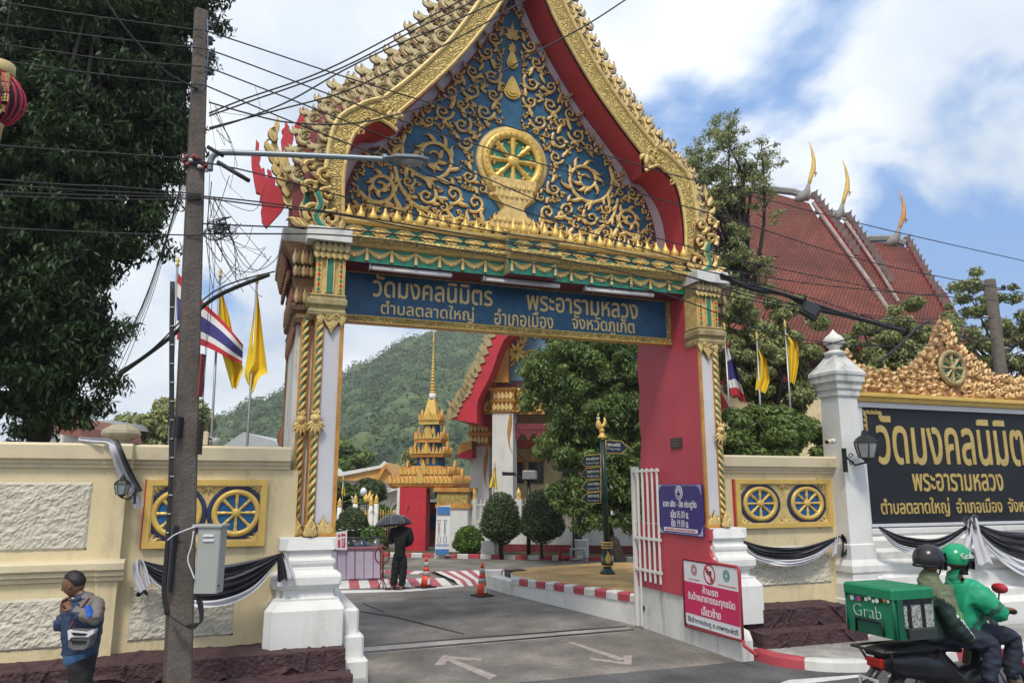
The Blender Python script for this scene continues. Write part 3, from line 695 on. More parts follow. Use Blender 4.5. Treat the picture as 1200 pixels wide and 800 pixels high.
for side in (-1, 1):
    band = MB(); a, c = INs, OUTs; n = len(a)
    def V(p, y): return (X0+side*p[0], y, p[1])
    vs = [V(p, YF) for p in a]+[V(p, YF) for p in c]+[V(p, YF+.1) for p in a]+[V(p, YF+.1) for p in c]
    fs = []
    for i in range(n-1): fs += [(i, i+1, n+i+1, n+i), (n+i, n+i+1, 3*n+i+1, 3*n+i)]
    band.add(vs, fs, gold_band)
    for cv, w_ in ((a, .022), (c, .028)):
        pts = [V(p, 0) for p in cv]; 
        for seg in ((0, 26), (26, n)):
            q = [(p[0], p[2]) for p in pts[seg[0]:seg[1]]]
            if len(q) > 1: band.stroke(q, w_, YF, .04, gold)
    if side < 0: bo = band.build('gable_board', gate)
    else: bo = band.build('gable_board', gate)
    # soffit under the board
    sf = MB(); vs = [V(p, YF+.1) for p in a]+[V(p, YP+.02) for p in WTs]; sf.add(vs, [(i, n+i, n+i+1, i+1) for i in range(n-1)], red); sf.build('red_soffit', gate)
    # body of the roof behind the two rows of flames
    rf = MB(); m_ = len(OC)
    vs = [V(p, YF+.1) for p in OC]+[V(p, 11.12) for p in off_curve(OC, .42)]+[V(p, 12.2) for p in off_curve(OC, .42)]+[V(p, 12.2) for p in OC]
    fs = []
    for i in range(m_-1):
        for k in range(3): fs.append((k*m_+i, k*m_+i+1, (k+1)*m_+i+1, (k+1)*m_+i))
    rf.add(vs, fs, maroon); rf.build('gable_roof', gate)
    if side < 0: boards = [bo]
    else: boards.append(bo)
    # cusp leaf
    cu = MB()
    for k, (dx_, an, ln_) in enumerate(((.0, -1.57, .26), (.05, -.9, .2), (-.05, -2.2, .16))):
        leaf(cu, X0+side*(2.22+dx_), 8.16, an if side > 0 else math.pi-an, ln_, side*.8, .035, YF, .05, gold)
    for k in range(5): spiral(cu, X0+side*(2.30+.1*k), 8.22-.03*k*k, .06, .02, 1, k, side, .014, YF, .03, gold)
    cu.build('cusp_ornament', bo)

# flame ornament, one mesh for every unit of both rows
def flame_mesh(sgn, m, mb_):
    g = MB()
    prof = [(-.19, -.03), (-.235, .05), (-.25, .14), (-.235, .24), (-.19, .32), (-.13, .37), (-.15, .43), (-.14, .5), (-.09, .58), (-.05, .66), (-.045, .57), (-.02, .5), (.04, .45), (.09, .46), (.11, .52), (.17, .59), (.16, .52), (.2, .47), (.2, .38), (.19, .34), (.225, .26), (.23, .16), (.22, .06), (.18, -.03)]
    g.prism([(x*sgn, z) for x, z in prof], -.03, .09, mb_)
    g.prism([(x*sgn*.86, .02+z*.9) for x, z in prof], -.045, -.03, m, mb_)
    spiral(g, 0, .15, .195, .03, 1.9, (-.9 if sgn > 0 else math.pi+.9), sgn, .023, -.045, .045, m, brown)
    spiral(g, -.0*sgn, .15, .235, .16, .42, (-.4 if sgn > 0 else math.pi+.4), sgn, .018, -.045, .035, m, brown)
    leaf(g, -.12*sgn, .33, math.pi/2+.15*sgn, .32, -sgn*.9, .05, -.045, .05, m, brown)
    spiral(g, .13*sgn, .40, .07, .018, 1.1, (math.pi if sgn > 0 else 0), -sgn, .016, -.045, .04, m, brown)
    leaf(g, .15*sgn, .42, math.pi/2-.2*sgn, .2, -sgn*.8, .03, -.045, .045, m, brown)
    return g.mesh('flame_ornament')
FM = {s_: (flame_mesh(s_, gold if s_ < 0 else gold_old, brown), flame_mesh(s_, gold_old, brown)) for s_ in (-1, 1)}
def arc(cv, step, start=0):
    d = 0; nxt = start; o = []
    for i in range(len(cv)-1):
        l = math.hypot(cv[i+1][0]-cv[i][0], cv[i+1][1]-cv[i][1])
        while nxt <= d+l:
            t = (nxt-d)/l; o.append((lerp(cv[i][0], cv[i+1][0], t), lerp(cv[i][1], cv[i+1][1], t), math.atan2(cv[i+1][0]-cv[i][0], -(cv[i+1][1]-cv[i][1])))); nxt += step
        d += l
    return o
ginv = {}
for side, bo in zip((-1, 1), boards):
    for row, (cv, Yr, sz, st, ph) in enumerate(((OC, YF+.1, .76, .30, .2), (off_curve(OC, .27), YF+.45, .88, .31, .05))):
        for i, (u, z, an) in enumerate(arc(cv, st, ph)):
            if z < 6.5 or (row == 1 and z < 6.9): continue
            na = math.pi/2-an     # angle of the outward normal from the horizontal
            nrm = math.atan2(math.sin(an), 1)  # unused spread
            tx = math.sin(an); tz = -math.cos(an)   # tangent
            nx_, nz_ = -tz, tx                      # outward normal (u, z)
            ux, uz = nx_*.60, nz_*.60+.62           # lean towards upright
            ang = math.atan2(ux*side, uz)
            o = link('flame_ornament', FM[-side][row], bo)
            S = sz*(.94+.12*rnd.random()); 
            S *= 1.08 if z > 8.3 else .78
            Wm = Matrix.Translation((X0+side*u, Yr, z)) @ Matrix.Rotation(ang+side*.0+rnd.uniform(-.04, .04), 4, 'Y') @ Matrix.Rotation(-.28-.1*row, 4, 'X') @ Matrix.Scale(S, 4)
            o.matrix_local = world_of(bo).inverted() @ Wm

# blue tympanum with white surround
BL = [(0, 11.25), (.33, 10.48), (.93, 9.56), (1.46, 8.82), (1.95, 8.26), (2.14, 7.88), (2.42, 7.88), (2.64, 7.58), (2.8, 7.05), (2.83, 6.3)]
def sym(cv): return [(X0-x, z) for x, z in cv[::-1]]+[(X0+x, z) for x, z in cv[1:]]
b = MB(); b.prism(sym(WTs), YP, YP+.25, frame_w); b.build('white_surround', gate)
BLs = sm2(BL[:5], 3)+sm2(BL[5:], 3); Bp = sym(BLs)
b = MB(); b.prism(Bp, YP-.05, YP-.005, blue_panel, blue_panel); tym = b.build('blue_tympanum', gate)
b = MB(); b.stroke(Bp, .018, YP-.05, .02, maroon); b.build('edge_bead', tym)
YT = YP-.052
def tp(px, py): p = atY(px, py, YT); return (p.x-X0, p.z)
dots = []
def ornament(kind, *a, **k):
    """one scroll on each side of the centre line"""
    for s_ in (-1, 1):
        g = MB()
        if kind == 'spiral':
            px, py, R0, turns, a0, sg, lv = a; u, z = tp(px, py); u = -abs(u) if s_ < 0 else abs(u); aa = a0 if s_ < 0 else math.pi-a0; r = R0*.0148
            spiral(g, X0+u, z, r, r*.13, turns, aa, sg if s_ < 0 else -sg, .034*k.get('w', 1), YT, .05, gold, maroon, lv, k.get('lf', .5))
            g.lathe([(.001, 0)], gold) if False else None
            if s_ < 0: dots.append((u, z, r*1.12))
        elif kind == 'vine':
            pts = [tp(*p) for p in a[0]]; pts = [(X0+(u if s_ < 0 else -u), z) for u, z in pts]
            q = [(p.x, p.y) for p in smooth_path([(x, z, 0) for x, z in pts], 5)]
            g.stroke(q, [.03*(1-.5*i/len(q)) for i in range(len(q))], YT, .045, gold, maroon)
            L_ = len(q)
            for j in range(2, L_-1, max(2, k.get('every', 3))):
                tx, tz = q[j][0]-q[j-1][0], q[j][1]-q[j-1][1]; an = math.atan2(tz, tx); sg = 1 if (j//k.get('every', 3)) % 2 else -1
                leaf(g, q[j][0], q[j][1], an+sg*.7, k.get('ln', .17)*1.5, sg*1.6, .026, YT-.004, .05, gold, maroon)
            if s_ < 0:
                for j in range(0, L_, 3): dots.append((q[j][0]-X0, q[j][1], .05))
        elif kind == 'flame':
            px, py, h_, an, cu = a; u, z = tp(px, py); u = -abs(u) if s_ < 0 else abs(u); an = an if s_ < 0 else math.pi-an; cu = cu if s_ < 0 else -cu; h_ *= .0148
            for da, f in ((0, 1), (.75, .62), (-.75, .6), (1.6*(1 if cu > 0 else -1), .42)):
                leaf(g, X0+u, z, an+da, h_*f*1.25, cu*(1.2 if da == 0 else (1 if da > 0 else -1)*1.4), h_*.105*(f**.5), YT, .055, gold, maroon)
            if s_ < 0: dots.append((u+math.cos(a[3])*h_*.45, z+math.sin(a[3])*h_*.45, h_*.34))
        g.build('scroll_ornament', tym)
PI = math.pi
ornament('spiral', 507, 184, 39, 2.0, 2.6, 1, 15, lf=.62)
ornament('spiral', 445, 218, 24, 1.8, 3.6, 1, 10, lf=.72)
ornament('vine', [(462, 196), (470, 222), (486, 240), (508, 252), (528, 258)], every=3, ln=.15)
for px, py, h_, an in ((438, 246, 20, 1.7), (470, 248, 22, 1.75), (500, 256, 18, 2.2), (532, 260, 20, 1.9), (548, 262, 18, 1.4), (566, 263, 20, 1.5), (420, 244, 17, 1.9), (483, 262, 15, 1.6), (516, 262, 15, 1.3), (578, 262, 14, 1.2)):
    ornament('flame', px, py, h_, an, -1.2)
# curling scrolls of every size packed into the rest of the blue
rr = random.Random(5); halfB = [(-x, z) for x, z in BLs]+[(0, 6.3)]; wc = tp(600, 190); packed = []
for R_, tries in ((.235, 700), (.19, 1200), (.15, 1800), (.115, 2600), (.085, 3000), (.06, 3000), (.042, 3000)):
    for k in range(tries):
        u, z = rr.uniform(-2.75, -.03), rr.uniform(6.45, 11)
        if not inside(halfB, u, z) or min(math.hypot(u+x, z-z_) for x, z_ in BLs) < R_*.72+.02: continue
        if math.hypot(u, z-wc[1]) < .69+R_*.8 or (abs(u) < .42+R_*.8 and z < wc[1]) or (abs(u) < .17+R_*.8 and 8.5 < z < 10.9): continue
        if any(math.hypot(u-a, z-c_) < r_*.80+R_*.74 for a, c_, r_ in dots): continue
        dots.append((u, z, R_)); packed.append((u, z, R_, rr.uniform(-.5, .5), rr.choice((-1, 1))))
small = MB()
for pi_, (u, z, R_, ja, sg) in enumerate(packed):
    base = math.atan2(z-7.0, (u+.2)*1.0) if u < -.2 else PI/2      # tips sweep up and outwards
    tipa = lerp(base, PI*.62, .55)+ja
    for s_ in (-1, 1):
        g = MB(); x = X0+(u if s_ < 0 else -u); ta = tipa if s_ < 0 else PI-tipa; q = sg if s_ < 0 else -sg; wd = .0105+R_*.070
        spiral(g, x, z, R_*.80, R_*.14, 1.45 if R_ > .12 else 1.1, ta-q*1.5, -q, wd, YT, .05, gold, maroon, 3 if R_ > .12 else 0, .55)
        leaf(g, x+math.cos(ta-q*1.2)*R_*.62, z+math.sin(ta-q*1.2)*R_*.62, ta, R_*1.35, q*1.4, wd*1.25, YT-.004, .055, gold, maroon)
        leaf(g, x+math.cos(ta+PI)*R_*.7, z+math.sin(ta+PI)*R_*.7, ta+q*.9+PI*.9, R_*.8, -q*1.5, wd, YT-.003, .045, gold, maroon)
        if R_ > .08: leaf(g, x+math.cos(ta+q*1.3)*R_*.66, z+math.sin(ta+q*1.3)*R_*.66, ta+q*.5, R_*.85, -q*1.5, wd, YT-.003, .05, gold, maroon)
        if pi_ < 125: g.build('scroll_ornament', tym)
        else: small.join(g)
if small.v: small.build('small_scrolls', tym, kind='stuff')
# middle line: pointed buds above the wheel
def bud(px, py, w_, h_, flat=gold_flat):
    u, z = tp(px, py); g = MB(); u = 0
    o = [(X0+w_*math.sin(a)*(1-.35*max(0, -math.cos(a)))*(1 if a < PI else 1), z) for a in (0,)]
    for f, yy in ((1.0, 0), (.72, -.03), (.42, -.05)):
        pts = []
        for i in range(24):
            a = 2*PI*i/24; x = math.sin(a)*w_*f*(1-.5*max(0, math.cos(a))**.8); zz_ = math.cos(a)*h_*(.5 if math.cos(a) < 0 else 1.0)*f; pts.append((X0+x, z+zz_))
        g.prism(pts, YT+yy-.03, YT+yy+.002, flat, maroon if f == 1 else flat)
    g.build('bud_ornament', tym)
bud(598, 108, .16, .30); bud(598, 74, .11, .24)
for q in ((598, 46, .30), (598, 60, .16)):
    u, z = tp(q[0], q[1]); g = MB()
    for a in (PI/2, PI/2+.7, PI/2-.7, PI/2+1.4, PI/2-1.4): leaf(g, X0, z, a, q[2]*(1.25-.4*abs(a-PI/2)), (1 if a > PI/2 else -1)*1.3*(a != PI/2), .045, YT, .05, gold, maroon)
    g.build('scroll_ornament', tym)
# the big wheel on its stand
wz = atY(600, 188, YT-.1).z
wheel(tym, X0, wz, YT-.03, .575, .425, .12, gold_flat, green, 8, .085, .042)
b = MB(); b.rings([[(X0+(r)*math.cos(2*PI*i/36), y, wz+r*math.sin(2*PI*i/36)) for i in range(36)] for r, y in ((.66, YT), (.66, YT-.03), (.60, YT-.05), (.56, YT-.05))], gold, True, False); b.build('outer_rim', tym)
b = MB()
st = [(.52, wz-.34), (.50, wz-.45), (.42, wz-.58), (.40, wz-.60), (.44, wz-.66), (.36, wz-.72), (.26, wz-.80), (.22, wz-.86), (.22, wz-.90), (.30, wz-1.0), (.42, wz-1.12), (.46, wz-1.2), (.46, wz-1.3)]
b.rings([[(X0-r, YT+.0, z), (X0-r*.8, YT-.12, z), (X0+r*.8, YT-.12, z), (X0+r, YT+.0, z)] for r, z in st], gold); wst = b.build('wheel_stand', tym)
for k, (zz_, r, n_) in enumerate(((wz-.52, .44, 9), (wz-.68, .40, 8), (wz-1.12, .42, 9), (wz-1.24, .46, 10))):
    g = MB()
    for i in range(n_): leaf(g, X0+(-1+2*(i+.5)/n_)*r*.92, zz_-.02, PI/2, .12, 0, .028, YT-.12, .03, gold)
    g.build('petal_row', wst)

# ---------------------------------------------------------------- entablature
def ze(y, Y=10.55): return atY(405, y, Y).z
ent = MB(); CB = .42
lv = [(ze(305), .0), (ze(288), .0), (ze(287.5), .05), (ze(285), .10), (ze(281), .16), (ze(277), .14), (ze(275), .07), (ze(274.5), .02), (ze(263), .02), (ze(262.5), .06), (ze(260), .12), (ze(257), .13), (ze(256.5), .05)]
def ent_run(x0, x1, yf, mmap):
    rr = [[(x, yf-o, z) for z, o in lv]+[(x, YP-.06, lv[-1][0]), (x, YP-.06, lv[0][0])] for x in (x0, x1)]
    g = MB(); n = len(rr[0]); vs = [p for r_ in rr for p in r_]
    for i in range(n):
        j = (i+1) % n; g.add([rr[0][i], rr[1][i], rr[1][j], rr[0][j]], [(0, 1, 2, 3)], mmap(i))
    g.add(rr[0], [tuple(range(n))], gold_old); g.add(rr[1], [tuple(range(n-1, -1, -1))], gold_old); return g
def mm_(i): return green if i == 0 else (green if i == 7 else (maroon if i in (13, 14) else (gold_band if i in (3, 4) else gold)))
YE = 10.55
e1 = ent_run(X0-2.93, X0-CB, YE, mm_); e1.join(ent_run(X0+CB, X0+2.93, YE, mm_)); e1.join(ent_run(X0-CB+.001, X0+CB-.001, YE-.2, mm_))
eo = e1.build('entablature', gate)
# lotus buds standing on it
bm = MB(); bm.lathe([(.045, 0), (.062, .02), (.072, .06), (.055, .11), (.025, .16), (.008, .22), (.001, .235)], gold_flat, n=10); bme = bm.mesh('lotus_bud')
x = -2.85; i = 0
while x < 2.9:
    yy = YE-.06-(.2 if abs(x) < CB else 0); o = link('lotus_bud', bme, eo); o.matrix_local = world_of(eo).inverted() @ (Matrix.Translation((X0+x, yy, lv[-1][0]-.005)) @ Matrix.Scale(.93+.1*rnd.random(), 4)); x += .178
# lozenges and swags
zl, zh = ze(274), ze(263); 
lz = MB(); w_ = .17; h_ = (zh-zl)/2-.004
lz.prism([(-w_, 0), (-.06, h_), (.06, h_), (w_, 0), (.06, -h_), (-.06, -h_)], -.03, 0, gold, brown)
for s_ in (-1, 1): leaf(lz, 0, -.0, 0 if s_ > 0 else PI, .14, s_*1.0, .02, -.03, .02, gold_flat, maroon); leaf(lz, 0, 0, PI/2*.9 if s_ > 0 else PI*1.4, .07, 1, .015, -.03, .02, gold_flat, maroon)
lme = lz.mesh('lozenge_ornament')
sp = .365; ga, gb = ze(288.5), ze(304)
gl = MB(); H_ = gb-ga
q = [(-sp/2+sp*t, -.012-(abs(H_)*.5)*math.sin(PI*t)) for t in [i/10 for i in range(11)]]
gl.stroke(q, [.014+.016*math.sin(PI*i/10) for i in range(11)], 0, .028, gold, gold)
q2 = [(-sp/2+sp*t, -.008-(abs(H_)*.26)*math.sin(PI*t)) for t in [i/8 for i in range(9)]]; gl.stroke(q2, .007, 0, .015, gold, gold)
leaf(gl, 0, -abs(H_)*.50, -PI/2, .07, 0, .02, -.01, .02, gold)
for s_ in (-1, 1): leaf(gl, 0, -abs(H_)*.48, -PI/2+s_*1.1, .06, s_, .016, -.01, .02, gold)
gme = gl.mesh('garland')
ts = MB(); ts.prism([(-.012, 0), (.012, 0), (.012, -.05), (.02, -.07), (.026, -abs(H_)*.93), (-.026, -abs(H_)*.93), (-.02, -.07), (-.012, -.05)], -.03, 0, gold, brown); tme = ts.mesh('tassel')
for k in range(-8, 8):
    x = (k+.5)*sp
    for nm, me, xx, zz_ in (('garland', gme, x, ga), ('tassel', tme, x-sp/2, ga), ('lozenge_ornament', lme, x, (zl+zh)/2)):
        yy = YE-(.2 if abs(xx) < CB else 0)-(.021 if nm[0] == 'l' else .002)
        o = link(nm, me, eo); o.matrix_local = world_of(eo).inverted() @ Matrix.Translation((X0+xx, yy, zz_))
# maroon recess, tube lights
b = MB(); b.box(X0-2.92, X0+2.92, YS+.02, YP, ze(305)-.25, ze(305)-.002, maroon); b.build('maroon_recess', gate)
zt = ze(305)
for k, (p0, p1, yc) in enumerate(((434, 530, 314), (567, 656, 330), (686, 766, 342))):
    a, c = atY(p0, yc, 10.62), atY(p1, yc, 10.62); zc = zt+.0
    t = MB(); t.box(a.x, c.x, 10.58, 10.70, zc-.065, zc-.01, mat('tube_housing', (.42, .42, .43), .4), c=.02); to = t.build('tube_lamp', gate)
    t = MB(); t.tube([(a.x+.02, 10.60, zc-.07), (c.x-.02, 10.60, zc-.07)], .028, mat('tube_glass', (.62, .60, .60), .25), 8); t.build('glass_tube', to)
    t = MB(); t.box(a.x-.02, a.x, 10.57, 10.71, zc-.09, zc-.005, greybox); t.build('end_cap', to)

# ---------------------------------------------------------------- blue name sign across the opening
sz0, sz1 = 4.94, 5.755; sx0, sx1 = X0-2.89, X0+2.89
b = MB(); b.box(sx0+.05, sx1-.05, YS, YS+.14, sz0+.06, sz1-.05, blue_sign); sgn = b.build('name_sign', gate)
b = MB(); F_ = .075
for a, c, d, e in ((sx0, sx1, sz0, sz0+F_), (sx0, sx1, sz1-.055, sz1), (sx0, sx0+F_, sz0+F_, sz1-.055), (sx1-F_, sx1, sz0+F_, sz1-.055)): b.box(a, c, YS-.04, YS+.16, d, e, gold_band)
for a, c, d, e in ((sx0-.01, sx1+.01, sz0-.014, sz0-.001), (sx0+F_, sx1-F_, sz0+F_+.001, sz0+F_+.014)): b.box(a, c, YS-.05, YS+.17, d, e, gold_flat)
b.build('gilt_frame', sgn)
def st_(s, px0, px1, yb, yt):
    """lettering between two sight lines, its box standing between the two heights"""
    Y = YS-.002; a = atY(px0, (yb+yt)/2, Y); c = atY(px1, (yb+yt)/2+(px1-px0)*.09, Y); z0 = atY(px0, yb, Y).z; z1 = atY(px0, yt, Y).z
    t = MB(); text(t, s, mat('sign_letter_gold', (.80, .60, .27), .45, 0, .1, 5), ((a.x+c.x)/2, Y, (z0+z1)/2), (1, 0, 0), (0, 0, 1), c.x-a.x, z1-z0, .03, .012, sgn)
st_('วัดมงคลนิมิตร', 437, 577, 347.5, 321); st_('พระอารามหลวง', 617, 747, 363.5, 345)
st_('ตำบลตลาดใหญ่', 446, 555, 371, 351); st_('อำเภอเมือง', 579, 648, 380.5, 361); st_('จังหวัดภูเก็ต', 670, 743, 390.5, 367)

# ---------------------------------------------------------------- pillars
def rope(x, y, z0, z1, tx=0, r=.034):
    b = MB(); n = int((z1-z0)/.115); b.tube([(x, y, z0), (x+tx, y, z1)], r*.8, green, 8)
    K = n*8
    for ph in (0, PI):
        b.tube([(x+tx*k/K+r*.85*math.cos(2*PI*k/8*.5+ph), y+r*.85*math.sin(2*PI*k/8*.5+ph), z0+(z1-z0)*k/K) for k in range(K+1)], r*.72, gold, 5)
    return b
def zc(y): return atY(397, y, 10.2).z
def pillar(side):
    Mx = (lambda g: g) if side < 0 else (lambda g: g.mirror(X0))
    def B(g, name, parent): return Mx(g).build(name, parent)
    g = MB(); g.box(.63, 1.19, 10.62, 12.28, .1, 5.85, white_old); g.box(.70, 1.1, 10.56, 10.63, 1.84, 4.75, white_old)
    top = zc(372)
    g.box(.95, 1.20, 10.262, 10.6, 1.84, 5.9, frame_w)
    P = B(g, 'pillar', gate)
    # red inner reveal, set back in two planes
    g = MB(); nn = 26
    def scal(z): return .035*abs(math.sin(z*9))
    pr = [(10.27, 1.83)]+[(12.26+.03*math.sin(i*1.3), 1.83+(6.5-1.83)*i/nn) for i in range(nn+1)]+[(10.66, 6.5), (10.66, 5.95), (10.27, 5.95)]
    vs = [(1.192, y, z) for y, z in pr]+[(1.225, y, z) for y, z in pr]; n = len(pr)
    g.add(vs, [tuple(range(n)), tuple(range(2*n-1, n-1, -1))]+[(i, n+i, n+(i+1) % n, (i+1) % n) for i in range(n)], red)
    B(g, 'red_reveal', P)
    g = MB(); fp = [(10.02, .72), (10.02, 1.0), (10.1, 1.1), (10.13, 1.2), (10.08, 1.24), (10.08, 1.36), (10.17, 1.46), (10.18, 1.62), (10.14, 1.66), (10.14, 1.83), (12.40, 1.83), (12.36, 1.7), (12.42, 1.6), (12.36, 1.4), (12.44, 1.3), (12.38, 1.15), (12.46, 1.0), (12.46, .72)]
    vs = [(1.192, y, z) for y, z in fp]+[(1.27, y, z) for y, z in fp]; n = len(fp)
    g.add(vs, [tuple(range(n)), tuple(range(2*n-1, n-1, -1))]+[(i, n+i, n+(i+1) % n, (i+1) % n) for i in range(n)], red)
    if side > 0: B(g, 'red_reveal', P)
    # pedestal
    pf = [(.17, .42), (.17, .97), (.15, 1.0), (.09, 1.08), (.09, 1.10), (.04, 1.12), (.04, 1.20), (.09, 1.23), (.115, 1.27), (.115, 1.36), (.10, 1.39), (.03, 1.44), (.015, 1.48), (.03, 1.52), (.03, 1.56), (-.01, 1.6), (-.01, 1.66), (.03, 1.69), (.03, 1.83), (.02, 1.84)]
    k = 1.0 if side < 0 else 0.0
    g = MB(); g.rings([[(.58-o, 10.2-o, z), (1.235+o*.85*k, 10.2-o, z), (1.235+o*.85*k, 12.2+o, z), (.58-o, 12.2+o, z)] for o, z in pf], white); B(g, 'pedestal', P)
    g = MB(); g.rings([[(.66-o, 10.13-o, z), (1.21+o*.85*k, 10.13-o, z), (1.21+o*.85*k, 10.4, z), (.66-o, 10.4, z)] for o, z in pf[:-2]+[(.0, 1.8)]], white); B(g, 'pedestal_front', P)
    # gilded edges and ropes
    z0, z1 = 1.86, zc(384)
    g = MB(); g.box(1.195, 1.245, 10.225, 10.27, z0, z1+.2, gold_red); g.box(.862, .885, 10.235, 10.6, z0, z1+.2, gold_red); g.box(.955, .975, 10.235, 10.26, z0, z1+.2, gold_red); B(g, 'gilt_edge', P)
    B(rope(.92, 10.235, z0+.02, z1+.15), 'rope_moulding', P); B(rope(.755, 10.50, z0+.02, z1+.15), 'rope_moulding', P)
    g = MB(); g.box(.69, .72, 10.5, 10.57, z0, z1+.2, gold_red); g.box(.79, .815, 10.5, 10.57, z0, z1+.2, gold_red); B(g, 'gilt_edge', P)
    for xx, yy in ((.92, 10.2), (.755, 10.46)):          # rosette half way up and leaf at the foot
        zr = 3.33; g = MB(); 
        g.rings([[(xx+r*math.cos(2*PI*i/12), yy-q, zr+.05+r*math.sin(2*PI*i/12)) for i in range(12)] for r, q in ((.075, 0), (.068, .03), (.045, .035), (.035, .055), (.001, .07))], gold, True)
        for a in range(7): an = PI*(.18+.64*a/6)*-1; leaf(g, xx+.04*math.cos(an), zr+.03+.05*math.sin(an), an, .10+.10*math.sin(-an)**3, 0, .024, yy-.0, .05, gold, brown)
        for a in range(3): an = PI*(.3+.4*a/2); leaf(g, xx+.03*math.cos(an), zr+.10, an, .09, 0, .02, yy, .045, gold, brown)
        B(g, 'rosette', P)
        g = MB()
        for a, l in ((PI/2, .26), (PI/2+.5, .16), (PI/2-.5, .16)): leaf(g, xx, z0, a, l, (PI/2-a)*-1.2, .068, yy, .06, gold, brown)
        B(g, 'foot_leaf', P)
    g = MB()
    for xx, l in ((1.02, .17), (1.09, .26), (1.16, .17)): leaf(g, xx, z0, PI/2, l, .2*(xx-1.09)*10, .06, 10.25, .05, gold, brown)
    B(g, 'foot_leaf', P)
    g = MB(); g.box(.83, 1.26, 10.2, 10.3, z0-.015, z0+.03, gold_red); B(g, 'foot_strip', P)
    # hanging leaf under the capital
    g = MB()
    for xx, l, wd in ((1.07, .28, .09), (1.21, .2, .05), (.92, .2, .05)): leaf(g, xx, z1+.22, -PI/2, l+.05, 0, wd, 10.235, .05, gold, brown)
    for s_ in (-1, 1): spiral(g, 1.07+s_*.05, z1+.14, .05, .012, 1.2, 0, s_, .012, 10.2, .03, gold, brown)
    B(g, 'hanging_leaf', P)
    g = MB(); rg = [(.0, zc(372)), (.05, zc(370)), (.06, zc(366)), (.03, zc(363)), (.03, zc(361)), (.075, zc(358)), (.08, zc(352)), (.035, zc(350)), (.035, zc(349)), (.05, zc(347)), (.02, zc(345))]
    g.rings([[(.80-o, 10.235-o, z), (1.225+o*.5, 10.235-o, z), (1.225+o*.5, 10.6, z), (.80-o, 10.6, z)] for o, z in rg], gold_old); B(g, 'ring_moulding', P)
    za, zb = zc(345), zc(303)
    g = MB(); g.box(.83, 1.23, 10.24, 10.6, za, zb, gold); 
    for s_, xx in ((0, .87), (1, 1.17), (2, 1.02)):
        g.box(xx-.035, xx+.035, 10.215, 10.24, za+.02, zb, gold_flat if s_ < 2 else green)
        if s_ < 2:
            for k_ in range(7):
                zz_ = za+.06+(zb-za-.08)*k_/6.3; c_ = .022; g.prism([(xx-c_, zz_), (xx, zz_+c_*1.5), (xx+c_, zz_), (xx, zz_-c_*1.5)], 10.205, 10.215, redp if k_ % 2 else green)
    for s_ in (-1, 1): g.box(1.02+s_*.05-.008, 1.02+s_*.05+.008, 10.2, 10.24, za+.02, zb, gold)
    B(g, 'capital_panel', P)
    for row, (y_, o_) in enumerate(((303, .03), (296, .06))):
        zz_ = zc(y_)
        for k_ in range(6):
            g = MB(); xx = .83+.4*k_/5; leaf(g, xx, zz_-.02, PI/2, .19, 0, .04, 10.235-o_, .05, gold_old if row else gold, brown); B(g, 'capital_petal', P)
    g = MB(); g.rings([[(.83-o, 10.24-o, z), (1.23+o*.4, 10.24-o, z), (1.23+o*.4, 10.7, z), (.83-o, 10.7, z)] for o, z in ((.0, zb), (.02, zc(296)), (.06, zc(287)))], gold_old); B(g, 'capital_bell', P)
    zt0, zt1 = zc(286), zc(272)
    g = MB(); g.box(.68, 1.29, 10.07, 10.9, zt0, zt1+.02, white_old, c=.015); B(g, 'cap_block', P)
    # rear order: flared capital seen from the side
    rb = [(0, 4.72), (.03, 4.74), (.05, 4.80), (.02, 4.83), (.0, 4.88), (.07, 4.92), (.085, 4.98), (.03, 5.02), (.02, 5.1), (.05, 5.3), (.08, 5.42), (.05, 5.45), (.09, 5.6), (.20, 5.78), (.26, 5.86)]
    g = MB(); g.rings([[(.62-o, 10.52-o*.6, z), (1.18, 10.52-o*.6, z), (1.18, 12.3+o, z), (.62-o, 12.3+o, z)] for o, z in rb], mat('dark_capital', (.22, .13, .07), .75, .05, .5, 8, .8, 30, dirt=.7, dirtc=(.06, .05, .045), dscale=7)); B(g, 'rear_capital', P)
    for row, (zz_, o_, n_, h_) in enumerate(((5.0, .03, 9, .32), (5.38, .09, 9, .26), (5.55, .12, 9, .3))):
        for k_ in range(n_):
            yy = 10.8+1.45*k_/(n_-1); g = MB()
            leaf(g, yy, zz_, PI/2, h_, 0, .075, .0, .05, brown, maroon, fr=lambda a, c_, d, o_=o_: (.62-o_-.02+c_*1.0-(.25*(d-zz_) if row == 2 else 0), a, d)); B(g, 'capital_petal', P)
        for k_ in range(5): g = MB(); leaf(g, .62+.055*k_-o_*.6, zz_, PI/2, h_*.8, 0, .032, 10.50-o_*.6, .05, brown if k_ % 2 else gold_old, maroon); B(g, 'capital_petal', P)
    for k_ in range(9):
        yy = 10.75+1.5*k_/8; g = MB(); leaf(g, yy, 4.72, -PI/2, .26, 0, .07, 0, .04, brown, maroon, fr=lambda a, c_, d: (.615+c_, a, d)); B(g, 'hanging_leaf', P)
    g = MB(); cg_ = mat('cap_grey', (.26, .26, .25), .85, 0, .4, 3, .3, 20, dirt=.8, dirtc=(.07, .07, .065), dscale=3, streak=True); g.box(.36, 1.18, 10.45, 12.62, 5.86, 6.08, cg_, c=.02); g.box(.45, 1.18, 10.55, 12.5, 6.08, 6.18, cg_, c=.02); B(g, 'cap_block', P)
    # rear edge with small dark leaf brackets
    g = MB(); g.box(.60, .66, 12.26, 12.34, 1.9, 4.72, brown); leaf(g, .60, 3.1, PI/2, .5, .6, .06, 12.28, .05, brown, maroon); B(g, 'rear_edge', P)
    # gable-end scrolls on the cap block: green-lined naga curl and gold flames
    zt = zt1+.02; g = MB()
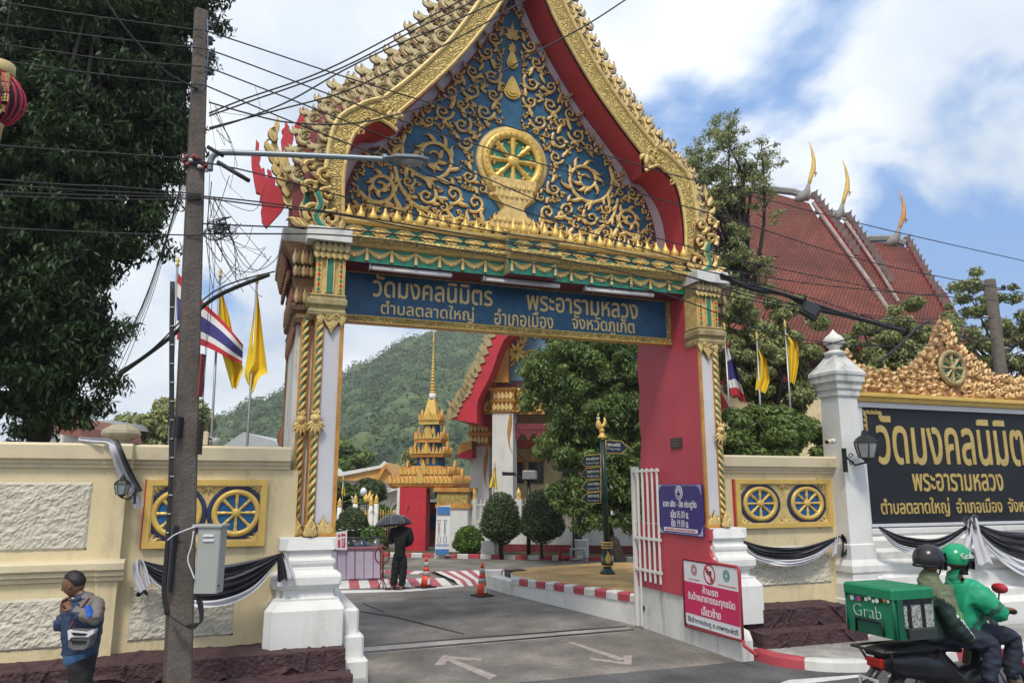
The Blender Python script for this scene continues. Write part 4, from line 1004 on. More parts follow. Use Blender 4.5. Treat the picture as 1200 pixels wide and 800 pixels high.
    for (x_, z_, R_, a0, sg, tn) in ((1.02, zt+.25, .20, -1.2, -1, 1.4), (.78, zt+.34, .16, -2.0, -1, 1.3), (.95, zt+.62, .15, -1.5, -1, 1.3), (.72, zt+.70, .13, -2.2, -1, 1.2), (.90, zt+.92, .13, -1.5, -1, 1.2), (.70, zt+1.02, .12, -2, -1, 1.1)):
        spiral(g, x_, z_, R_, R_*.2, tn, a0, sg, .042, 10.5, .10, gold, maroon, 3, .7)
    for k_ in range(9): leaf(g, 1.15-.07*k_, zt+.03+.02*abs(k_-4), PI/2+.15*k_, .24, 1.2, .05, 10.52, .08, gold, maroon)
    B(g, 'naga_scroll', P)
    g = MB(); q = smooth_path([(1.2, zt+.04, 0), (.95, zt+.08, 0), (.80, zt+.25, 0), (.86, zt+.45, 0), (.80, zt+.62, 0)], 5); g.stroke([(p.x, p.y) for p in q], .035, 10.42, .04, green, gold, .5)
    q = smooth_path([(.75, zt+.12, 0), (.62, zt+.35, 0), (.68, zt+.58, 0), (.60, zt+.85, 0)], 5); g.stroke([(p.x, p.y) for p in q], .035, 10.55, .04, green, gold, .5); B(g, 'green_scroll', P)
    # upright finials, traced in the plane where they stand
    def sil(pts, Y, th, m, name, ms=None):
        pp = [atY(290+x/2.96, 130+y/2.96, Y) for x, y in pts]; g = MB(); g.prism([(p.x, p.z) for p in pp], Y-th/2, Y+th/2, m, ms); return B(g, name, P)
    F1 = [(105, 18), (112, 55), (102, 90), (104, 125), (116, 150), (128, 140), (140, 165), (150, 200), (165, 240), (170, 310), (150, 345), (125, 320), (118, 280), (100, 235), (90, 170), (82, 120), (88, 65)]
    sil(F1, 11.3, .1, gold, 'flame_finial', brown)
    g = MB()
    for x_, y_, l, a in ((92, 150, .3, 2.0), (104, 190, .3, 1.9), (112, 230, .3, 1.8), (125, 268, .3, 1.7), (140, 300, .3, 1.6), (96, 110, .3, 1.7)):
        p = atY(290+x_/2.96, 130+y_/2.96, 11.24); leaf(g, p.x, p.z, a, l, -1.4, .05, 11.24, .06, gold, brown)
    B(g, 'finial_relief', P)
    if side < 0:
        RD = [(30, 103), (41, 118), (38, 150), (46, 165), (40, 185), (48, 205), (58, 200), (62, 232), (72, 235), (68, 205), (82, 212), (86, 232), (98, 235), (96, 262), (110, 265), (120, 290), (130, 330), (118, 350), (95, 375), (65, 408), (50, 385), (46, 350), (52, 325), (42, 310), (44, 290), (30, 285), (22, 240), (14, 190), (13, 160), (26, 150)]
        sil(RD, 12.25, .1, redp, 'red_finial')
        sil([(130, 38), (145, 60), (143, 75), (157, 70), (160, 100), (152, 125), (150, 150), (136, 160), (120, 140), (116, 105), (124, 85), (118, 70), (130, 60)], 12.2, .1, redp, 'red_finial')
        sil([(160, 60), (175, 30), (190, -10), (210, 0), (215, 60), (190, 110), (170, 110)], 12.1, .1, redp, 'red_finial')
    return P
PLf = pillar(-1); PRt = pillar(1)
# low white bases on the driveway side
b = MB(); b.box(1.395, 1.60, 10.22, 12.5, .0, .93, white, c=.03); b.box(1.395, 1.66, 10.12, 12.52, .0, .62, white, c=.03); b.box(1.395, 1.71, 10.02, 12.55, 0, .34, white_old, c=.03); b.build('white_base', PLf)
b = MB()
pr = [(9.55, 0), (9.55, .28), (9.62, .40), (9.75, .42), (9.95, .66), (10.3, .71), (12.5, .71), (12.5, 0)]
vs = [(7.0, y, z) for y, z in pr]+[(7.22, y, z) for y, z in pr]; n = len(pr)
b.add(vs, [tuple(range(n)), tuple(range(2*n-1, n-1, -1))]+[(i, n+i, n+(i+1) % n, (i+1) % n) for i in range(n)], white_old); b.build('white_base', PRt)
# ================================================================ TREES
leafM = {
 'dark': mat('leaf_dark', (.050, .090, .026), .5, 0, .5, 1.2, c2=(.018, .040, .012), leaf=True),
 'mid': mat('leaf_mid', (.19, .27, .07), .5, 0, .5, 1.0, c2=(.07, .12, .035), leaf=True),
 'olive': mat('leaf_olive', (.34, .37, .15), .6, 0, .5, .9, c2=(.17, .20, .085), leaf=True),
 'bright': mat('leaf_bright', (.12, .22, .03), .5, 0, .4, 2, c2=(.06, .13, .02), leaf=True),
 'hill': mat('leaf_hill', (.135, .19, .075), .7, 0, .5, .07, c2=(.04, .08, .04), leaf=True),
 'topiary': mat('leaf_topiary', (.09, .13, .045), .5, 0, .4, 4, c2=(.05, .08, .028), leaf=True),
}
def leaf_mesh(name, clumps, n, ln, wd, m, seed=0, droop=.3, shell=.55, upb=.4):
    """n small leaves spread over the clumps (x, y, z, rx, ry, rz)"""
    g = np.random.default_rng(seed); C = np.array(clumps, float); wgt = (C[:, 3]*C[:, 5])**1.0; wgt /= wgt.sum()
    idx = g.choice(len(C), n, p=wgt); d = g.normal(size=(n, 3)); d /= np.linalg.norm(d, axis=1)[:, None]
    r = shell+(1.08-shell)*g.random(n)**.7; P = C[idx, :3]+d*C[idx, 3:6]*r[:, None]
    nr = d*.7+g.normal(size=(n, 3))*.55; nr[:, 2] += upb; nr /= np.linalg.norm(nr, axis=1)[:, None]
    t = g.normal(size=(n, 3)); t[:, 2] -= droop*2; t -= nr*(t*nr).sum(1)[:, None]; t /= np.linalg.norm(t, axis=1)[:, None]
    b = np.cross(nr, t); s = (.65+.7*g.random(n))[:, None]
    v = np.empty((n, 4, 3)); v[:, 0] = P-t*ln*.5*s; v[:, 1] = P+b*wd*.5*s-t*ln*.05*s; v[:, 2] = P+t*ln*.5*s-nr*ln*.12*s; v[:, 3] = P-b*wd*.5*s-t*ln*.05*s
    me = bpy.data.meshes.new(name); me.vertices.add(n*4); me.vertices.foreach_set('co', v.reshape(-1).astype('f'))
    me.loops.add(n*4); me.loops.foreach_set('vertex_index', np.arange(n*4, dtype='i')); me.polygons.add(n)
    me.polygons.foreach_set('loop_start', np.arange(0, n*4, 4, dtype='i')); me.polygons.foreach_set('loop_total', np.full(n, 4, dtype='i')); me.materials.append(m); me.update(calc_edges=True); return me
def clumps_in(regions, rs, dens, seed):
    g = random.Random(seed); o = []
    for (x, y, z, rx, ry, rz) in regions:
        k = max(1, int(dens*rx*ry*rz/(rs**3)))
        for _ in range(k):
            while True:
                d = Vector((g.uniform(-1, 1), g.uniform(-1, 1), g.uniform(-1, 1)))
                if d.length < 1: break
            q = rs*g.uniform(.6, 1.25); o.append((x+d.x*rx*.9, y+d.y*ry*.9, z+d.z*rz*.9, q*1.15, q*1.15, q*.8))
    return o
def regs(lst):
    """crown masses read from sight lines: (px, py, distance, radius in px, depth factor)"""
    o = []
    for px, py, D, r, *f in lst:
        p = atD(px, py, D); q = r*D/FPX/math.cos(math.atan2(p.z-2.5, D)); k = f[0] if f else 1; o.append((p.x, p.y, p.z, q, q*k, q))
    return o
def tree(label, cat, lst, rs, dens, n, ln, wd, mk, seed, base=None, tr=.18, group=None, droop=.3, twigs=0, name='tree', shell=.55, barkm=None, limbs=14):
    R_ = regs(lst); cx = sum(r[0]*r[3] for r in R_)/sum(r[3] for r in R_); cy = sum(r[1]*r[3] for r in R_)/sum(r[3] for r in R_)
    if base: b_ = atD(*base); bx_, by_, bz_ = b_.x, b_.y, max(0, min(.4, b_.z)) if base[1] > 560 else 0
    else: bx_, by_, bz_ = cx, cy, 0
    t = thing(name, label, cat, (bx_, by_, bz_), 0, group)
    cl = clumps_in(R_, rs, dens, seed); inv = world_of(t).inverted()
    cl2 = [(c[0]-bx_, c[1]-by_, c[2]-bz_, *c[3:]) for c in cl]
    link('crown', leaf_mesh('crown', cl2, n, ln, wd, leafM[mk], seed, droop, shell), t)
    g = random.Random(seed+1); B = barkm or bark; zlow = min(r[2]-r[5]*.4 for r in R_); ztop = max(r[2] for r in R_)
    tb = MB(); fork = Vector((lerp(bx_, cx, .5), lerp(by_, cy, .5), max(bz_+.6, lerp(bz_, zlow, .9))))
    tb.tube(smooth_path([(bx_, by_, bz_-.1), (lerp(bx_, fork.x, .3)+g.uniform(-.1, .1), lerp(by_, fork.y, .3), lerp(bz_, fork.z, .5)), tuple(fork), (cx, cy, lerp(fork.z, ztop, .6))], 5), [tr*(1.15-.9*i/15) for i in range(16)], B, 8); tb.build('trunk', t)
    sel = g.sample(cl, min(limbs, len(cl)))
    lb = MB()
    for c in sel:
        z_ = lerp(fork.z, ztop, g.uniform(0, .45)); s_ = Vector((lerp(fork.x, cx, .3), lerp(fork.y, cy, .3), z_)); e_ = Vector(c[:3]); m_ = s_.lerp(e_, .5)+Vector((g.uniform(-.3, .3), g.uniform(-.3, .3), g.uniform(-.1, .4)))
        lb.tube(smooth_path([tuple(s_), tuple(m_), tuple(e_)], 4), [tr*.42*(1-.85*i/8) for i in range(9)], B, 5)
        for k in range(twigs):
            a = m_.lerp(e_, g.random()); d = Vector((g.uniform(-1, 1), g.uniform(-1, 1), g.uniform(.1, 1.3))).normalized()*rs*g.uniform(1.2, 2.8)
            lb.tube([tuple(a), tuple(a+d*.5+Vector((0, 0, .05))), tuple(a+d)], [tr*.10, tr*.07, tr*.03], B, 3)
    lb.build('limbs', t, kind='stuff'); return t

tree('huge dark leafy mango tree overhanging the cream wall at far left', 'tree',
     [(30, 40, 12.5, 105), (130, 40, 13, 95), (215, -5, 13, 52), (240, -30, 13, 40), (50, 170, 12.5, 105), (150, 150, 13.5, 72), (188, 95, 13.5, 42), (182, 200, 13.5, 42), (172, 270, 13.3, 34), (170, 300, 13.3, 24),
      (40, 300, 12.5, 98), (-20, 400, 12.5, 90), (50, 395, 12.5, 74), (98, 352, 12.6, 40), (108, 385, 12.8, 38), (95, 450, 13, 42), (60, 470, 13, 40), (122, 425, 13.2, 26), (-60, 200, 12.5, 120), (205, 150, 13.5, 36), (206, 60, 13.4, 40), (150, 230, 13.4, 50), (20, 480, 13, 50), (75, 485, 13, 38), (112, 488, 13, 30), (100, 420, 13, 46), (135, 395, 13, 28), (150, 100, 13.6, 60), (90, 250, 13, 80)],
     .26, .95, 190000, .15, .045, 'dark', 11, shell=.3, base=(30, 500, 13.5), tr=.3, droop=.9, barkm=darkbark, limbs=40, twigs=2)
tree('rounded bushy tree standing alone beyond the left wall behind the utility pole', 'tree',
     [(165, 505, 34, 30), (205, 495, 34, 30), (225, 480, 34, 22), (150, 515, 34, 22), (190, 520, 34, 30)], .6, 1.2, 14000, .28, .14, 'olive', 12, tr=.25)
tree('full dark green tree beside the ordination hall, seen through the gate', 'tree',
     [(655, 430, 23, 42), (700, 420, 23, 45), (750, 440, 23, 45), (640, 470, 23, 32), (690, 480, 22.5, 50), (745, 500, 22.5, 48), (660, 520, 22.5, 34), (715, 550, 22, 42), (655, 575, 22.3, 24), (690, 595, 22, 32), (740, 590, 22, 36), (680, 380, 24, 40), (740, 370, 24, 45), (628, 440, 22.6, 22)],
     .28, .85, 100000, .155, .055, 'mid', 13, shell=.3, droop=.6, base=(728, 648, 21.5), tr=.16, barkm=darkbark, limbs=26)
tree('tall thin-leaved tree with bare twigs rising right behind the gate', 'tree',
     [(846, 190, 20, 40), (870, 225, 20, 36), (830, 240, 20, 40), (852, 290, 20, 38), (898, 185, 20, 24), (850, 150, 20, 26), (885, 325, 20, 30), (840, 340, 20, 40), (812, 200, 20, 26), (905, 250, 20, 16)],
     .19, .40, 27000, .10, .036, 'olive', 14, base=(905, 530, 20), tr=.2, twigs=10, shell=.1, barkm=darkbark, limbs=34)
tree('broad olive green tree filling the space behind the flags right of the gate', 'tree',
     [(858, 375, 15.5, 40), (900, 395, 15.5, 38), (938, 420, 15.8, 28), (850, 430, 15.5, 36), (900, 450, 15.5, 38), (945, 465, 15.5, 28), (975, 440, 16.5, 18), (960, 380, 17, 18), (915, 355, 16, 24)],
     .19, .42, 42000, .11, .042, 'olive', 15, base=(905, 540, 15.5), tr=.14, twigs=5, shell=.1, droop=.8, barkm=darkbark, limbs=26)
tree('dark green shrub behind the coping of the short right wall', 'shrub',
     [(868, 510, 13.5, 30), (905, 518, 13.5, 26), (940, 512, 13.6, 26), (965, 520, 13.8, 18), (890, 490, 14, 26)], .22, 1.3, 15000, .11, .05, 'mid', 16, tr=.06, name='shrub')
tree('pale green feathery tree behind the golden crest of the name wall', 'tree',
     [(1012, 405, 17, 26), (1045, 385, 17, 30), (1080, 400, 17, 30), (1010, 435, 17, 26), (1050, 420, 17, 32), (1100, 400, 17.5, 26), (1065, 355, 18, 16)],
     .19, .42, 34000, .10, .04, 'olive', 17, tr=.16, twigs=4, shell=.1, droop=.7, limbs=22)
tree('sparse light tree around the far right concrete pole', 'tree',
     [(1130, 350, 19, 28), (1165, 345, 19, 26), (1120, 390, 19, 30), (1155, 400, 19, 32), (1195, 380, 19, 30), (1190, 430, 19, 34), (1225, 400, 19, 40), (1145, 325, 19, 16)],
     .17, .26, 17000, .12, .05, 'olive', 18, tr=.10, twigs=6, shell=.1, limbs=22)
# garden seen through the gate
tree('dark rounded tree at left edge of the opening below the hill', 'tree', [(412, 530, 60, 20), (428, 545, 60, 16), (400, 548, 60, 18), (440, 560, 60, 12)], 1.0, 1.2, 9000, .55, .3, 'mid', 21, tr=.4)
tree('light green bushy tree left of the spired kiosk', 'tree', [(478, 548, 70, 20), (462, 556, 70, 14), (492, 540, 70, 14)], 1.1, 1.2, 7000, .6, .35, 'olive', 22, tr=.4)
tree('small dark flowering tree beside the street lamp inside the temple yard', 'tree', [(412, 572, 34, 17), (430, 578, 34, 16), (402, 585, 34, 14), (440, 592, 34, 12)], .5, 1.2, 9000, .25, .12, 'topiary', 23, tr=.12)
def topiary(label, px, py, D, rx, rz, base, mk='topiary', n=16000, group=None, seed=1, stems=1, ln=.075):
    c = atD(px, py, D); k = D/FPX; b_ = atD(px, base, D); z0 = max(.0, b_.z)
    t = thing('topiary_bush' if group else 'round_bush', label, 'bush', (c.x, c.y, z0), 0, group)
    X, Z = rx*k, rz*k; H = c.z-z0
    gq = random.Random(seed); cl = [(0, 0, H-Z*.42, X*.98, X*.96, Z*.55), (0, 0, H-Z*.1, X*.84, X*.86, Z*1.0)]+[(X*.62*math.cos(q), X*.62*math.sin(q), H-Z*gq.uniform(-.15, .5), X*.38, X*.38, Z*.4) for q in [gq.uniform(0, 6.3) for _ in range(7)]]
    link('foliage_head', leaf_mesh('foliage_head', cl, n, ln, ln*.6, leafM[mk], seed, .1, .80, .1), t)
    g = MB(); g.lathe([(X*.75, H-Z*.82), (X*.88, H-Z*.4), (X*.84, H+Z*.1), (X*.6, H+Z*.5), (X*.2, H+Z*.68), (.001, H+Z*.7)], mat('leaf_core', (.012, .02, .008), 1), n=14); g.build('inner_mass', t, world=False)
    g = MB()
    for s_ in range(stems): g.tube([(.02*s_, 0, -.05), (.05*(s_-.5)*2, .02, H*.4), ((s_-(stems-1)/2)*X*.7, 0, H-Z*.5)], [.055, .045, .04], darkbark, 7)
    g.build('stem', t, world=False); return t
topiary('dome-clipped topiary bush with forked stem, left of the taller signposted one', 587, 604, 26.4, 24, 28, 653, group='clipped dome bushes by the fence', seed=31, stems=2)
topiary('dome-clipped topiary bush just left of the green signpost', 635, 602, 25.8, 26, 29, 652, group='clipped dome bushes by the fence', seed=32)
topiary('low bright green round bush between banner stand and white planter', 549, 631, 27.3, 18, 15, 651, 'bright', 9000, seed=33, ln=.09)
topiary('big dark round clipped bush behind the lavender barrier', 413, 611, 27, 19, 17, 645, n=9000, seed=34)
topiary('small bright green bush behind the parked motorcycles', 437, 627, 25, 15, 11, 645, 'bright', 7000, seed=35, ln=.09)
# a fan palm
pt = thing('fan_palm', 'low green palm with arching fronds left of the red kiosk wall', 'palm', tuple(atD(452, 650, 30).xy)+(0,))
for k in range(16):
    a = 2*PI*k/16+.3*rnd.random(); l = 1.5+.5*rnd.random(); up_ = .9+.8*rnd.random(); f = MB(); q = []
    P = [(l*t*math.cos(a), l*t*math.sin(a), 1.2+up_*t*1.5-l*.75*t*t*1.1) for t in [i/8 for i in range(9)]]
    f.tube(P, .018, leafM['bright'], 4)
    for i in range(1, 9):
        for s_ in (-1, 1):
            p = Vector(P[i]); d = Vector((-math.sin(a)*s_, math.cos(a)*s_, -.35))*.42*(1-.06*i)+Vector((math.cos(a), math.sin(a), 0))*.2; e = Vector((math.cos(a), math.sin(a), .0))*.04
            f.add([tuple(p-e), tuple(p+e), tuple(p+d)], [(0, 1, 2)], leafM['mid'])
    f.build('frond', pt, world=False)
f = MB(); f.tube([(0, 0, -.05), (0, 0, 1.25)], .11, bark, 8); f.build('trunk', pt, world=False)

# ---------------------------------------------------------------- forested hill
ridge = [(-60, 525), (200, 512), (250, 508), (280, 500), (295, 486), (320, 477), (345, 470), (396, 454), (415, 450), (422, 444), (440, 441), (455, 433), (463, 424), (470, 415), (492, 410), (505, 405), (550, 403), (620, 400), (700, 410), (820, 440), (1000, 480), (1300, 530)]
def ry(px):
    for a, b_ in zip(ridge, ridge[1:]):
        if a[0] <= px <= b_[0]: return lerp(a[1], b_[1], (px-a[0])/(b_[0]-a[0]))
    return 530
DH = 330
def hillpt(px, v):
    top = atD(px, ry(px)+5, DH); lo = atD(px, 560, 150); p = lo.lerp(top, v); 
    if v > 1: p = top+(top-lo)*(v-1); p.z = top.z-(v-1)*60; return p
    p.z = -2+(top.z+2)*(v**.9); p.z += 4*nz(p.x*.02, p.y*.02)*math.sin(min(1, v)*PI); return p
b = MB(); b.grid(lambda u, v: tuple(hillpt(-60+1360*u, v*1.35)), 60, 22, mat('hill_soil', (.03, .045, .02), 1, 0, .3, .02)); hill = props(b.build('hill'), kind='structure')
g = random.Random(9); cl = []
for k in range(3600):
    px, v = g.uniform(200, 800), g.random()**.8
    if px > 640 and g.random() < .6: continue
    p = hillpt(px, v); s_ = g.choice((2.6, 3.4, 4.2, 5.2, 7.0))*(.75+.35*v); cl.append((p.x, p.y, p.z+s_*.45, s_, s_, s_*g.uniform(.75, 1.1)))
b = MB()
ico = []
for i in range(5):
    for j in range(8): a = PI*(i+.5)/5-PI/2; ico.append((math.cos(a)*math.cos(j*PI/4), math.cos(a)*math.sin(j*PI/4), math.sin(a)))
for c in cl:
    rr_ = [[(c[0]+c[3]*.8*math.cos(a)*math.cos(j*PI/3), c[1]+c[4]*.8*math.cos(a)*math.sin(j*PI/3), c[2]+c[5]*.8*math.sin(a)) for j in range(6)] for a in (-.9, -.1, .6, 1.3)]; b.rings(rr_, leafM['hill'], True)
b.build('forest_mass', hill, kind='stuff')
o = link('forest_foliage', leaf_mesh('forest_foliage', cl, 230000, 1.05, .7, leafM['hill'], 41, .1, .85, .5), hill); o['kind'] = 'stuff'
# a few taller crowns that break the skyline
# ================================================================ TEMPLE YARD
def fz(px, py, c): p = atF(px, py, c); return p
TF = Matrix.Translation(O) @ Matrix.Rotation(math.atan2(E1.y, E1.x), 4, 'Z')       # frame of the yard: x along the far kerb, y behind it
def yb_(b, a0, a1, c0, c1, z0, z1, m, c=0.): return b.box(a0, a1, c0, c1, z0, z1, m, TF, c)
def A_(px, py, c): return fa(px, py, c)[0]
def Z_(px, py, c): return fa(px, py, c)[1]
# low white wall with maroon foot and the white railing on it
CW = 1.75
fw = thing('railing', 'white railing with gold-tipped posts on a low white wall behind the clipped bushes', 'fence', tuple(loc(4, CW)))
z_top = Z_(640, 616, CW); zr = Z_(640, 589, CW)
a0, a1 = A_(545, 640, CW), 16.0
b = MB(); yb_(b, a0, a1, CW, CW+.25, 0, z_top, white); b.build('low_wall', fw)
b = MB(); yb_(b, a0-.01, a1, CW-.03, CW, 0, .38, maroon); b.build('maroon_foot', fw)
bar = MB(); bar.box(-.018, .018, -.018, .018, 0, zr-z_top+.1, white); bar.lathe([(.018, zr-z_top+.1), (.001, zr-z_top+.2)], white, n=4); bme = bar.mesh('bar')
Wf = world_of(fw).inverted()
x = a0+.1; i = 0
while x < 14:
    o = link('bar', bme, fw); o.matrix_local = Wf @ TF @ Matrix.Translation((x, CW+.12, z_top)); x += .155
b = MB(); yb_(b, a0, a1, CW+.09, CW+.16, z_top+.12, z_top+.17, white); yb_(b, a0, a1, CW+.09, CW+.16, zr-.1, zr-.05, white); b.build('rail', fw)
for px in (554, 607, 643, 682, 735):
    a = A_(px, 600, CW); b = MB(); yb_(b, a-.13, a+.13, CW-.02, CW+.27, z_top, zr+.12, white, .01); p = loc(a, CW+.12, zr+.12); po = b.build('post', fw)
    b = MB(); b.lathe([(.10, 0), (.12, .05), (.07, .1), (.11, .18), (.08, .28), (.02, .4), (.001, .46)], gold_flat, tuple(p), 10); b.build('gold_finial', po)

# ordination hall
CH = 4.6
hall = thing('ordination_hall', 'white-columned ordination hall with red gable eaves and gold capitals, half hidden by a tree', 'temple hall', tuple(loc(6, CH+4)))
def FP(pts, c0, c1, m, ms=None):
    """outline read on the hall front, given depth behind it"""
    b = MB(); pp = [fa(px, py, c0) for px, py in pts]; b.prism([(a, z) for a, z in pp], c0, c1, m, ms, fr=lambda x, y, z: tuple(TF @ Vector((x, y, z)))); return b
def hall_column(px0, px1, ytop, c, wd, yb=645):
    a0, z1 = fa(px0, ytop, c); a1, _ = fa(px1, ytop, c); b = MB(); yb_(b, a0, a1, c, c+(a1-a0), 0, z1, white); o = b.build('column', hall)
    w_ = (a1-a0); am = (a0+a1)/2; b = MB(); H = Z_(px0, ytop-wd, c)-z1
    pf = [(0, 0), (.04, .02), (.1, .06), (.03, .12), (.03, .35), (.10, .42), (.14, .5), (.05, .55), (.07, .8), (.18, .95), (.2, 1.0)]
    b.rings([[tuple(TF @ Vector((am+s*(w_/2+q*w_), c+w_/2+t*(w_/2+q*w_), z1+z*H))) for s, t in ((-1, -1), (1, -1), (1, 1), (-1, 1))] for q, z in pf], gold_red); co = b.build('capital', o)
    for k in range(5):
        for zz_ in (.1, .55):
            g = MB(); leaf(g, a0+w_*(k+.5)/5, z1+H*zz_, PI/2, H*.36, 0, w_*.09, c-w_*.07, .05, gold, brown, fr=lambda x, y, z: tuple(TF @ Vector((x, y, z)))); g.build('petal', co)
    g = MB(); leaf(g, a0+w_*.9, z1-.02, -PI/2, H*1.6, .4, .06, c-.01, .04, gold_red, brown, fr=lambda x, y, z: tuple(TF @ Vector((x, y, z)))); g.build('hanging_bracket', co)
    return o
hall_column(577, 601, 484, CH, 29); hall_column(551, 573, 523, CH+1.8, 32); hall_column(693, 716, 484, CH, 29); hall_column(740, 762, 500, CH+1.5, 30)
# stylobate and inner cream wall
b = MB(); yb_(b, A_(545, 600, CH), 18, CH+3.2, CH+12, 0, Z_(640, 455, CH+3), mat('hall_cream', (.68, .58, .34), .7)); b.build('inner_wall', hall)
for px in (561, 605, 628, 668, 705, 740):
    a = A_(px, 550, CH+3.15); z0, z1 = Z_(px, 566, CH+3.15), Z_(px, 540, CH+3.15); b = MB(); w_ = .34
    b.prism([(a-w_, z0), (a+w_, z0), (a+w_, z1), (a, z1+.35), (a-w_, z1)], CH+3.1, CH+3.19, mat('window_brown', (.10, .04, .025), .4), fr=lambda x, y, z: tuple(TF @ Vector((x, y, z)))); wo_ = b.build('window', hall)
    b = MB(); yb_(b, a-w_*.75, a-.03, CH+3.07, CH+3.1, z0+.05, z1, mat('window_pane', (.03, .035, .04), .15)); b.build('pane', wo_); b = MB(); yb_(b, a+.03, a+w_*.75, CH+3.07, CH+3.1, z0+.05, z1, MATS['window_pane']); b.build('pane', wo_)
    b = MB(); b.prism([(a-w_-.1, z1-.05), (a+w_+.1, z1-.05), (a, z1+.55)], CH+3.02, CH+3.09, gold_red, fr=lambda x, y, z: tuple(TF @ Vector((x, y, z)))); b.build('pointed_hood', wo_)
FP([(555, 485), (760, 485), (760, 470), (555, 470)], CH+.35, CH+.9, gold_red, brown).build('lower_beam', hall)
FP([(560, 470), (760, 470), (760, 448), (560, 456)], CH+.3, CH+1.0, gold_band, brown).build('upper_beam', hall)
FP([(578, 448), (596, 448), (596, 398), (578, 398)], CH+.1, CH+.7, gold_red, brown).build('gilded_post', hall)
ped = FP([(562, 446), (760, 446), (680, 300), (650, 280), (600, 360)], CH+.5, CH+.8, mat('hall_blue', (.12, .22, .33), .5)); pe = ped.build('pediment', hall)
gg = random.Random(77)
frT = lambda x, y, z: tuple(TF @ Vector((x, y, z)))
for k in range(70):
    px, py = gg.uniform(575, 740), gg.uniform(385, 446)
    if py < 446-(px-560)*1.7: continue
    a, z = fa(px, py, CH+.5); g = MB(); spiral(g, a, z, .26, .05, 1.3, gg.uniform(0, 6), gg.choice((-1, 1)), .05, CH+.49, .09, gold_flat, brown, 3, .8, fr=frT); g.build('scroll_ornament', pe)
a, z = fa(605, 413, CH+.45)
for k in range(9): g = MB(); leaf(g, a+.08*math.cos(k*.7), z+.08*math.sin(k*.7), k*.7, .5, .3, .08, CH+.42, .1, gold_flat, brown, fr=frT); g.build('sun_petal', pe)
for px, py in ((562, 462), (568, 462), (610, 462), (616, 478), (566, 478), (572, 478), (606, 478), (622, 462), (630, 478), (640, 462)):
    a, z = fa(px, py, CH+.3); g = MB(); spiral(g, a, z, .22, .05, 1.4, px, 1, .05, CH+.29, .09, gold_flat, brown, 3, .8, fr=frT); g.build('scroll_ornament', hall)
# red valance with cut-out fringe
b = FP([(600, 496), (762, 496), (762, 503), (600, 503)], CH+.5, CH+.6, maroon); va = b.build('valance', hall)
for k in range(12):
    px = 606+13*k; g = MB()
    for (dx_, dy_, r_) in ((0, 508, .16), (-4, 506, .10), (4, 506, .10), (0, 513, .07)):
        a, z = fa(px+dx_, dy_, CH+.5); g.rings([[frT(a+r*math.cos(t*PI/4), CH+.5+y_, z+r*math.sin(t*PI/4)) for t in range(8)] for r, y_ in ((r_, 0), (r_, .05))], maroon)
    g.build('fringe_pendant', va)
b = FP([(600, 516), (762, 516), (762, 530), (600, 524)], CH+2.6, CH+3.1, mat('pale_red_roof', (.55, .10, .08), .6)); b.build('pent_roof', hall)
# gable roof: red underside, gold flame edge
LE = [(680, 150), (640, 240), (612, 320), (590, 370), (573, 392), (565, 412), (557, 432), (549, 445), (545, 458), (538, 466), (531, 480), (526, 490)]
LI = [(694, 190), (660, 260), (632, 330), (606, 380), (588, 398), (580, 416), (575, 432), (568, 448), (562, 458), (557, 470), (556, 482), (556, 496)]
rf = MB(); cc0, cc1 = CH-.9, CH+9
pe_ = [fa(*p, cc0) for p in LE]; pi_ = [fa(*p, cc0) for p in LI]; n = len(pe_)
vs = [frT(a, cc0, z) for a, z in pe_]+[frT(a, cc1, z) for a, z in pe_]+[frT(a+.1, cc0, z-.0) for a, z in pi_]+[frT(a+.1, cc1, z) for a, z in pi_]
fs = []
for i in range(n-1): fs += [(i, i+1, n+i+1, n+i), (2*n+i, 3*n+i, 3*n+i+1, 2*n+i+1), (i, 2*n+i, 2*n+i+1, i+1)]
fs += [(n-1, 3*n-1, 4*n-1, 2*n-1)]
rf.add(vs, fs, redp); rf.build('roof_eave', hall)
rf = MB(); ax = pe_[0][0]
vs = [frT(2*ax-a, cc0, z) for a, z in pe_]+[frT(2*ax-a, cc1, z) for a, z in pe_]; rf.add(vs, [(i, i+1, n+i+1, n+i) for i in range(n-1)], redp); rf.build('roof_eave', hall)
for i in range(n-1):
    for q in (0, .5):
        a, z = lerp(pe_[i][0], pe_[i+1][0], q), lerp(pe_[i][1], pe_[i+1][1], q); g = MB()
        g.prism([(a-.02, z-.2), (a+.3, z-.1), (a+.2, z+.2), (a-.02, z+.38), (a-.08, z+.22), (a-.17, z+.2), (a-.07, z+.05)], cc0-.06, cc0+.06, gold_old, brown, fr=frT); g.build('flame_ornament', hall)
tip = [(526, 492), (523, 486), (527, 478), (524, 468), (528, 470), (531, 480), (534, 488)]; FP(tip, cc0-.05, cc0+.05, gold_old, brown).build('naga_finial', hall)
b = FP([(538, 520), (553, 516), (553, 526), (536, 532)], CH+1, CH+6, gold_red, brown); b.build('lower_eave', hall); b = FP([(536, 532), (553, 527), (553, 536), (538, 537)], CH+1, CH+6, redp); b.build('lower_eave', hall)

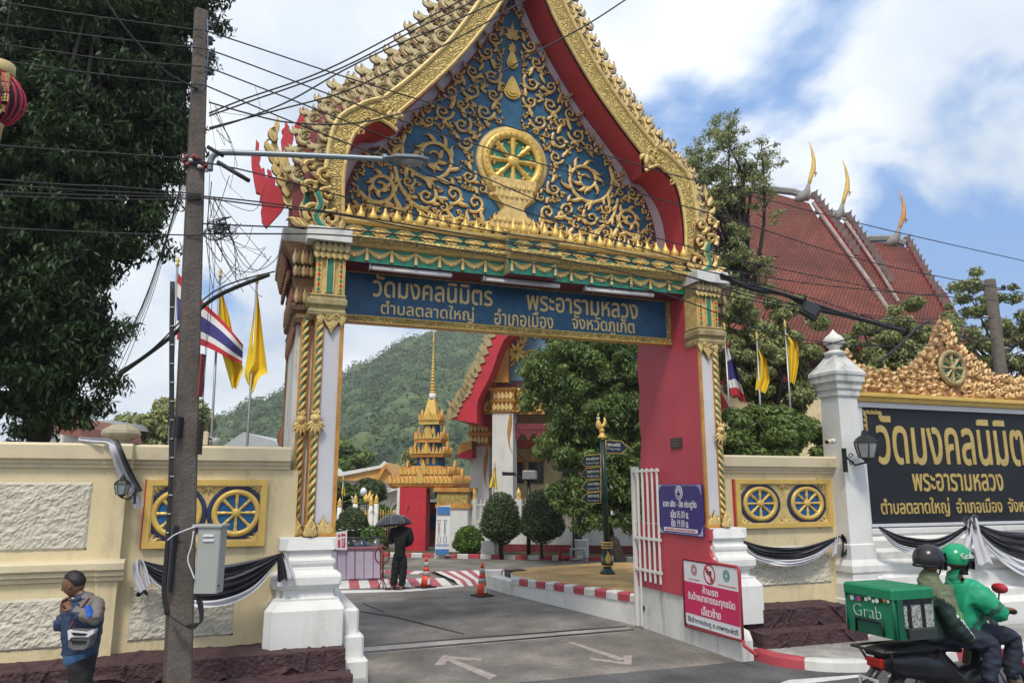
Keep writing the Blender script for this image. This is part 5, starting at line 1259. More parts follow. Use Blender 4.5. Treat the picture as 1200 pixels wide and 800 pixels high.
# spired kiosk
CK = 1.3
kc = fa(504, 600, CK+1.3)[0]
kio = thing('spired_kiosk', 'small gilded gate kiosk with tiered spire, red left wall and white right pillar', 'kiosk', tuple(loc(kc, CK+1.3)))
KD = CK
def kq(prof, m, name, hw0=None, parent=kio, cy=CK+1.3):
    b = MB(); b.rings([[frT(kc+s*r, cy+t*r, z) for s, t in ((-1, -1), (1, -1), (1, 1), (-1, 1))] for r, z in prof], m); return b.build(name, parent)
Cm = CK+1.3
def kz(y): return fa(504, y, Cm)[1]
def kr(px0, px1, y): return abs(fa(px1, y, Cm)[0]-fa(px0, y, Cm)[0])/2*.80
k_roof = kq([(kr(462, 546, 568), kz(572)), (kr(459, 549, 568), kz(569)), (kr(459, 549, 566), kz(565)), (kr(466, 542, 562), kz(561)), (kr(474, 534, 550), kz(552)), (kr(484, 524, 545), kz(546))], gold_red, 'roof')
kq([(kr(488, 520, 540), kz(546)), (kr(489, 519, 540), kz(534))], bluei, 'blue_tier')
kq([(kr(481, 527, 534), kz(536)), (kr(480, 528, 532), kz(533)), (kr(484, 524, 530), kz(530))], gold_red, 'gold_tier')
kq([(kr(491, 517, 525), kz(530)), (kr(492, 516, 525), kz(517))], bluei, 'blue_tier')
kq([(kr(485, 523, 517), kz(519)), (kr(485, 523, 517), kz(515)), (kr(489, 519, 513), kz(513))], gold_red, 'gold_tier')
kq([(kr(494, 514, 505), kz(513)), (kr(495, 513, 505), kz(497))], bluei, 'blue_tier')
kq([(kr(490, 518, 495), kz(498)), (kr(490, 518, 495), kz(493)), (kr(494, 514, 490), kz(490)), (kr(497, 511, 475), kz(478)), (kr(500, 508, 466), kz(466))], gold_flat, 'bell_tier')
b = MB(); pr = [(.13, 466), (.12, 462)]
for i in range(12): r_ = .13-.0075*i; y_ = 461-3.6*i; pr += [(r_*.55, y_), (r_, y_-1.2), (r_*.95, y_-2.2), (r_*.5, y_-3)]
pr += [(.035, 415), (.02, 402), (.05, 399), (.02, 396), (.001, 386)]
pc = loc(kc, Cm, 0); b.lathe([(r, kz(y)) for r, y in pr], gold_flat, (pc.x, pc.y, 0), 10); b.build('spire', kio)
b = MB(); b.lathe([(.16, kz(468)), (.13, kz(461))], white, (pc.x, pc.y, 0), 10); b.build('white_neck', kio)
for (r, y, n_, h_) in ((kr(459, 549, 566), 566, 15, 9), (kr(470, 538, 556), 556, 11, 9), (kr(481, 527, 532), 532, 9, 8), (kr(486, 522, 515), 515, 7, 8), (kr(490, 518, 493), 493, 7, 7)):
    for fside in (0, 1, 2):
        for k in range(n_):
            t = -1+2*(k+.5)/n_; z = kz(y); hh = kz(y-h_)-z; big = abs(t) < .12
            hh *= 1.9 if big else 1
            if fside == 0: fr_ = lambda x, yy, zz_, r=r: frT(kc+x, Cm-r+yy, zz_)
            elif fside == 1: fr_ = lambda x, yy, zz_, r=r: frT(kc-r+yy, Cm+x, zz_)
            else: fr_ = lambda x, yy, zz_, r=r: frT(kc+r-yy, Cm+x, zz_)
            g = MB(); w_ = r/n_*(1.9 if big else .8); g.prism([(t*r-w_, z), (t*r+w_, z), (t*r+w_*.7, z+hh*.4), (t*r, z+hh), (t*r-w_*.7, z+hh*.4)], -.06, .03, gold_flat, gold_red, fr=fr_); g.build('flame_ornament', k_roof)
for y, r in ((506, kr(495, 513, 505)), (525, kr(492, 516, 525)), (541, kr(489, 519, 540))):
    for k in range(3):
        z = kz(y); t = (k-1)*.6*r; g = MB(); g.prism([(t-.05, z-.1), (t+.05, z-.1), (t+.07, z+.05), (t, z+.26), (t-.07, z+.05)], -.05, .01, gold_flat, fr=lambda x, yy, zz_, r=r: frT(kc+x, Cm-r+yy, zz_)); g.build('bud_ornament', k_roof)
def kp(px0, px1, y0, y1, c0, c1, m, nm, par=kio):
    a0, z0 = fa(px0, y0, c0); a1, z1 = fa(px1, y1, c0); b = MB(); yb_(b, a0, a1, c0, c1, max(z0, 0), z1, m); return b.build(nm, par)
zc_ = kz(571)
b = MB(); yb_(b, A_(468, 600, CK), A_(499, 600, CK), CK, CK+.5, 0, zc_, redp); b.build('red_wall', kio)
b = MB(); yb_(b, A_(465, 600, CK), A_(468, 600, CK), CK-.02, CK+2.4, 0, zc_, white); b.build('white_edge', kio)
b = MB(); yb_(b, A_(513, 600, CK), A_(548, 600, CK), CK, CK+1.2, 0, zc_-.75, white); wp_ = b.build('white_pillar', kio)
b = MB(); yb_(b, A_(512, 600, CK)-.05, A_(548, 600, CK)+.08, CK-.06, CK+1.3, zc_-.75, zc_-.6, gold_red); yb_(b, A_(512, 600, CK), A_(548, 600, CK), CK-.02, CK+1.2, zc_-.6, zc_-.15, gold_band); yb_(b, A_(510, 600, CK)-.05, A_(549, 600, CK)+.05, CK-.1, CK+1.3, zc_-.15, zc_, gold_red); b.build('gold_capital', wp_)
for px in (515, 519, 524): kp(px, px+1.3, 640, 585, CK-.04, CK-.01, gold_red, 'gold_strip', wp_)
kp(500, 511, 640, 588, CK+1.6, CK+1.8, mat('orange_carving', (.45, .16, .05), .6, 0, .5, 6, 1, 30, kind='voronoi'), 'carved_door'); kp(500, 511, 620, 603, CK+1.5, CK+1.58, bluei, 'blue_panel')
b = MB(); yb_(b, A_(499, 600, CK), A_(513, 600, CK), CK+1, CK+1.2, zc_-.3, zc_, white_old); b.build('lintel_slab', kio)

# ochre-roofed pavilion and other far roofs
def roof_house(label, pts_roof, D, wall_px, mr_, mw, name='pavilion', depth=6, th=.25):
    n_ = (math.sin(YAW), math.cos(YAW), 0); ps = [atD(x, y, D) for x, y in pts_roof]; c = sum(ps, Vector())/len(ps)
    t = thing(name, label, 'building', (c.x, c.y, 0)); ex = Vector((math.cos(YAW), -math.sin(YAW), 0)); ey = Vector((n_))
    def pr(px, D0, D1, m, nm):
        b = MB(); q = [atD(x, y, D0) for x, y in px]; o_ = q[0]; loc2 = [((p-o_).dot(ex), p.z) for p in q]
        b.prism(loc2, 0, D1-D0, m, fr=lambda x, y, z: tuple(Vector((o_.x, o_.y, 0))+ex*x+ey*y+Vector((0, 0, z)))); return b.build(nm, t)
    pr(pts_roof, D, D+depth, mr_, 'roof'); pr(wall_px, D+.6, D+depth-.5, mw, 'walls'); return t, pr
och = mat('ochre_tiles', (.58, .33, .10), .6, 0, .15, 2, .6, 8)
t, pr = roof_house('low pavilion with ochre tiled roof and white ridge through the left of the gate', [(394, 556), (446, 546), (451, 541), (462, 560), (456, 566), (437, 564), (396, 562)], 48, [(398, 562), (455, 564), (455, 590), (398, 590)], och, white)
pr([(394, 556), (396, 549), (400, 553), (445, 545), (450, 540), (452, 543), (447, 548), (398, 558)], 47.8, 48.4, white, 'ridge'); pr([(437, 565), (447, 549), (452, 543), (463, 561), (466, 563), (452, 548), (442, 564)], 47.6, 48.2, gold_red, 'bargeboard')
roof_house('white plastered shed between bushes left of the kiosk', [(420, 582), (470, 566), (470, 572), (420, 588)], 42, [(424, 584), (466, 572), (466, 610), (424, 610)], white_old, white, 'shed')
roof_house('pale grey metal roof beyond the left wall near the flags', [(262, 522), (285, 506), (320, 516), (330, 525)], 30, [(270, 520), (322, 520), (322, 545), (270, 545)], mat('metal_roof', (.45, .47, .48), .4, .3, .1, 3), white, 'house', 8)
roof_house('white flat-roofed building behind the big dark tree', [(40, 500), (70, 492), (130, 492), (134, 500)], 30, [(50, 500), (125, 500), (125, 540), (50, 540)], MATS['metal_roof'], white, 'house', 8)
roof_house('white gabled roof with red edge below the big tree at the left wall', [(62, 496), (80, 488), (92, 500), (96, 512), (66, 508)], 24, [(66, 505), (94, 510), (94, 540), (66, 540)], mat('rust_red', (.25, .10, .07), .7), white, 'house', 4)

# ---------------------------------------------------------------- prayer hall with the stepped red roofs, right
ph = thing('prayer_hall', 'prayer hall with three stepped red tiled roofs and golden horn finials on the right', 'temple hall', tuple(atD(980, 500, 40).xy)+(0,))
def tile_mat():
    m = mat('red_tiles', (.33, .09, .06), .8, 0, .5, .5, dirt=.55, dirtc=(.20, .09, .07), dscale=1.2); t = m.node_tree; b = t.nodes['Principled BSDF']
    tc_ = t.nodes.new('ShaderNodeTexCoord'); br = t.nodes.new('ShaderNodeTexBrick'); mp_ = t.nodes.new('ShaderNodeMapping'); t.links.new(tc_.outputs['UV'], mp_.inputs[0]); t.links.new(mp_.outputs[0], br.inputs[0]); br.inputs['Scale'].default_value = 1; br.inputs['Brick Width'].default_value = .17; br.inputs['Row Height'].default_value = .15; br.inputs['Mortar Size'].default_value = .03; br.inputs['Mortar Smooth'].default_value = .5
    br.inputs['Color1'].default_value = (1, 1, 1, 1); br.inputs['Color2'].default_value = (.72, .72, .72, 1); br.inputs['Mortar'].default_value = (.3, .25, .25, 1)
    src = b.inputs['Base Color'].links[0].from_socket; mx_ = t.nodes.new('ShaderNodeMix'); mx_.data_type = 'RGBA'; mx_.blend_type = 'MULTIPLY'; mx_.inputs[0].default_value = 1; t.links.new(src, mx_.inputs[6]); t.links.new(br.outputs['Color'], mx_.inputs[7]); t.links.new(mx_.outputs[2], b.inputs['Base Color'])
    bn = t.nodes.new('ShaderNodeBump'); bn.inputs['Distance'].default_value = .06; t.links.new(br.outputs['Fac'], bn.inputs['Height']); bn.invert = True; t.links.new(bn.outputs[0], b.inputs['Normal']); return m
tiles = tile_mat()
RX = Vector((.94, -.34, 0)).normalized(); RN = Vector((RX.y, -RX.x, 0)); RN = RN if RN.y < 0 else -RN       # ridge direction, and towards the viewer
R0_ = atD(950, 235, 38)
SL = (RN*.62+Vector((0, 0, -.78))).normalized(); PN = RX.cross(SL).normalized()
def rp(px, py, off=0): return atP(px, py, R0_+PN*off*(1 if PN.z > 0 else -1), PN)
def roof_plane(pts, off, name, th=.25):
    P = [rp(x, y, off) for x, y in pts]; up_ = PN*(1 if PN.z > 0 else -1); me = bpy.data.meshes.new(name); n = len(P); inv = world_of(ph).inverted()
    vs = [tuple(inv @ p) for p in P]+[tuple(inv @ (p-up_*th)) for p in P]; fs = [tuple(range(n)), tuple(range(2*n-1, n-1, -1))]+[(i, n+i, n+(i+1) % n, (i+1) % n) for i in range(n)]
    me.from_pydata(vs, [], fs); me.materials.append(tiles); uv = me.uv_layers.new()
    for l in me.loops: v = Vector(vs[l.vertex_index]); uv.data[l.index].uv = (v.dot(RX), v.dot(SL))
    return link(name, me, ph)
rA = roof_plane([(800, 228), (905, 226), (948, 238), (955, 250), (1032, 357), (1062, 402), (800, 402)], 0, 'tiled_roof')
rB = roof_plane([(960, 253), (976, 253), (988, 262), (1055, 362), (1072, 392), (1050, 392), (1030, 356)], -1.3, 'tiled_roof')
rC = roof_plane([(1000, 284), (1040, 284), (1062, 290), (1110, 345), (1150, 420), (1060, 420)], -2.4, 'tiled_roof')
def barge(pts, off, m, w_=.16, lift=.12, nm='bargeboard'):
    up_ = PN*(1 if PN.z > 0 else -1); b = MB(); b.tube([tuple(rp(x, y, off)+up_*lift) for x, y in pts], w_, m, 6, False); return b.build(nm, ph)
gst = mat('grey_ridge', (.30, .29, .28), .85, 0, .4, 3, .4, 20, dirt=.7, dirtc=(.08, .08, .08), dscale=3)
barge([(952, 240), (985, 286), (1020, 335), (1045, 372)], 0, mat('pale_ridge', (.36, .31, .28), .8, 0, .4, 3), .09); barge([(800, 228), (905, 224), (930, 227), (948, 234)], 0, gst, .2, .1, 'ridge')
barge([(988, 258), (1030, 320), (1052, 356)], -1.3, MATS['pale_ridge'], .08); barge([(955, 250), (976, 251), (990, 254)], -1.3, gst, .16, .1, 'ridge')
barge([(1008, 282), (1040, 281), (1060, 287)], -2.4, gst, .2, .1, 'ridge')
for (pts, off) in (([(952, 232), (975, 262), (1000, 298)], 0), ([(992, 256), (1015, 290), (1040, 330)], -1.3), ([(1061, 284), (1080, 318), (1100, 352), (1125, 398)], -2.4)):
    q = resample([rp(x, y, off) for x, y in pts], 12 if off > -2 else 18)
    for i, p in enumerate(q):
        b = MB(); s_ = .17; o2 = p+RX*.12+Vector((0, 0, .12)); b.prism([(-s_, -s_), (s_, -s_), (s_*.8, s_), (s_*1.2, s_*2.2), (0, s_*1.3), (-s_, s_*1.0)], -.1, .1, mat('tooth_dark', (.17, .13, .12), .85, 0, .4, 3), redp, fr=lambda x, y, z: tuple(o2+RX*x+RN*(-y)+Vector((0, 0, z)))); b.build('tooth_ornament', ph)
barge([(955, 236), (985, 280), (1024, 336)], 0, redp, .14, -.12, 'red_verge'); barge([(992, 260), (1040, 334)], -1.3, redp, .14, -.12, 'red_verge')
for (x, y, tx_, ty_, off, m) in ((948, 235, 953, 170, 0, gold_flat), (988, 258, 996, 193, -1.3, gold_flat), (1054, 287, 1058, 230, -2.4, gold_red)):
    p0 = rp(x, y, off); sc_ = (p0-CAM).length/FPX*1.04
    def Q(dx_, dz): return tuple(p0+Vector((math.cos(YAW), -math.sin(YAW), 0))*dx_*sc_+Vector((0, 0, dz*sc_)))
    b = MB(); b.tube([Q(-14, 0), Q(-6, 4), Q(-1, 10), Q(1, 18)], [.12, .30, .19, .09], gst, 8); b.build('finial_base', ph)
    h_ = y-ty_; b = MB(); b.tube([Q(1, 16), Q(3, h_*.36), Q(7, h_*.52), Q(8.5, h_*.68), Q(7.5, h_*.85), Q(5, h_*1.02)], [.08, .11, .14, .10, .06, .015], m, 8); b.tube([Q(6, h_*.5), Q(10, h_*.46), Q(8, h_*.40)], [.13, .06, .02], m, 6); b.build('horn_finial', ph)
# eaves, fascia and lower tiers seen between the trees
for (pts, off, m, nm) in (([(985, 385), (1032, 380), (1032, 392), (985, 397)], -.6, redp, 'fascia'),):
    pass
def PD(pts, D, th, m, nm):
    b = MB(); ex = Vector((math.cos(YAW), -math.sin(YAW), 0)); ey = Vector((math.sin(YAW), math.cos(YAW), 0)); q = [atD(x, y, D) for x, y in pts]; o_ = q[0]
    b.prism([((p-o_).dot(ex), p.z) for p in q], 0, th, m, fr=lambda x, y, z: tuple(Vector((o_.x, o_.y, 0))+ex*x+ey*y+Vector((0, 0, z)))); return b.build(nm, ph)
PD([(800, 402), (1065, 402), (1065, 409), (800, 409)], 35.2, .4, redp, 'fascia')
PD([(800, 409), (1060, 409), (1060, 426), (800, 426)], 35.5, 1, mat('dark_soffit', (.09, .03, .03), .8), 'soffit')
PD([(800, 426), (1010, 426), (1010, 440), (800, 440)], 33.4, 1.5, tiles, 'lower_roof'); PD([(800, 440), (1010, 440), (1010, 449), (800, 449)], 33.2, .4, redp, 'fascia')
PD([(800, 449), (1120, 449), (1120, 640), (800, 640)], 35.5, 8, white_old, 'hall_wall')
for px in (842, 905, 960, 1005):
    PD([(px, 462), (px+17, 462), (px+15, 480), (px+2, 480)], 34.4, .7, gold_red, 'capital'); PD([(px+2, 480), (px+15, 480), (px+15, 640), (px+2, 640)], 34.45, .6, white, 'column')
# ================================================================ STREET THINGS
def slab(b, pts, n, th, m, ms=None):
    """flat outline of 3D points given a thickness along n"""
    n = Vector(n).normalized()*th; P = [Vector(p) for p in pts]; k = len(P)
    b.add([tuple(p) for p in P]+[tuple(p+n) for p in P], [tuple(range(k)), tuple(range(2*k-1, k-1, -1))], m)
    b.add([tuple(p) for p in P]+[tuple(p+n) for p in P], [(i, k+i, k+(i+1) % k, (i+1) % k) for i in range(k)], ms or m); return b
RT = Vector((math.cos(YAW), -math.sin(YAW), 0)); FW = Vector((math.sin(YAW), math.cos(YAW), 0)); UP = Vector((0, 0, 1))

# --- utility pole, left
PD0 = 7.8
pb, ptp = atD(204, 882, PD0), atD(236, 14, PD0+.1); pb.z = .1
up = thing('utility_pole', 'weathered square concrete utility pole in front of the left cream wall', 'utility pole', tuple(pb))
b = MB(); rr_ = []
for t in [i/10 for i in range(11)]:
    c = pb.lerp(ptp, t); h = lerp(.122, .070, t); q = h*.82; w2 = Matrix.Rotation(.25, 3, 'Z')
    rr_.append([tuple(c+w2 @ Vector(v)) for v in ((-q, -h, 0), (q, -h, 0), (h, -q, 0), (h, q, 0), (q, h, 0), (-q, h, 0), (-h, q, 0), (-h, -q, 0))])
b.rings(rr_, pole_c); b.build('pole_shaft', up)
def pp(y): t = (882-y)/868; return pb.lerp(ptp, t)
def pw(y): return lerp(.125, .072, (882-y)/868)
hl = MB(); hl.lathe([(.012, 0), (.012, .012)], black, n=8); hme = hl.mesh('bolt_hole')
for y in (404, 448, 494, 557, 680, 745, 300, 330, 560):
    o = link('bolt_hole', hme, up); o.matrix_local = world_of(up).inverted() @ Matrix.Translation(pp(y)+FW*(-pw(y)*1.03-.008)+RT*rnd.uniform(-.04, .04)) @ FW.to_track_quat('Z', 'Y').to_matrix().to_4x4()
# insulators, brackets
for y in (34, 56, 78, 99):
    c = pp(y)+RT*(pw(y)+.03); b = MB(); b.lathe([(.02, -.05), (.045, -.04), (.045, -.02), (.03, 0), (.045, .02), (.045, .04), (.02, .05)], mat('insulator', (.05, .05, .055), .3), tuple(c), 10); b.tube([tuple(c-RT*.08), tuple(c+RT*.07)], .012, black, 5); b.build('insulator', up)
b = MB(); c0, c1 = pp(30)+RT*(pw(30)+.03)-FW*.07, pp(130)+RT*(pw(130)+.03)-FW*.07; b.tube([tuple(c0), tuple(c0.lerp(c1, .5)+RT*.02), tuple(c1)], .007, mat('blue_tube', (.10, .18, .28), .4), 5); b.build('earth_wire', up)
c = pp(230)
for k in range(26):
    a = k/26*2*PI; b = MB(); q = c+Vector((math.cos(a)*(pw(230)+.05), math.sin(a)*(pw(230)+.05), rnd.uniform(-.07, .07))); b.lathe([(.012, -.02), (.024, -.01), (.024, .01), (.012, .02)], (mat('red_insulator', (.33, .06, .05), .4) if k % 3 else cloth_w), tuple(q), 7)
    b.build('clamp', up)
b = MB(); b.lathe([(pw(230)+.035, -.03), (pw(230)+.04, 0), (pw(230)+.035, .03)], wire_m, tuple(c), 14); b.build('clamp_band', up)
# conduits down the left side, boxes
bunch = [(202, 330), (201, 400), (201, 480), (200, 560), (196, 640), (192, 690), (196, 720)]
for k in range(3):
    b = MB(); b.tube(smooth_path([tuple(atD(x+1.7*k-1.5, y, PD0-.14)) for x, y in bunch], 4), .011+.004*(k == 1), wire_m, 6); b.build('conduit', up)
for y in range(360, 640, 22):
    x = 201.5-(max(0, y-560))*.09; b = MB(); b.tube([tuple(atD(x-2.4, y, PD0-.155)), tuple(atD(x+2.8, y, PD0-.155))], .009, steel, 5); b.build('strap', up)
def face_box(px0, py0, px1, py1, D, dep, m, nm, par, c=.012):
    a, q = atD(px0, py1, D), atD(px1, py0, D); T = Matrix.Translation((a.x, a.y, 0)) @ Matrix.Rotation(-YAW, 4, 'Z'); b = MB(); b.box(0, (q-a).dot(RT), 0, dep, a.z, q.z, m, T, c); return b.build(nm, par)
face_box(201, 487, 210.5, 512, PD0-.2, .12, black, 'junction_box', up); face_box(194, 616, 204, 694, PD0-.22, .14, mat('dark_box', (.035, .04, .05), .4), 'fuse_box', up)
face_box(232, 414, 235.5, 464, PD0-.06, .1, maroon, 'maroon_conduit', up); face_box(230.5, 494, 234.5, 532, PD0-.08, .1, black, 'cable_joint', up)
mb_ = thing('meter_box', 'light grey metal cabinet with two louvres strapped to the utility pole', 'metal cabinet', tuple(atD(243, 696, PD0-.28)))
face_box(226, 617, 259, 695, PD0-.30, .18, greybox, 'cabinet', mb_, .01)
face_box(224.5, 614.5, 260.5, 617.5, PD0-.32, .22, greybox, 'rain_lid', mb_, .004)
for y in (626, 631.5): face_box(237.5, y, 250.5, y+2.6, PD0-.315, .02, cloth_w, 'louvre', mb_, .004)
face_box(255, 685, 256.5, 687, PD0-.31, .02, black, 'lock', mb_, .002)
b = MB(); b.tube(smooth_path([tuple(atD(x, y, PD0-.33)) for x, y in ((196, 633), (205, 626), (222, 619), (229, 617))], 4), .007, cloth_w, 5); b.build('white_wire', mb_)
b = MB(); b.tube(smooth_path([tuple(atD(x, y, PD0-.33)) for x, y in ((227, 622), (224, 640), (220, 655), (225, 670), (228, 678))], 4), .007, cloth_w, 5); b.build('white_wire', mb_)
for k in range(4):
    b = MB(); b.tube(smooth_path([tuple(atD(x, y, PD0-.2-.02*k)) for x, y in ((229+2*k, 697), (233+1.6*k, 712), (234+.8*k, 728), (226, 736-2*k), (216, 732), (200, 722))], 5), .007, wire_m, 5); b.build('cable_loop', mb_)
# street lamp arm
sl_ = thing('street_lamp_arm', 'long grey street lamp arm reaching from the utility pole across the golden gable', 'street lamp', tuple(pp(190)))
b = MB(); b.tube(smooth_path([tuple(atD(x, y, D)) for x, y, D in ((246, 200, 7.85), (247, 188, 7.85), (254, 180, 7.86), (270, 179, 7.9), (330, 181, 8.0), (400, 184, 8.12), (456, 187, 8.2))], 5), .034, mat('lamp_arm', (.22, .26, .29), .4, .3, .1, 4), 8); b.build('arm', sl_)
b = MB(); p0, p1 = atD(450, 185.5, 8.19), atD(503, 188, 8.3); dd = (p1-p0).normalized()
b.rings([[tuple(p0+(p1-p0)*t+FW*(.13*w_*s)+UP*(.035*w_*q)) for s, q in ((-1, -.6), (-1, .3), (-.5, 1), (.5, 1), (1, .3), (1, -.6))] for t, w_ in ((0, .35), (.12, .5), (.3, 1), (.8, 1), (1, .5))], MATS['lamp_arm']); b.build('lamp_head', sl_)
b = MB(); q = p0.lerp(p1, .62)-UP*.022; b.rings([[tuple(q+dd*(.15*math.cos(a)*s)+FW*(.09*math.sin(a)*s)-UP*z) for a in [k*PI/5 for k in range(10)]] for s, z in ((1, 0), (.8, .03), (.3, .045))], mat('lamp_glass', (.35, .36, .36), .15), True); b.build('lens', sl_)
b = MB(); b.tube([tuple(atD(448, 185, 8.19)), tuple(atD(454, 185.5, 8.2))], .05, MATS['lamp_arm'], 8); b.build('collar', sl_)

# --- cables
def cable(pts, D0, D1, r, label, grp, sagk=0):
    X = [p[0] for p in pts]; n = len(pts); P = []
    for x, y in pts:
        t = (x-pts[0][0])/max(1e-6, pts[-1][0]-pts[0][0])
        P.append(atD(x, y, lerp(D0, D1, t) if D1 < 15 else (D0+(x-240)/620*2.3 if x < 860 else lerp(D0+2.3, D1, min(1, (x-860)/320)))))
    b = MB(); b.tube([tuple(p) for p in smooth_path(P, 5)], r, wire_m, 5)
    return single('overhead_cable', b, label, 'cable', grp)
GC = 'cables running left across the big tree'
WL = ('topmost cable running left from the pole top across the big tree', 'second highest cable running left from the pole top', 'third highest cable running left from the pole top', 'fourth cable from the top, leaving the pole left above the lantern',
      'lone cable running left from the pole at street lamp height', 'upper cable of the close bundle running left at the red clamps', 'middle cable of the close bundle running left at the red clamps', 'lowest cable of the close bundle running left at the red clamps', 'lone thin cable running left below the red clamp bundle', 'steepest cable of the bundle running left at the red clamps')
for ci, pts in enumerate(([(-60, -8), (60, 12), (130, 22), (237, 36)], [(-60, 22), (60, 36), (130, 45), (237, 57)], [(-60, 44), (60, 60), (130, 70), (237, 78)], [(-60, 62), (15, 73), (100, 85), (170, 93), (238, 100)],
            [(-60, 166), (60, 175), (150, 181), (237, 187)], [(-60, 212), (80, 222), (160, 226), (236, 230)], [(-60, 222), (80, 228), (160, 230), (236, 232)], [(-60, 228), (70, 232), (160, 234), (236, 233)], [(-60, 264), (60, 270), (130, 273), (235, 276)], [(-60, 206), (70, 216), (140, 219), (236, 228)])):
    cable(pts, 6.6, PD0, .0075, WL[ci], GC)
cable([(112, -20), (135, 18), (165, 55), (195, 85), (232, 105)], 6.9, PD0, .012, 'thick grey stay cable dropping steeply from the top edge to the pole', None)
GR = 'cables crossing in front of the gate'
WR = ('highest cable from the pole top crossing the gable to the right edge', 'second cable from the pole top, crossing just above the wheel', 'third cable from the pole top, crossing over the wheel stand', 'fourth cable from the pole top, crossing the lotus buds',
      'cable leaving the pole at the lamp arm and crossing the gable', 'upper cable from the red clamps crossing the entablature', 'middle cable from the red clamps crossing the green garlands', 'lower thin cable from the tangle crossing above the name sign', 'lowest cable from the pole, crossing the name sign to the right trees')
D_ = 12.5
W1 = [[(240, 36), (280, 49), (400, 89), (505, 121), (635, 160), (770, 200), (840, 218), (1008, 262), (1210, 308)],
      [(240, 57), (280, 71), (400, 116), (505, 153), (650, 197), (767, 232), (860, 258), (1020, 307), (1210, 345)],
      [(240, 78), (280, 93), (400, 140), (480, 172), (560, 205), (675, 252), (800, 287), (900, 312), (1080, 345), (1165, 333)],
      [(240, 100), (280, 117), (360, 150), (480, 196), (600, 243), (750, 290), (860, 318), (1000, 338), (1168, 352)],
      [(238, 190), (300, 203), (420, 235), (560, 268), (700, 290), (830, 318), (960, 352), (1060, 388)],
      [(238, 232), (300, 240), (400, 252), (520, 275), (640, 292), (760, 312), (860, 338), (1000, 372), (1165, 400)],
      [(238, 230), (330, 240), (470, 262), (600, 284), (700, 300), (800, 322), (900, 352), (1050, 372), (1165, 372)],
      [(236, 262), (300, 265), (420, 270), (560, 288), (700, 312), (820, 340), (940, 362), (1060, 376), (1165, 385)],
      [(236, 274), (300, 274), (400, 276), (520, 290), (640, 312), (780, 345), (900, 388), (1000, 404), (1120, 404), (1168, 396)]]
for ci, pts in enumerate(W1): cable(pts, PD0, D_+3, .0092, WR[ci], GR)
WU = ('upper of two straight cables climbing from pole to gable top', 'lower of two straight cables climbing from pole to gable top', 'kinked cable climbing over the flames to the top edge', 'twisted cable climbing over the white gable surround', 'sagging cable that dips across the gable then climbs right of its peak'); GU = 'cables climbing to the top edge over the gable'
for ci, pts in enumerate(([(245, 133), (287, 116), (380, 83), (480, 32), (562, -10)], [(245, 136), (290, 120), (400, 80), (500, 28), (590, -14)], [(245, 152), (287, 139), (340, 118), (400, 84), (455, 57), (520, 30), (620, -14)],
            [(245, 150), (280, 141), (330, 128), (400, 109), (455, 84), (517, 55), (580, 21), (640, -14)], [(245, 120), (290, 133), (342, 144), (420, 144), (505, 122), (580, 88), (640, 55), (690, 28), (745, -8)])):
    cable(pts, PD0, 8.6, .010, WU[ci], GU)
b = MB(); b.tube(smooth_path([tuple(atD(x, y, D)) for x, y, D in ((845, 322, 10.2), (880, 338, 10.5), (920, 345, 10.8), (950, 360, 11), (1000, 372, 11.4), (1060, 388, 11.8))], 5), .035, wire_m, 7)
b.tube(smooth_path([tuple(atD(x, y, D)) for x, y, D in ((845, 326, 10.2), (880, 334, 10.5), (930, 348, 10.8), (990, 368, 11.3), (1060, 387, 11.8))], 5), .022, wire_m, 6)
single('cable_bundle', b, 'thick taped bundle of black cables hanging before the right-hand trees', 'cable bundle')
b = MB(); q = [atD(938, 350, 10.8), atD(960, 378, 10.85)]; c = (q[0]+q[1])/2
T = Matrix.Translation(c) @ Matrix.Rotation(-YAW, 4, 'Z') @ Matrix.Rotation(.55, 4, 'Y'); b.box(-.14, .14, -.06, .06, -.10, .12, black, T, .03); b.box(-.1, .1, -.075, -.06, -.06, .08, MATS['dark_box'], T, .01); b.tube([tuple(atD(943, 345, 10.8)), tuple(atD(944, 352, 10.8))], .02, black, 6)
single('splice_box', b, 'black cable splice box hanging from the thick cable bundle', 'splice box')
cable([(315, 322), (250, 350), (200, 395), (150, 432), (138, 440)][::-1], 9.5, 8.6, .028, 'thick black cable sagging from the gate pillar behind the pole to the big tree', None)
cable([(138, 436), (180, 408), (250, 342), (322, 318)], 9.4, 8.7, .010, 'thin cable beside the thick one between big tree and gate pillar', None)
cable([(0, 518), (26, 517), (40, 530), (60, 545), (90, 556), (115, 555), (136, 546)], 9.3, 9.4, .010, 'brown cable looped loosely along the coping of the left wall', None)
cable([(636+330, 405), (990, 398), (1040, 384)][:3], 13, 13.2, .012, 'short stay wire among the trees above the golden crest', None)
cable([(1030, 424), (1055, 404), (1075, 384), (1090, 376)], 12.6, 13.4, .022, 'grey slanting stay rod behind the golden crest', None)
g = random.Random(21); b = MB()
for k in range(30):
    x, y = g.uniform(240, 258), g.choice((122, 130, 150, 232, 264, 268, 272)); e = (g.uniform(240, 315), y+g.uniform(-30, 110)); m_ = ((x+e[0])/2+g.uniform(-10, 30), (y+e[1])/2+g.uniform(-10, 55))
    b.tube(smooth_path([tuple(atD(x, y, PD0)), tuple(atD(*m_, PD0+g.uniform(-.1, .3))), tuple(atD(*e, PD0+g.uniform(-.1, .5)))], 6), g.choice((.0028, .004, .005)), wire_m, 4)
for k in range(26):
    c_ = (258+g.uniform(-9, 12), 268+g.uniform(-7, 8)); r = g.uniform(3, 11); b.tube([tuple(atD(c_[0]+r*math.cos(t*.7)*1.4, c_[1]+r*math.sin(t*.7)*.8, PD0-.05+.02*k/5)) for t in range(8)], .005, wire_m, 4)
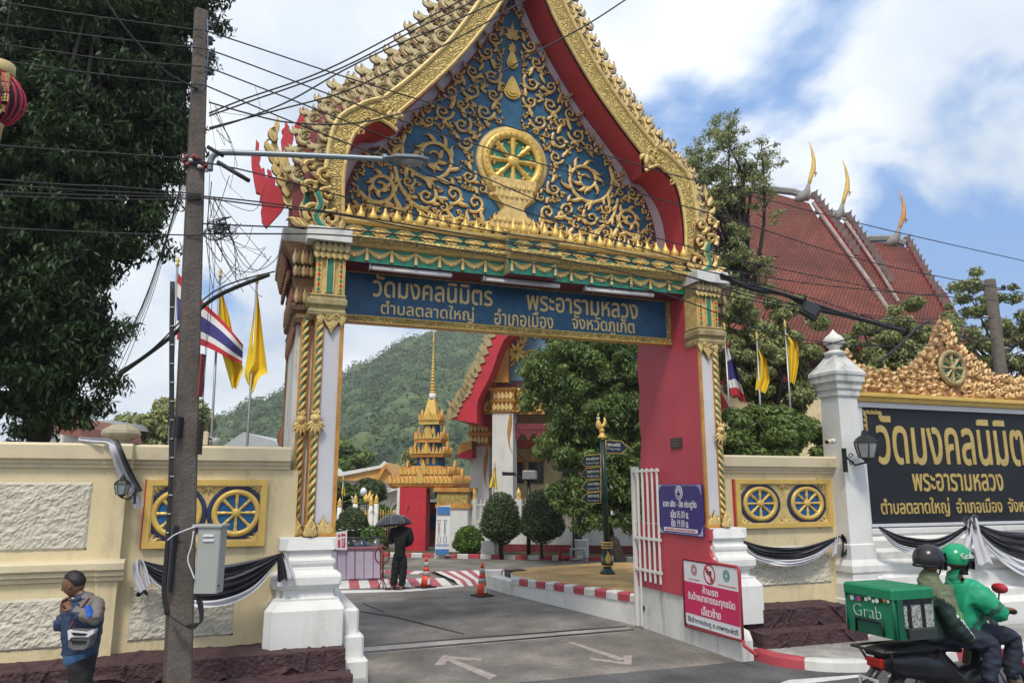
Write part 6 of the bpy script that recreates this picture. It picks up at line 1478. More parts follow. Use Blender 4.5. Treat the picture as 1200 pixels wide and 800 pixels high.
for pts in (((262, 250), (275, 290), (288, 312), (305, 316), (322, 305), (330, 290)), ((250, 270), (262, 300), (275, 315), (300, 318), (318, 300)), ((246, 200), (244, 260), (246, 330), (240, 420), (236, 520)), ((250, 240), (252, 300), (248, 360), (243, 400), (238, 470))):
    b.tube(smooth_path([tuple(atD(x, y, PD0+.15)) for x, y in pts], 5), .0042, wire_m, 4)
props(single('cable_tangle', b, 'messy tangle of thin black wires hanging beside the utility pole', 'cable tangle'), kind='stuff')
b = MB(); b.tube([tuple(atD(243, 172, PD0-.1)), tuple(atD(262, 183, PD0-.05))], .022, wire_m, 6); b.tube([tuple(atD(255, 190, PD0-.1)), tuple(atD(292, 212, PD0-.1))], .024, wire_m, 6)
single('cable_sleeve', b, 'two thick black cable sleeves slanting off the pole at the lamp arm', 'cable sleeve')['kind'] = 'thing'
g = random.Random(5)
for k in range(7):
    x0_ = 150+9*k; cable([(100+7*k, 445-k), (150+5*k, 390-8*k), (185+3*k, 310-10*k), (225, 200-6*k)], 9.5, PD0, .0038, 'thin wire falling left from the pole under the big tree', 'thin wires falling from the pole to the left')

# --- far right utility pole
fp = thing('utility_pole', 'plain grey concrete pole standing behind the right end of the name wall', 'utility pole', tuple(atD(1186, 480, 15.5).xy)+(0,))
b = MB(); p0, p1 = atD(1186, 560, 15.5), atD(1160, 328, 15.6); p0.z = 0; b.tube([tuple(p0), tuple(p1)], [.16, .11], pole_c, 8); b.build('pole_shaft', fp)
for y, s in ((334, 1), (352, -1), (372, 1), (388, -1)): b = MB(); c = p0.lerp(p1, 1-(y-328)/200); b.tube([tuple(c), tuple(c+RT*s*.3)], .03, steel, 6); b.lathe([(.03, 0), (.055, .03), (.03, .09)], black, tuple(c+RT*s*.28), 8); b.build('bracket', fp)

# --- flags
thai = [mat('flag_red', (.50, .03, .05), .8, 0, .15, 2), mat('flag_white', (.70, .70, .70), .8, 0, .1, 2), mat('flag_blue', (.05, .045, .20), .8, 0, .15, 2)]
yel = mat('flag_yellow', (.80, .56, .03), .8, 0, .15, 2)
def flag(label, pole_px, top_px, D, q, kind, base_z, grp, folds=3.5, amp=.09):
    a, c = atD(*pole_px, D), atD(*top_px, D); a.z = base_z; t = thing('flag_on_pole', label, 'flag', tuple(a), 0, grp)
    b = MB(); b.tube([tuple(a), tuple(c)], [.022, .017], steel, 8); b.build('pole', t); b = MB(); b.lathe([(.02, 0), (.035, .02), (.015, .05), (.03, .09), (.001, .17)], gold_flat, tuple(c), 8); b.build('finial', t)
    L_, R_ = q      # hoist edge, then the folds: lists of sight points from top to bottom of left and right side
    nv = 20; A = resample([(x, y, 0) for x, y in L_], nv+1); B_ = resample([(x, y, 0) for x, y in R_], nv+1)
    def fn(u, v):
        i = min(nv, int(round(v*nv))); x = lerp(A[i].x, B_[i].x, u); y = lerp(A[i].y, B_[i].y, u)+2*math.sin(u*PI*2+v*2)*(.5 if kind == 'y' else 1); return tuple(atD(x, y, D+amp*math.sin(u*PI*folds+v*2.2)*(u if kind != 'y' else .4+.6*u)))
    def mf(u, v):
        if kind == 'y': return yel
        s = (v+.02); return thai[0] if s < .16 or s > .84 else (thai[1] if s < .33 or s > .67 else thai[2])
    b = MB(); b.grid(fn, 16, nv, yel, True, mf if kind != 'y' else None); b.build('flag_cloth', t); return t
GF = 'flags behind the left wall'
flag('striped red, white and blue flag blowing right behind the utility pole', (205, 520), (208, 312), 11.3, ([(208, 319), (207, 396)], [(238, 345), (281, 400)][:0] or [(285, 404), (284, 424)]), 't', 1, GF, 4)
flag('limp yellow flag crossed by the blowing striped flag', (251, 520), (258, 325), 11.5, ([(257, 332), (256, 400), (262, 420), (272, 455)], [(258, 334), (270, 375), (276, 410), (286, 430), (277, 455)]), 'y', 1, GF, 3)
flag('hanging yellow flag nearest the left gate pillar', (291, 520), (301, 332), 11.4, ([(301, 340), (292, 400), (286, 438), (291, 450)], [(302, 342), (309, 400), (314, 436), (304, 440), (296, 460)]), 'y', 1, GF, 3)
GF2 = 'flags behind the short right wall'
flag('folded striped red, white and blue flag nearest the gate on the right side', (859, 535), (849, 387), 14.2, ([(850, 398), (851, 430), (857, 462)], [(851, 400), (862, 425), (869, 450), (874, 470)]), 't', 2.0, GF2, 3)
flag('deep yellow flag in the middle of the right-hand three', (893, 535), (887, 398), 14.2, ([(888, 410), (887, 440), (885, 456)], [(889, 409), (898, 420), (902, 445), (897, 460)]), 'y', 2.0, GF2, 3)
flag('pale yellow flag nearest the white pillar', (930, 535), (920, 384), 14.2, ([(921, 392), (922, 420), (925, 448)], [(922, 391), (935, 400), (936, 425), (931, 450)]), 'y', 2.0, GF2, 3)
flag('tiny yellow flag above the round bushes inside the gate', (401, 600), (402, 563), 27, ([(402, 565), (400, 578)], [(403, 565), (405, 581)]), 'y', 1.4, None)
flag('small yellow flag against the white columns of the ordination hall', (577, 596), (580, 545), 26, ([(579, 547), (573, 570)], [(581, 547), (583, 573)]), 'y', 1.4, None)

# --- mourning drapes
def drape(label, pts_top, pts_bot, Y0, Y1, tails, white_from=.62, ncol=3):
    n = 48; T_ = resample([(x, y, 0) for x, y in smooth_path([(a, c_, 0) for a, c_ in pts_top], 6) for x, y in ((x, y),)] if False else [tuple(p) for p in smooth_path([(a, c_, 0) for a, c_ in pts_top], 6)], n+1); B_ = resample([tuple(p) for p in smooth_path([(a, c_, 0) for a, c_ in pts_bot], 6)], n+1)
    mid = atY((pts_top[0][0]+pts_top[-1][0])/2, (pts_top[0][1]+pts_bot[len(pts_bot)//2][1])/2, (Y0+Y1)/2)
    t = thing('mourning_drape', label, 'drape', tuple(mid)); nv = 48
    def fn(u, v):
        i = min(n, int(round(u*n))); x = lerp(T_[i].x, B_[i].x, v); y = lerp(T_[i].y, B_[i].y, v); k = math.sin(PI*u)**.5
        f = .045*k*abs(math.sin(v*PI*(4.2+1.5*v)+.9*math.sin(u*4+v*2)))**.7+.014*k*math.sin(v*41+u*6)+.012*nz(u*9, v*11); return tuple(atY(x, y, lerp(Y0, Y1, u)-.03-f-.03*k))
    b = MB(); b.grid(fn, n, nv, cloth_b, True, lambda u, v: cloth_w if v > white_from else (cloth_g if .30 < v+.04*math.sin(u*9) < .36 or (v < .05) else cloth_b)); b.build('swag', t)
    for (pts, w0, w1, m, m2) in tails:
        P = [tuple(p) for p in smooth_path([(a, c_, 0) for a, c_ in pts], 5)]; K = len(P)-1; b = MB(); yy = Y0 if abs(pts[0][0]-pts_top[0][0]) < abs(pts[0][0]-pts_top[-1][0]) else Y1
        def ft(u, v):
            i = int(round(v*K)); x, y = P[i][0], P[i][1]; w_ = lerp(w0, w1, v); return tuple(atY(x+(u-.5)*2*w_, y+2*math.sin(u*7), yy-.07-.035*math.cos(u*PI*3)-.02*v))
        b.grid(ft, 10, K, m, True, (lambda u, v: m2 if v > .72 else m) if m2 else None); b.build('tail', t)
    return t
drape('black and white mourning drape across the wall under the left wheel panel', [(163, 655), (195, 662), (240, 664), (290, 657), (328, 648)], [(163, 658), (185, 688), (222, 709), (262, 709), (300, 691), (330, 652)], 10.22, 9.99,
      [([(160, 657), (160, 672), (167, 690), (166, 697)], 4, 7, cloth_w, cloth_b), ([(165, 655), (170, 668), (174, 686)], 3, 5, cloth_w, None), ([(329, 648), (330, 662), (331, 680)], 4, 6, cloth_b, None), ([(334, 650), (338, 662), (342, 676)], 3, 5, cloth_w, None)], .82)
drape('black and white mourning drape hung below the right wheel panel', [(869, 632), (900, 640), (940, 640), (985, 627)], [(869, 634), (885, 655), (922, 663), (955, 655), (983, 631)], 10.50, 10.48,
      [([(868, 632), (868, 642), (872, 656)], 3, 5, cloth_b, None), ([(986, 627), (991, 636), (990, 651)], 3, 5, cloth_b, None), ([(981, 629), (979, 642), (978, 650)], 2, 3, cloth_w, None)], .66)
drape('long black and white drape swagged across the base of the name wall', [(1030, 616), (1060, 628), (1100, 630), (1138, 612)], [(1030, 620), (1055, 645), (1098, 648), (1138, 618)], 10.1, 10.1,
      [([(1138, 608), (1136, 628), (1128, 655)], 3, 7, cloth_w, None), ([(1142, 608), (1146, 630), (1155, 660)], 4, 9, cloth_w, None), ([(1140, 604), (1135, 610), (1142, 620)], 8, 6, cloth_g, None)], .6)
drape('mourning drape continuing right of the bow to the frame edge', [(1142, 612), (1175, 622), (1215, 622), (1260, 610)], [(1142, 618), (1170, 655), (1215, 676), (1262, 640)], 10.1, 10.1, [], .66)
d = thing('mourning_drape', 'twisted black and white ribbon lying over the coping and falling down the pier', 'drape', tuple(atY(140, 520, 10.0)))
def ribbon(pts, w0, w1, m, Yf, nm, par, fl=.03):
    P = [tuple(p) for p in smooth_path([(a, c_, y_) for a, c_, y_ in pts], 6)]; K = len(P)-1; b = MB()
    def ft(u, v):
        i = int(round(v*K)); x, y, Y = P[i]; w_ = lerp(w0, w1, v); a_, b2 = P[min(i+1, K)], P[max(i-1, 0)]; tx, ty = a_[0]-b2[0], a_[1]-b2[1]; l = math.hypot(tx, ty) or 1; s = (u-.5)*2*w_
        return tuple(atY(x-ty/l*s, y+tx/l*s, Y-fl*math.cos(u*PI*3)))
    b.grid(ft, 8, K, m, True); b.build(nm, par)
ribbon([(92, 514, 10.2), (110, 516, 10.1), (128, 518, 10.03), (134, 530, 9.98), (143, 555, 10.12), (158, 580, 10.2), (163, 594, 10.2)], 3, 6, cloth_w, 0, 'white_ribbon', d)
ribbon([(134, 516, 10.03), (138, 520, 9.97), (142, 530, 9.95), (152, 553, 10.1), (164, 576, 10.17)], 3, 3.5, cloth_g, 0, 'grey_ribbon', d)

# --- wall lanterns, cameras
def wall_lantern(label, px, py, Y, s, side):
    c = atY(px, py, Y); t = thing('wall_lantern', label, 'wall lantern', tuple(c))
    lm = mat('lantern_metal', (.03, .035, .035), .5, .4, .3, 8); gl = mat('lantern_glass', (.30, .33, .33), .12, 0, .3, 6)
    b = MB(); b.lathe([(.02*s, -.12*s), (.05*s, -.09*s), (.075*s, -.075*s)], lm, tuple(c), 6, False); b.build('cage_base', t); b = MB(); b.lathe([(.11*s, .07*s), (.12*s, .075*s), (.09*s, .12*s), (.04*s, .15*s), (.03*s, .19*s), (.012*s, .20*s), (.001, .24*s)], lm, tuple(c), 6, False); b.build('cage_cap', t)
    b = MB(); b.lathe([(.072*s, -.075*s), (.085*s, -.03*s), (.10*s, .03*s), (.104*s, .07*s)], gl, tuple(c), 6, False); b.build('glass_body', t)
    for k in range(6):
        a = k*PI/3; b = MB(); b.tube([tuple(c+Vector((r*s*math.cos(a), r*s*math.sin(a), z*s))) for r, z in ((.075, -.075), (.088, -.03), (.103, .03), (.107, .07))], .006*s, lm, 4); b.build('cage_rib', t)
    b = MB(); e = c+Vector((side*.17*s, .12*s, 0)); 
    b.box(e.x-.015*s, e.x+.015*s, e.y-.03, e.y+.03, c.z-.22*s, c.z+.02*s, lm); b.tube([tuple(e+Vector((0, 0, -.05*s))), tuple(e+Vector((-side*.08*s, -.05*s, -.15*s))), tuple(c+Vector((0, 0, -.12*s)))], .012*s, lm, 5)
    for k in range(2):
        q = e+Vector((-side*.04*s, -.04*s, -.06*s-.07*s*k)); b.tube([tuple(q+Vector((-side*.035*s*math.cos(a_*.9)*(1-a_/9), 0, .035*s*math.sin(a_*.9)*(1-a_/9)))) for a_ in range(8)], .006*s, lm, 4)
    b.build('bracket', t); return t
wall_lantern('small dark hexagonal wall lantern on the left pier beside the ribbon', 143, 573, 10.02, .80, 1)
wall_lantern('large black wall lantern on the white pillar by the black name board', 1015, 527, 10.0, 1.7, -1)
def bullet(label, px, py, Y, dx, s=1):
    c = atY(px, py, Y); t = thing('security_camera', label, 'security camera', tuple(c)); b = MB(); d_ = Vector((dx, -.3, -.1)).normalized(); b.tube([tuple(c), tuple(c+d_*.13*s)], .04*s, cream_cap, 10); b.build('housing', t); b = MB(); b.tube([tuple(c+d_*.131*s), tuple(c+d_*.14*s)], .034*s, black, 10); b.build('lens', t); b = MB(); b.tube([tuple(c), tuple(c-d_*.09*s)], .045*s, white, 8); b.build('mount', t)
bullet('small white bullet camera on the left face of the white pillar', 974, 517, 10.15, -1)
cs = thing('security_camera', 'white dome camera with square housing on the left wall coping beside the pole', 'security camera', tuple(atY(246, 516, 10.45)))
b = MB(); p = atY(238, 519, 10.45); b.box(p.x-.05, p.x+.06, 10.4, 10.5, p.z-.02, p.z+.15, cream_cap, None, .01); b.build('housing', cs); b = MB(); p2 = atY(253, 517, 10.42); b.lathe([(.001, -.06), (.035, -.05), (.055, 0), (.05, .03), (.02, .05), (.001, .055)], mat('dome_grey', (.35, .37, .38), .3), tuple(p2), 12); b.build('dome', cs); b = MB(); b.tube([tuple(p+Vector((.04, 0, .08))), tuple(p2+Vector((0, 0, .03)))], .015, steel, 6); b.build('arm', cs)
b = MB(); p = atY(246, 523, 10.47); b.tube([(p.x, 10.47, 3.0), (p.x, 10.47, 3.1)], .03, steel, 6); b.build('foot', cs)
# --- red festival lantern top left
c = atD(-4, 116, 6.0); rl = thing('festival_lantern', 'round red ribbed festival lantern with gold caps hanging at the far left edge', 'lantern', tuple(c))
b = MB(); b.lathe([(.05, -.2), (.14, -.14), (.19, -.04), (.19, .04), (.14, .14), (.05, .2)], mat('lantern_dark', (.05, .012, .018), .6), tuple(c), 18); b.build('paper_globe', rl)
for k in range(20):
    a = 2*PI*k/20; b = MB(); b.tube([tuple(c+Vector((r*math.cos(a+tw), r*math.sin(a+tw), z))) for r, z, tw in ((.07, .24, -.3), (.15, .17, -.22), (.205, .08, -.1), (.22, 0, 0), (.205, -.08, .1), (.15, -.17, .22), (.07, -.24, .3))], .009, mat('lantern_red', (.45, .02, .06), .5), 5); b.build('rib', rl)
b = MB(); b.lathe([(.10, .23), (.11, .24), (.11, .33), (.10, .34), (.001, .34)], mat('lantern_gold', (.62, .48, .20), .45), tuple(c), 18); b.build('gold_cap', rl); b = MB(); b.lathe([(.001, -.38), (.07, -.38), (.075, -.25), (.085, -.235), (.001, -.23)], MATS['lantern_gold'], tuple(c), 18); b.build('gold_cap', rl)
for i, ch in enumerate('義意曲幸'):
    t_ = MB(); z = .15-.1*i; e = c+Vector((.10, -.165, 0))*(1 if i in (1, 2) else .85)+UP*z; text(t_, ch, MATS['lantern_gold'], tuple(e), tuple(RT), (0, 0, 1), .085, .085, .012, .01); t_.build('gold_character', rl)
b = MB(); b.tube([tuple(c+UP*.34), tuple(c+UP*1.6)], .006, wire_m, 5); b.build('hanging_wire', rl)

# --- signs on the right reveal
def xsign(name, label, cat, X, Y0, Y1, z0, z1, mface, th=.03):
    t = thing(name, label, cat, (X, (Y0+Y1)/2, z0)); b = MB(); b.box(X-th, X, min(Y0, Y1), max(Y0, Y1), z0, z1, mface, None, .006); b.build('board', t); return t
def xt(t, s, X, Y, z, w_, h_, m, nm='lettering'):
    g = MB(); text(g, s, m, (X, Y, z), (0, -1, 0), (0, 0, 1), w_, h_, .004, .016); return g.build(nm, t)
sgnw = mat('sign_white', (.72, .72, .74), .4, 0, .05, 3); purple = mat('sign_purple', (.035, .022, .17), .35, 0, .1, 2)
XS = 6.975; ys0, ys1 = 11.58, 10.26; zz0, zz1 = 1.70, 2.52
ps = xsign('opening_hours_sign', 'dark violet sign with white Thai opening hours on the red pillar', 'sign', XS, ys0, ys1, zz0, zz1, purple)
yc = (ys0+ys1)/2; XF = XS-.034
xt(ps, 'เวลา เปิด - ปิด ประตูวัด', XF, yc, 2.185, 1.0, .15, sgnw); xt(ps, 'เปิด 05.00 น.', XF, yc, 2.03, .54, .13, sgnw); xt(ps, 'ปิด 19.00 น.', XF, yc, 1.885, .52, .13, sgnw)
b = MB(); b.box(XF-.002, XS-.03, yc-.5, yc+.5, 1.745, 1.805, sgnw); b.build('white_strip', ps); xt(ps, 'วัดมงคลนิมิตร พระอารามหลวง จังหวัดภูเก็ต', XF-.003, yc, 1.775, .9, .045, redp)
def xdisc(t, X, Y, z, ry_, rz_, m, nm, ri=0, th=.003):
    b = MB(); n = 24; rings_ = [[(X, Y+ry_*f*math.cos(2*PI*i/n), z+rz_*f*math.sin(2*PI*i/n)) for i in range(n)] for f in ((1, ri) if ri else (1, .5))]+[[(X-th, Y+ry_*f*math.cos(2*PI*i/n), z+rz_*f*math.sin(2*PI*i/n)) for i in range(n)] for f in ((ri, 1) if ri else (.5, 1))]
    if ri: b.rings([rings_[0], rings_[3], rings_[2], rings_[1]], m, False, False)
    else: b.rings([rings_[0], rings_[3]], m)
    return b.build(nm, t)
xdisc(ps, XS-.03, yc, 2.38, .115, .115, sgnw, 'emblem'); xdisc(ps, XS-.0335, yc, 2.38, .095, .095, purple, 'emblem_ring', .86)
b = MB()
for k, (dy_, dz_) in enumerate(((0, .03), (-.03, -.01), (.03, -.01), (0, -.04))): b.lathe([(.018, -.015), (.022, 0), (.018, .015)], purple, (XS-.034, yc+dy_, 2.38+dz_), 8)
b.build('emblem_device', ps, kind='stuff')
for sy, sz in ((ys0-.01, zz0+.01), (ys0-.01, zz1-.01), (ys1+.01, zz0+.01), (ys1+.01, zz1-.01)):
    b = MB(); a = 1 if sy == ys1+.01 else -1; c_ = 1 if sz < 2 else -1; pts = [(sy, sz), (sy+a*.16, sz), (sy+a*.08, sz+c_*.03), (sy+a*.03, sz+c_*.08), (sy, sz+c_*.16)]; slab(b, [(XF+.001, y, z) for y, z in pts], (-1, 0, 0), .003, mat('lilac_print', (.42, .42, .62), .4)); b.build('corner_ornament', ps)
for (a, c_, d, e) in ((yc-.5, yc+.5, zz1-.025, zz1-.017), (yc-.5, yc+.5, zz0+.017, zz0+.025)):
    b = MB(); b.box(XF-.001, XF+.004, a, c_, d, e, MATS['lilac_print']); b.build('border_line', ps)
pq = xsign('small_plaque', 'small dark bronze plaque on the red inner face of the gate', 'plaque', 7.012, 11.20, 10.86, 3.12, 3.30, mat('bronze', (.05, .04, .035), .5, .3), .02)
for k in range(3): b = MB(); b.box(6.990, 6.993, 10.92, 11.14, 3.16+.045*k, 3.175+.045*k, mat('bronze_light', (.14, .11, .08), .5)); b.build('raised_line', pq)
# no left turn sign: hung on the white base, bent slightly out
pink = mat('sign_crimson', (.55, .02, .10), .4, 0, .05, 3)
XN = 6.93; ny0, ny1, nz0, nz1 = 10.87, 9.40, .30, 1.33; ym = (ny0+ny1)/2
ns = thing('no_left_turn_sign', 'white and crimson no-left-turn sign in a red frame beside the gate foot', 'sign', (XN, ym, nz0))
b = MB(); b.box(XN, XN+.03, ny1+.03, ny0-.03, nz0+.03, nz1-.03, sgnw); b.build('board', ns)
b = MB(); b.box(XN-.004, XN, ny1+.03, ny0-.03, .50, .985, pink); b.build('crimson_panel', ns)
b = MB(); fr_ = mat('sign_frame_red', (.38, .03, .05), .5, .1, .2, 4)
b.tube([(XN+.01, ny0, nz0-.02), (XN+.01, ny0, nz1-.04), (XN+.01, ny0-.04, nz1), (XN+.01, ny1+.05, nz1), (XN+.01, ny1, nz1-.05), (XN+.01, ny1, nz0+.02), (XN+.01, ny0, nz0-.02)], .024, fr_, 8)
b.tube([(XN+.01, ny1, nz0+.03), (XN+.01, ny1-.02, nz0-.04), (XN+.02, ny1-.28, nz0-.12)], .024, fr_, 8); b.build('frame', ns)
XG = XN-.005
xt(ns, 'ห้ามรถ', XG, ym, .905, .40, .12, sgnw); xt(ns, 'รับจ้างสาธารณะทุกชนิด', XG, ym, .765, 1.22, .16, sgnw); xt(ns, 'เลี้ยวซ้าย', XG, ym, .595, .5, .14, sgnw)
dk = mat('print_dark', (.03, .04, .06), .5); xt(ns, 'ใช้เข้าทางประตู ถ.เทพกระษัตรี', XN-.001, ym, .405, 1.3, .11, dk)
xdisc(ns, XN-.001, ym, 1.155, .155, .155, redp, 'ban_ring', .83)
b = MB(); Yc_ = ym; zc2 = 1.155
slab(b, [(XN-.001, Yc_-.02, zc2-.11), (XN-.001, Yc_-.055, zc2-.11), (XN-.001, Yc_-.055, zc2+.05), (XN-.001, Yc_+.03, zc2+.05), (XN-.001, Yc_+.03, zc2+.085), (XN-.001, Yc_+.10, zc2+.03), (XN-.001, Yc_+.03, zc2-.02), (XN-.001, Yc_+.03, zc2+.012), (XN-.001, Yc_-.02, zc2+.012)], (-1, 0, 0), .002, black); b.build('turn_arrow', ns)
b = MB(); slab(b, [(XN-.004, Yc_+.12, zc2+.09), (XN-.004, Yc_+.09, zc2+.12), (XN-.004, Yc_-.12, zc2-.09), (XN-.004, Yc_-.09, zc2-.12)], (-1, 0, 0), .002, redp); b.build('ban_stroke', ns)
teal = mat('seal_teal', (.10, .32, .28), .5); rose = mat('seal_rose', (.45, .18, .22), .5)
for yy, m in ((ny0-.32, rose), (ny1+.3, teal)):
    xdisc(ns, XN-.001, yy, 1.18, .085, .085, m, 'seal_ring', .78); xdisc(ns, XN-.001, yy, 1.18, .055, .055, m, 'seal_core', .55)
    g = MB(); b2 = 'ตำรวจภูเก็ต' if m is rose else 'เทศบาลนครภูเก็ต'; xt(ns, b2, XN-.001, yy, 1.03, .3 if m is rose else .44, .03, redp)
# --- white folding gate leaf
gl_ = thing('gate_leaf', 'white steel gate leaf folded back against the red pillar', 'gate leaf', (6.9, 12.45, 0))
b = MB(); pG = atY(741, 547, 12.46); pH = atY(762, 547, 12.46); b.box(pG.x-.02, pG.x+.12, 12.42, 12.50, .02, pG.z, white, None, .008); b.build('end_post', gl_)
for i, yy in enumerate((12.22, 12.05, 11.88, 11.71, 11.54)): b = MB(); b.box(6.90, 6.935, yy, yy+.035, .84 if i else .05, pG.z-.04, white, None, .006); b.build('bar', gl_)
for z in (1.0, 1.55, pG.z-.1): b = MB(); b.box(6.902, 6.933, 11.5, 12.42, z, z+.045, white); b.build('rail', gl_)
b = MB(); b.box(pG.x+.16, pG.x+.22, 12.28, 12.36, 0, .62, white, None, .006); b.box(pG.x+.02, pG.x+.07, 12.28, 12.33, .3, .38, black); b.build('lower_latch_post', gl_)
b = MB(); q = atX(733, 690, 6.98); b.box(6.93, 6.98, q.y-.04, q.y+.06, 0, .52, white, None, .006); b.box(6.925, 6.932, q.y-.05, q.y-.0, .42, .52, black); single('stop_post', b, 'short white steel stop post against the island wall beside the gate leaf', 'post')

# --- cones
def cone(px, py, label):
    c = atZ(px, py, 0); t = thing('traffic_cone', label, 'traffic cone', tuple(c), .3, 'traffic cones on the driveway'); co = mat('cone_orange', (.72, .07, .03), .45, 0, .1, 4); cw = mat('cone_band', (.42, .42, .40), .4)
    b = MB(); b.box(-.2, .2, -.2, .2, 0, .035, rubber, None, .01); b.build('foot', t, world=False)
    def rr2(z): return lerp(.135, .03, (z-.035)/.70)
    for nm, z0, z1, m in (('body', .035, .30, co), ('reflective_band', .30, .40, cw), ('body', .40, .50, co), ('reflective_band', .50, .62, cw), ('body', .62, .735, co)):
        b = MB(); k = .003 if m is cw else 0; b.lathe([(rr2(z0)+k, z0), (rr2(z1)+k, z1)], m, n=18); b.build(nm, t, world=False)
    b = MB(); b.box(-.035, .04, -.137, -.125, .09, .24, sgnw, Matrix.Rotation(-.0, 4, 'X')); b.build('sticker', t, world=False)
cone(565, 698, 'orange traffic cone standing alone nearest the white island'); cone(499, 688, 'orange traffic cone close to the person with the umbrella')

# --- green signpost
sp_ = atZ(712, 672, IZ); SD = sp_.dot(FW)
sgp = thing('direction_signpost', 'dark green signpost with five pointed direction boards and a golden figure on top', 'signpost', tuple(sp_))
gm = mat('post_green', (.012, .045, .04), .35, 0, .2, 5); gmb = mat('board_green', (.012, .035, .04), .35, 0, .2, 5); gnv = mat('board_navy', (.02, .03, .07), .35, 0, .2, 5)
k = SD/FPX
b = MB(); b.lathe([(.18, 0), (.18, .04), (.12, .10), (.09, .17), (.13, .20), (.15, .24), (.12, .30), (.105, .34), (.12, .5), (.125, .62), (.10, .68), (.085, .74)], gm, tuple(sp_), 16); b.build('base', sgp)
for z in (.19, .60, .66, .72): b = MB(); b.lathe([(.132, z-.015), (.136, z), (.132, z+.015)], gold_flat, tuple(sp_), 16); b.build('gold_ring', sgp)
b = MB(); tp_ = atD(706, 516, SD); b.tube([tuple(sp_+UP*.7), tuple(tp_)], [.075, .062], gm, 12); b.build('pole', sgp)
b = MB(); leaf(b, 0, 0, PI/2, .3, .3, .05, 0, .02, gold_flat, fr=lambda x, y, z: tuple(sp_+RT*x+FW*(y-.15)+UP*(z+.25))); b.build('gold_leaf', sgp)
for (xs, y0, y1, tip, m, l1, l2) in (((710, 728, 736), 515.5, 530.5, 1, gnv, 'พระเจดีย์', 'Pagoda'), ((704, 686, 680), 532, 545.5, -1, gmb, 'พระอุโบสถ', 'Buddhist Temple'), ((704, 687, 681), 547, 560.5, -1, gmb, 'กุฏิเจ้าอาวาส', 'The Abbot House'), ((704, 688, 682), 561.5, 575, -1, gmb, 'ศาลาการเปรียญ', 'Sermon Hall'), ((704, 688, 682), 576, 589, -1, gmb, 'พระเมรุ', 'Crematory')):
    tl = -(y1-y0)*.0+(1.2 if tip > 0 else -1.6); ar = MB(); P = [atD(x, y, SD-.09) for x, y in ((xs[0], y0), (xs[1], y0+abs(tl)), (xs[2], (y0+y1)/2+abs(tl)*1.3), (xs[1], y1+abs(tl)*.7), (xs[0], y1))]
    slab(ar, P, FW, .05, m); ao = ar.build('direction_board', sgp); e = MB(); e.tube([tuple(p-FW*.006) for p in P+[P[0]]], .009, gold_flat, 4); e.build('gold_edge', ao)
    cx_, wd = (xs[0]+xs[1])/2+tip*.5, abs(xs[1]-xs[0])*k*.82
    for s_, yy, hh in ((l1, y0+4.6, .085), (l2, y0+9.8, .06)):
        g = MB(); p = atD(cx_, yy+abs(tl)*.4, SD-.093); text(g, s_, sgnw, tuple(p), tuple(RT+UP*(-.06 if tip > 0 else .06)), (0, 0, 1), wd, hh, .004, .012); g.build('lettering', ao)
# golden figure: bird-woman standing
T0 = atD(705.5, 512, SD); kf = k
def kpt(dx, dy): return tuple(T0+RT*dx*kf+UP*(-dy*kf))
b = MB(); b.lathe([(.12, -.02), (.10, .02), (.06, .06), (.05, .12)], gold_flat, tuple(T0), 12); b.lathe([(.05, .1), (.07, .16), (.04, .22)], gold_flat, tuple(T0), 10)
b.tube([kpt(0, -4), kpt(-1, -9), kpt(-3.5, -13), kpt(-4, -18), kpt(-4, -20)], [.04, .05, .085, .05, .03], gold_flat, 8); b.tube([kpt(-3, -13), kpt(0, -12), kpt(3, -14), kpt(4, -19), kpt(3, -23)], [.07, .06, .05, .04, .012], gold_flat, 7)
b.tube([kpt(-4, -20), kpt(-4, -23)], [.035, .045], sgnw, 8); b.tube([kpt(-4, -24), kpt(-3.6, -28)], [.04, .008], gold_flat, 7); b.tube([kpt(-4, -18), kpt(-6, -15), kpt(-5, -13)], [.022, .02, .015], sgnw, 6); b.tube([kpt(-4, -17), kpt(-4.6, -13)], [.05, .06], sgnw, 8)
b.build('bird_woman_figure', sgp)

# --- yard furniture
def stand_sign(): pass
bn_ = thing('banner_stand', 'tall narrow white and blue roll-up banner beside the white kiosk pillar', 'banner stand', tuple(atD(519, 650, 26.6).xy)+(0,)); BD = 26.6
def bq(b, px0, py0, px1, py1, dD, m, th=.01):
    q = [atD(px0, py0, BD-dD), atD(px1, py0, BD-dD), atD(px1, py1, BD-dD), atD(px0, py1, BD-dD)]; slab(b, q, FW, th, m); return b
pbl = mat('print_blue', (.06, .20, .50), .5)
b = MB(); slab(b, [atD(512, 593, BD), atD(528, 591.5, BD), atD(526, 650, BD-.05), atD(509.5, 650, BD-.05)], FW, .03, sgnw); bo_ = b.build('banner', bn_)
bq(MB(), 512.2, 593.5, 527.4, 602, .06, pbl).build('blue_header', bo_); bq(MB(), 510, 643, 526, 649, .09, pbl).build('blue_footer', bo_); bq(MB(), 510.5, 637.5, 526.3, 638.3, .08, pbl).build('blue_rule', bo_)
for px, m in ((514.5, rose), (521.5, teal)):
    for (y0_, y1_, w_) in ((612, 624, 1.0),): bq(MB(), px-w_, y0_, px+w_*.4, y1_, .07, m).build('printed_column', bo_)
    for dx_ in (-1, 1.2): bq(MB(), px+dx_-.5, 608.5, px+dx_+.5, 610.5, .07, dk).build('printed_icon', bo_)
    e = MB(); c_ = atD(px, 631, BD-.08); e.tube([tuple(c_+RT*.055*math.cos(a)+UP*.13*math.sin(a)) for a in [i*PI/8 for i in range(17)]], .008, m, 4); e.build('printed_ring', bo_)
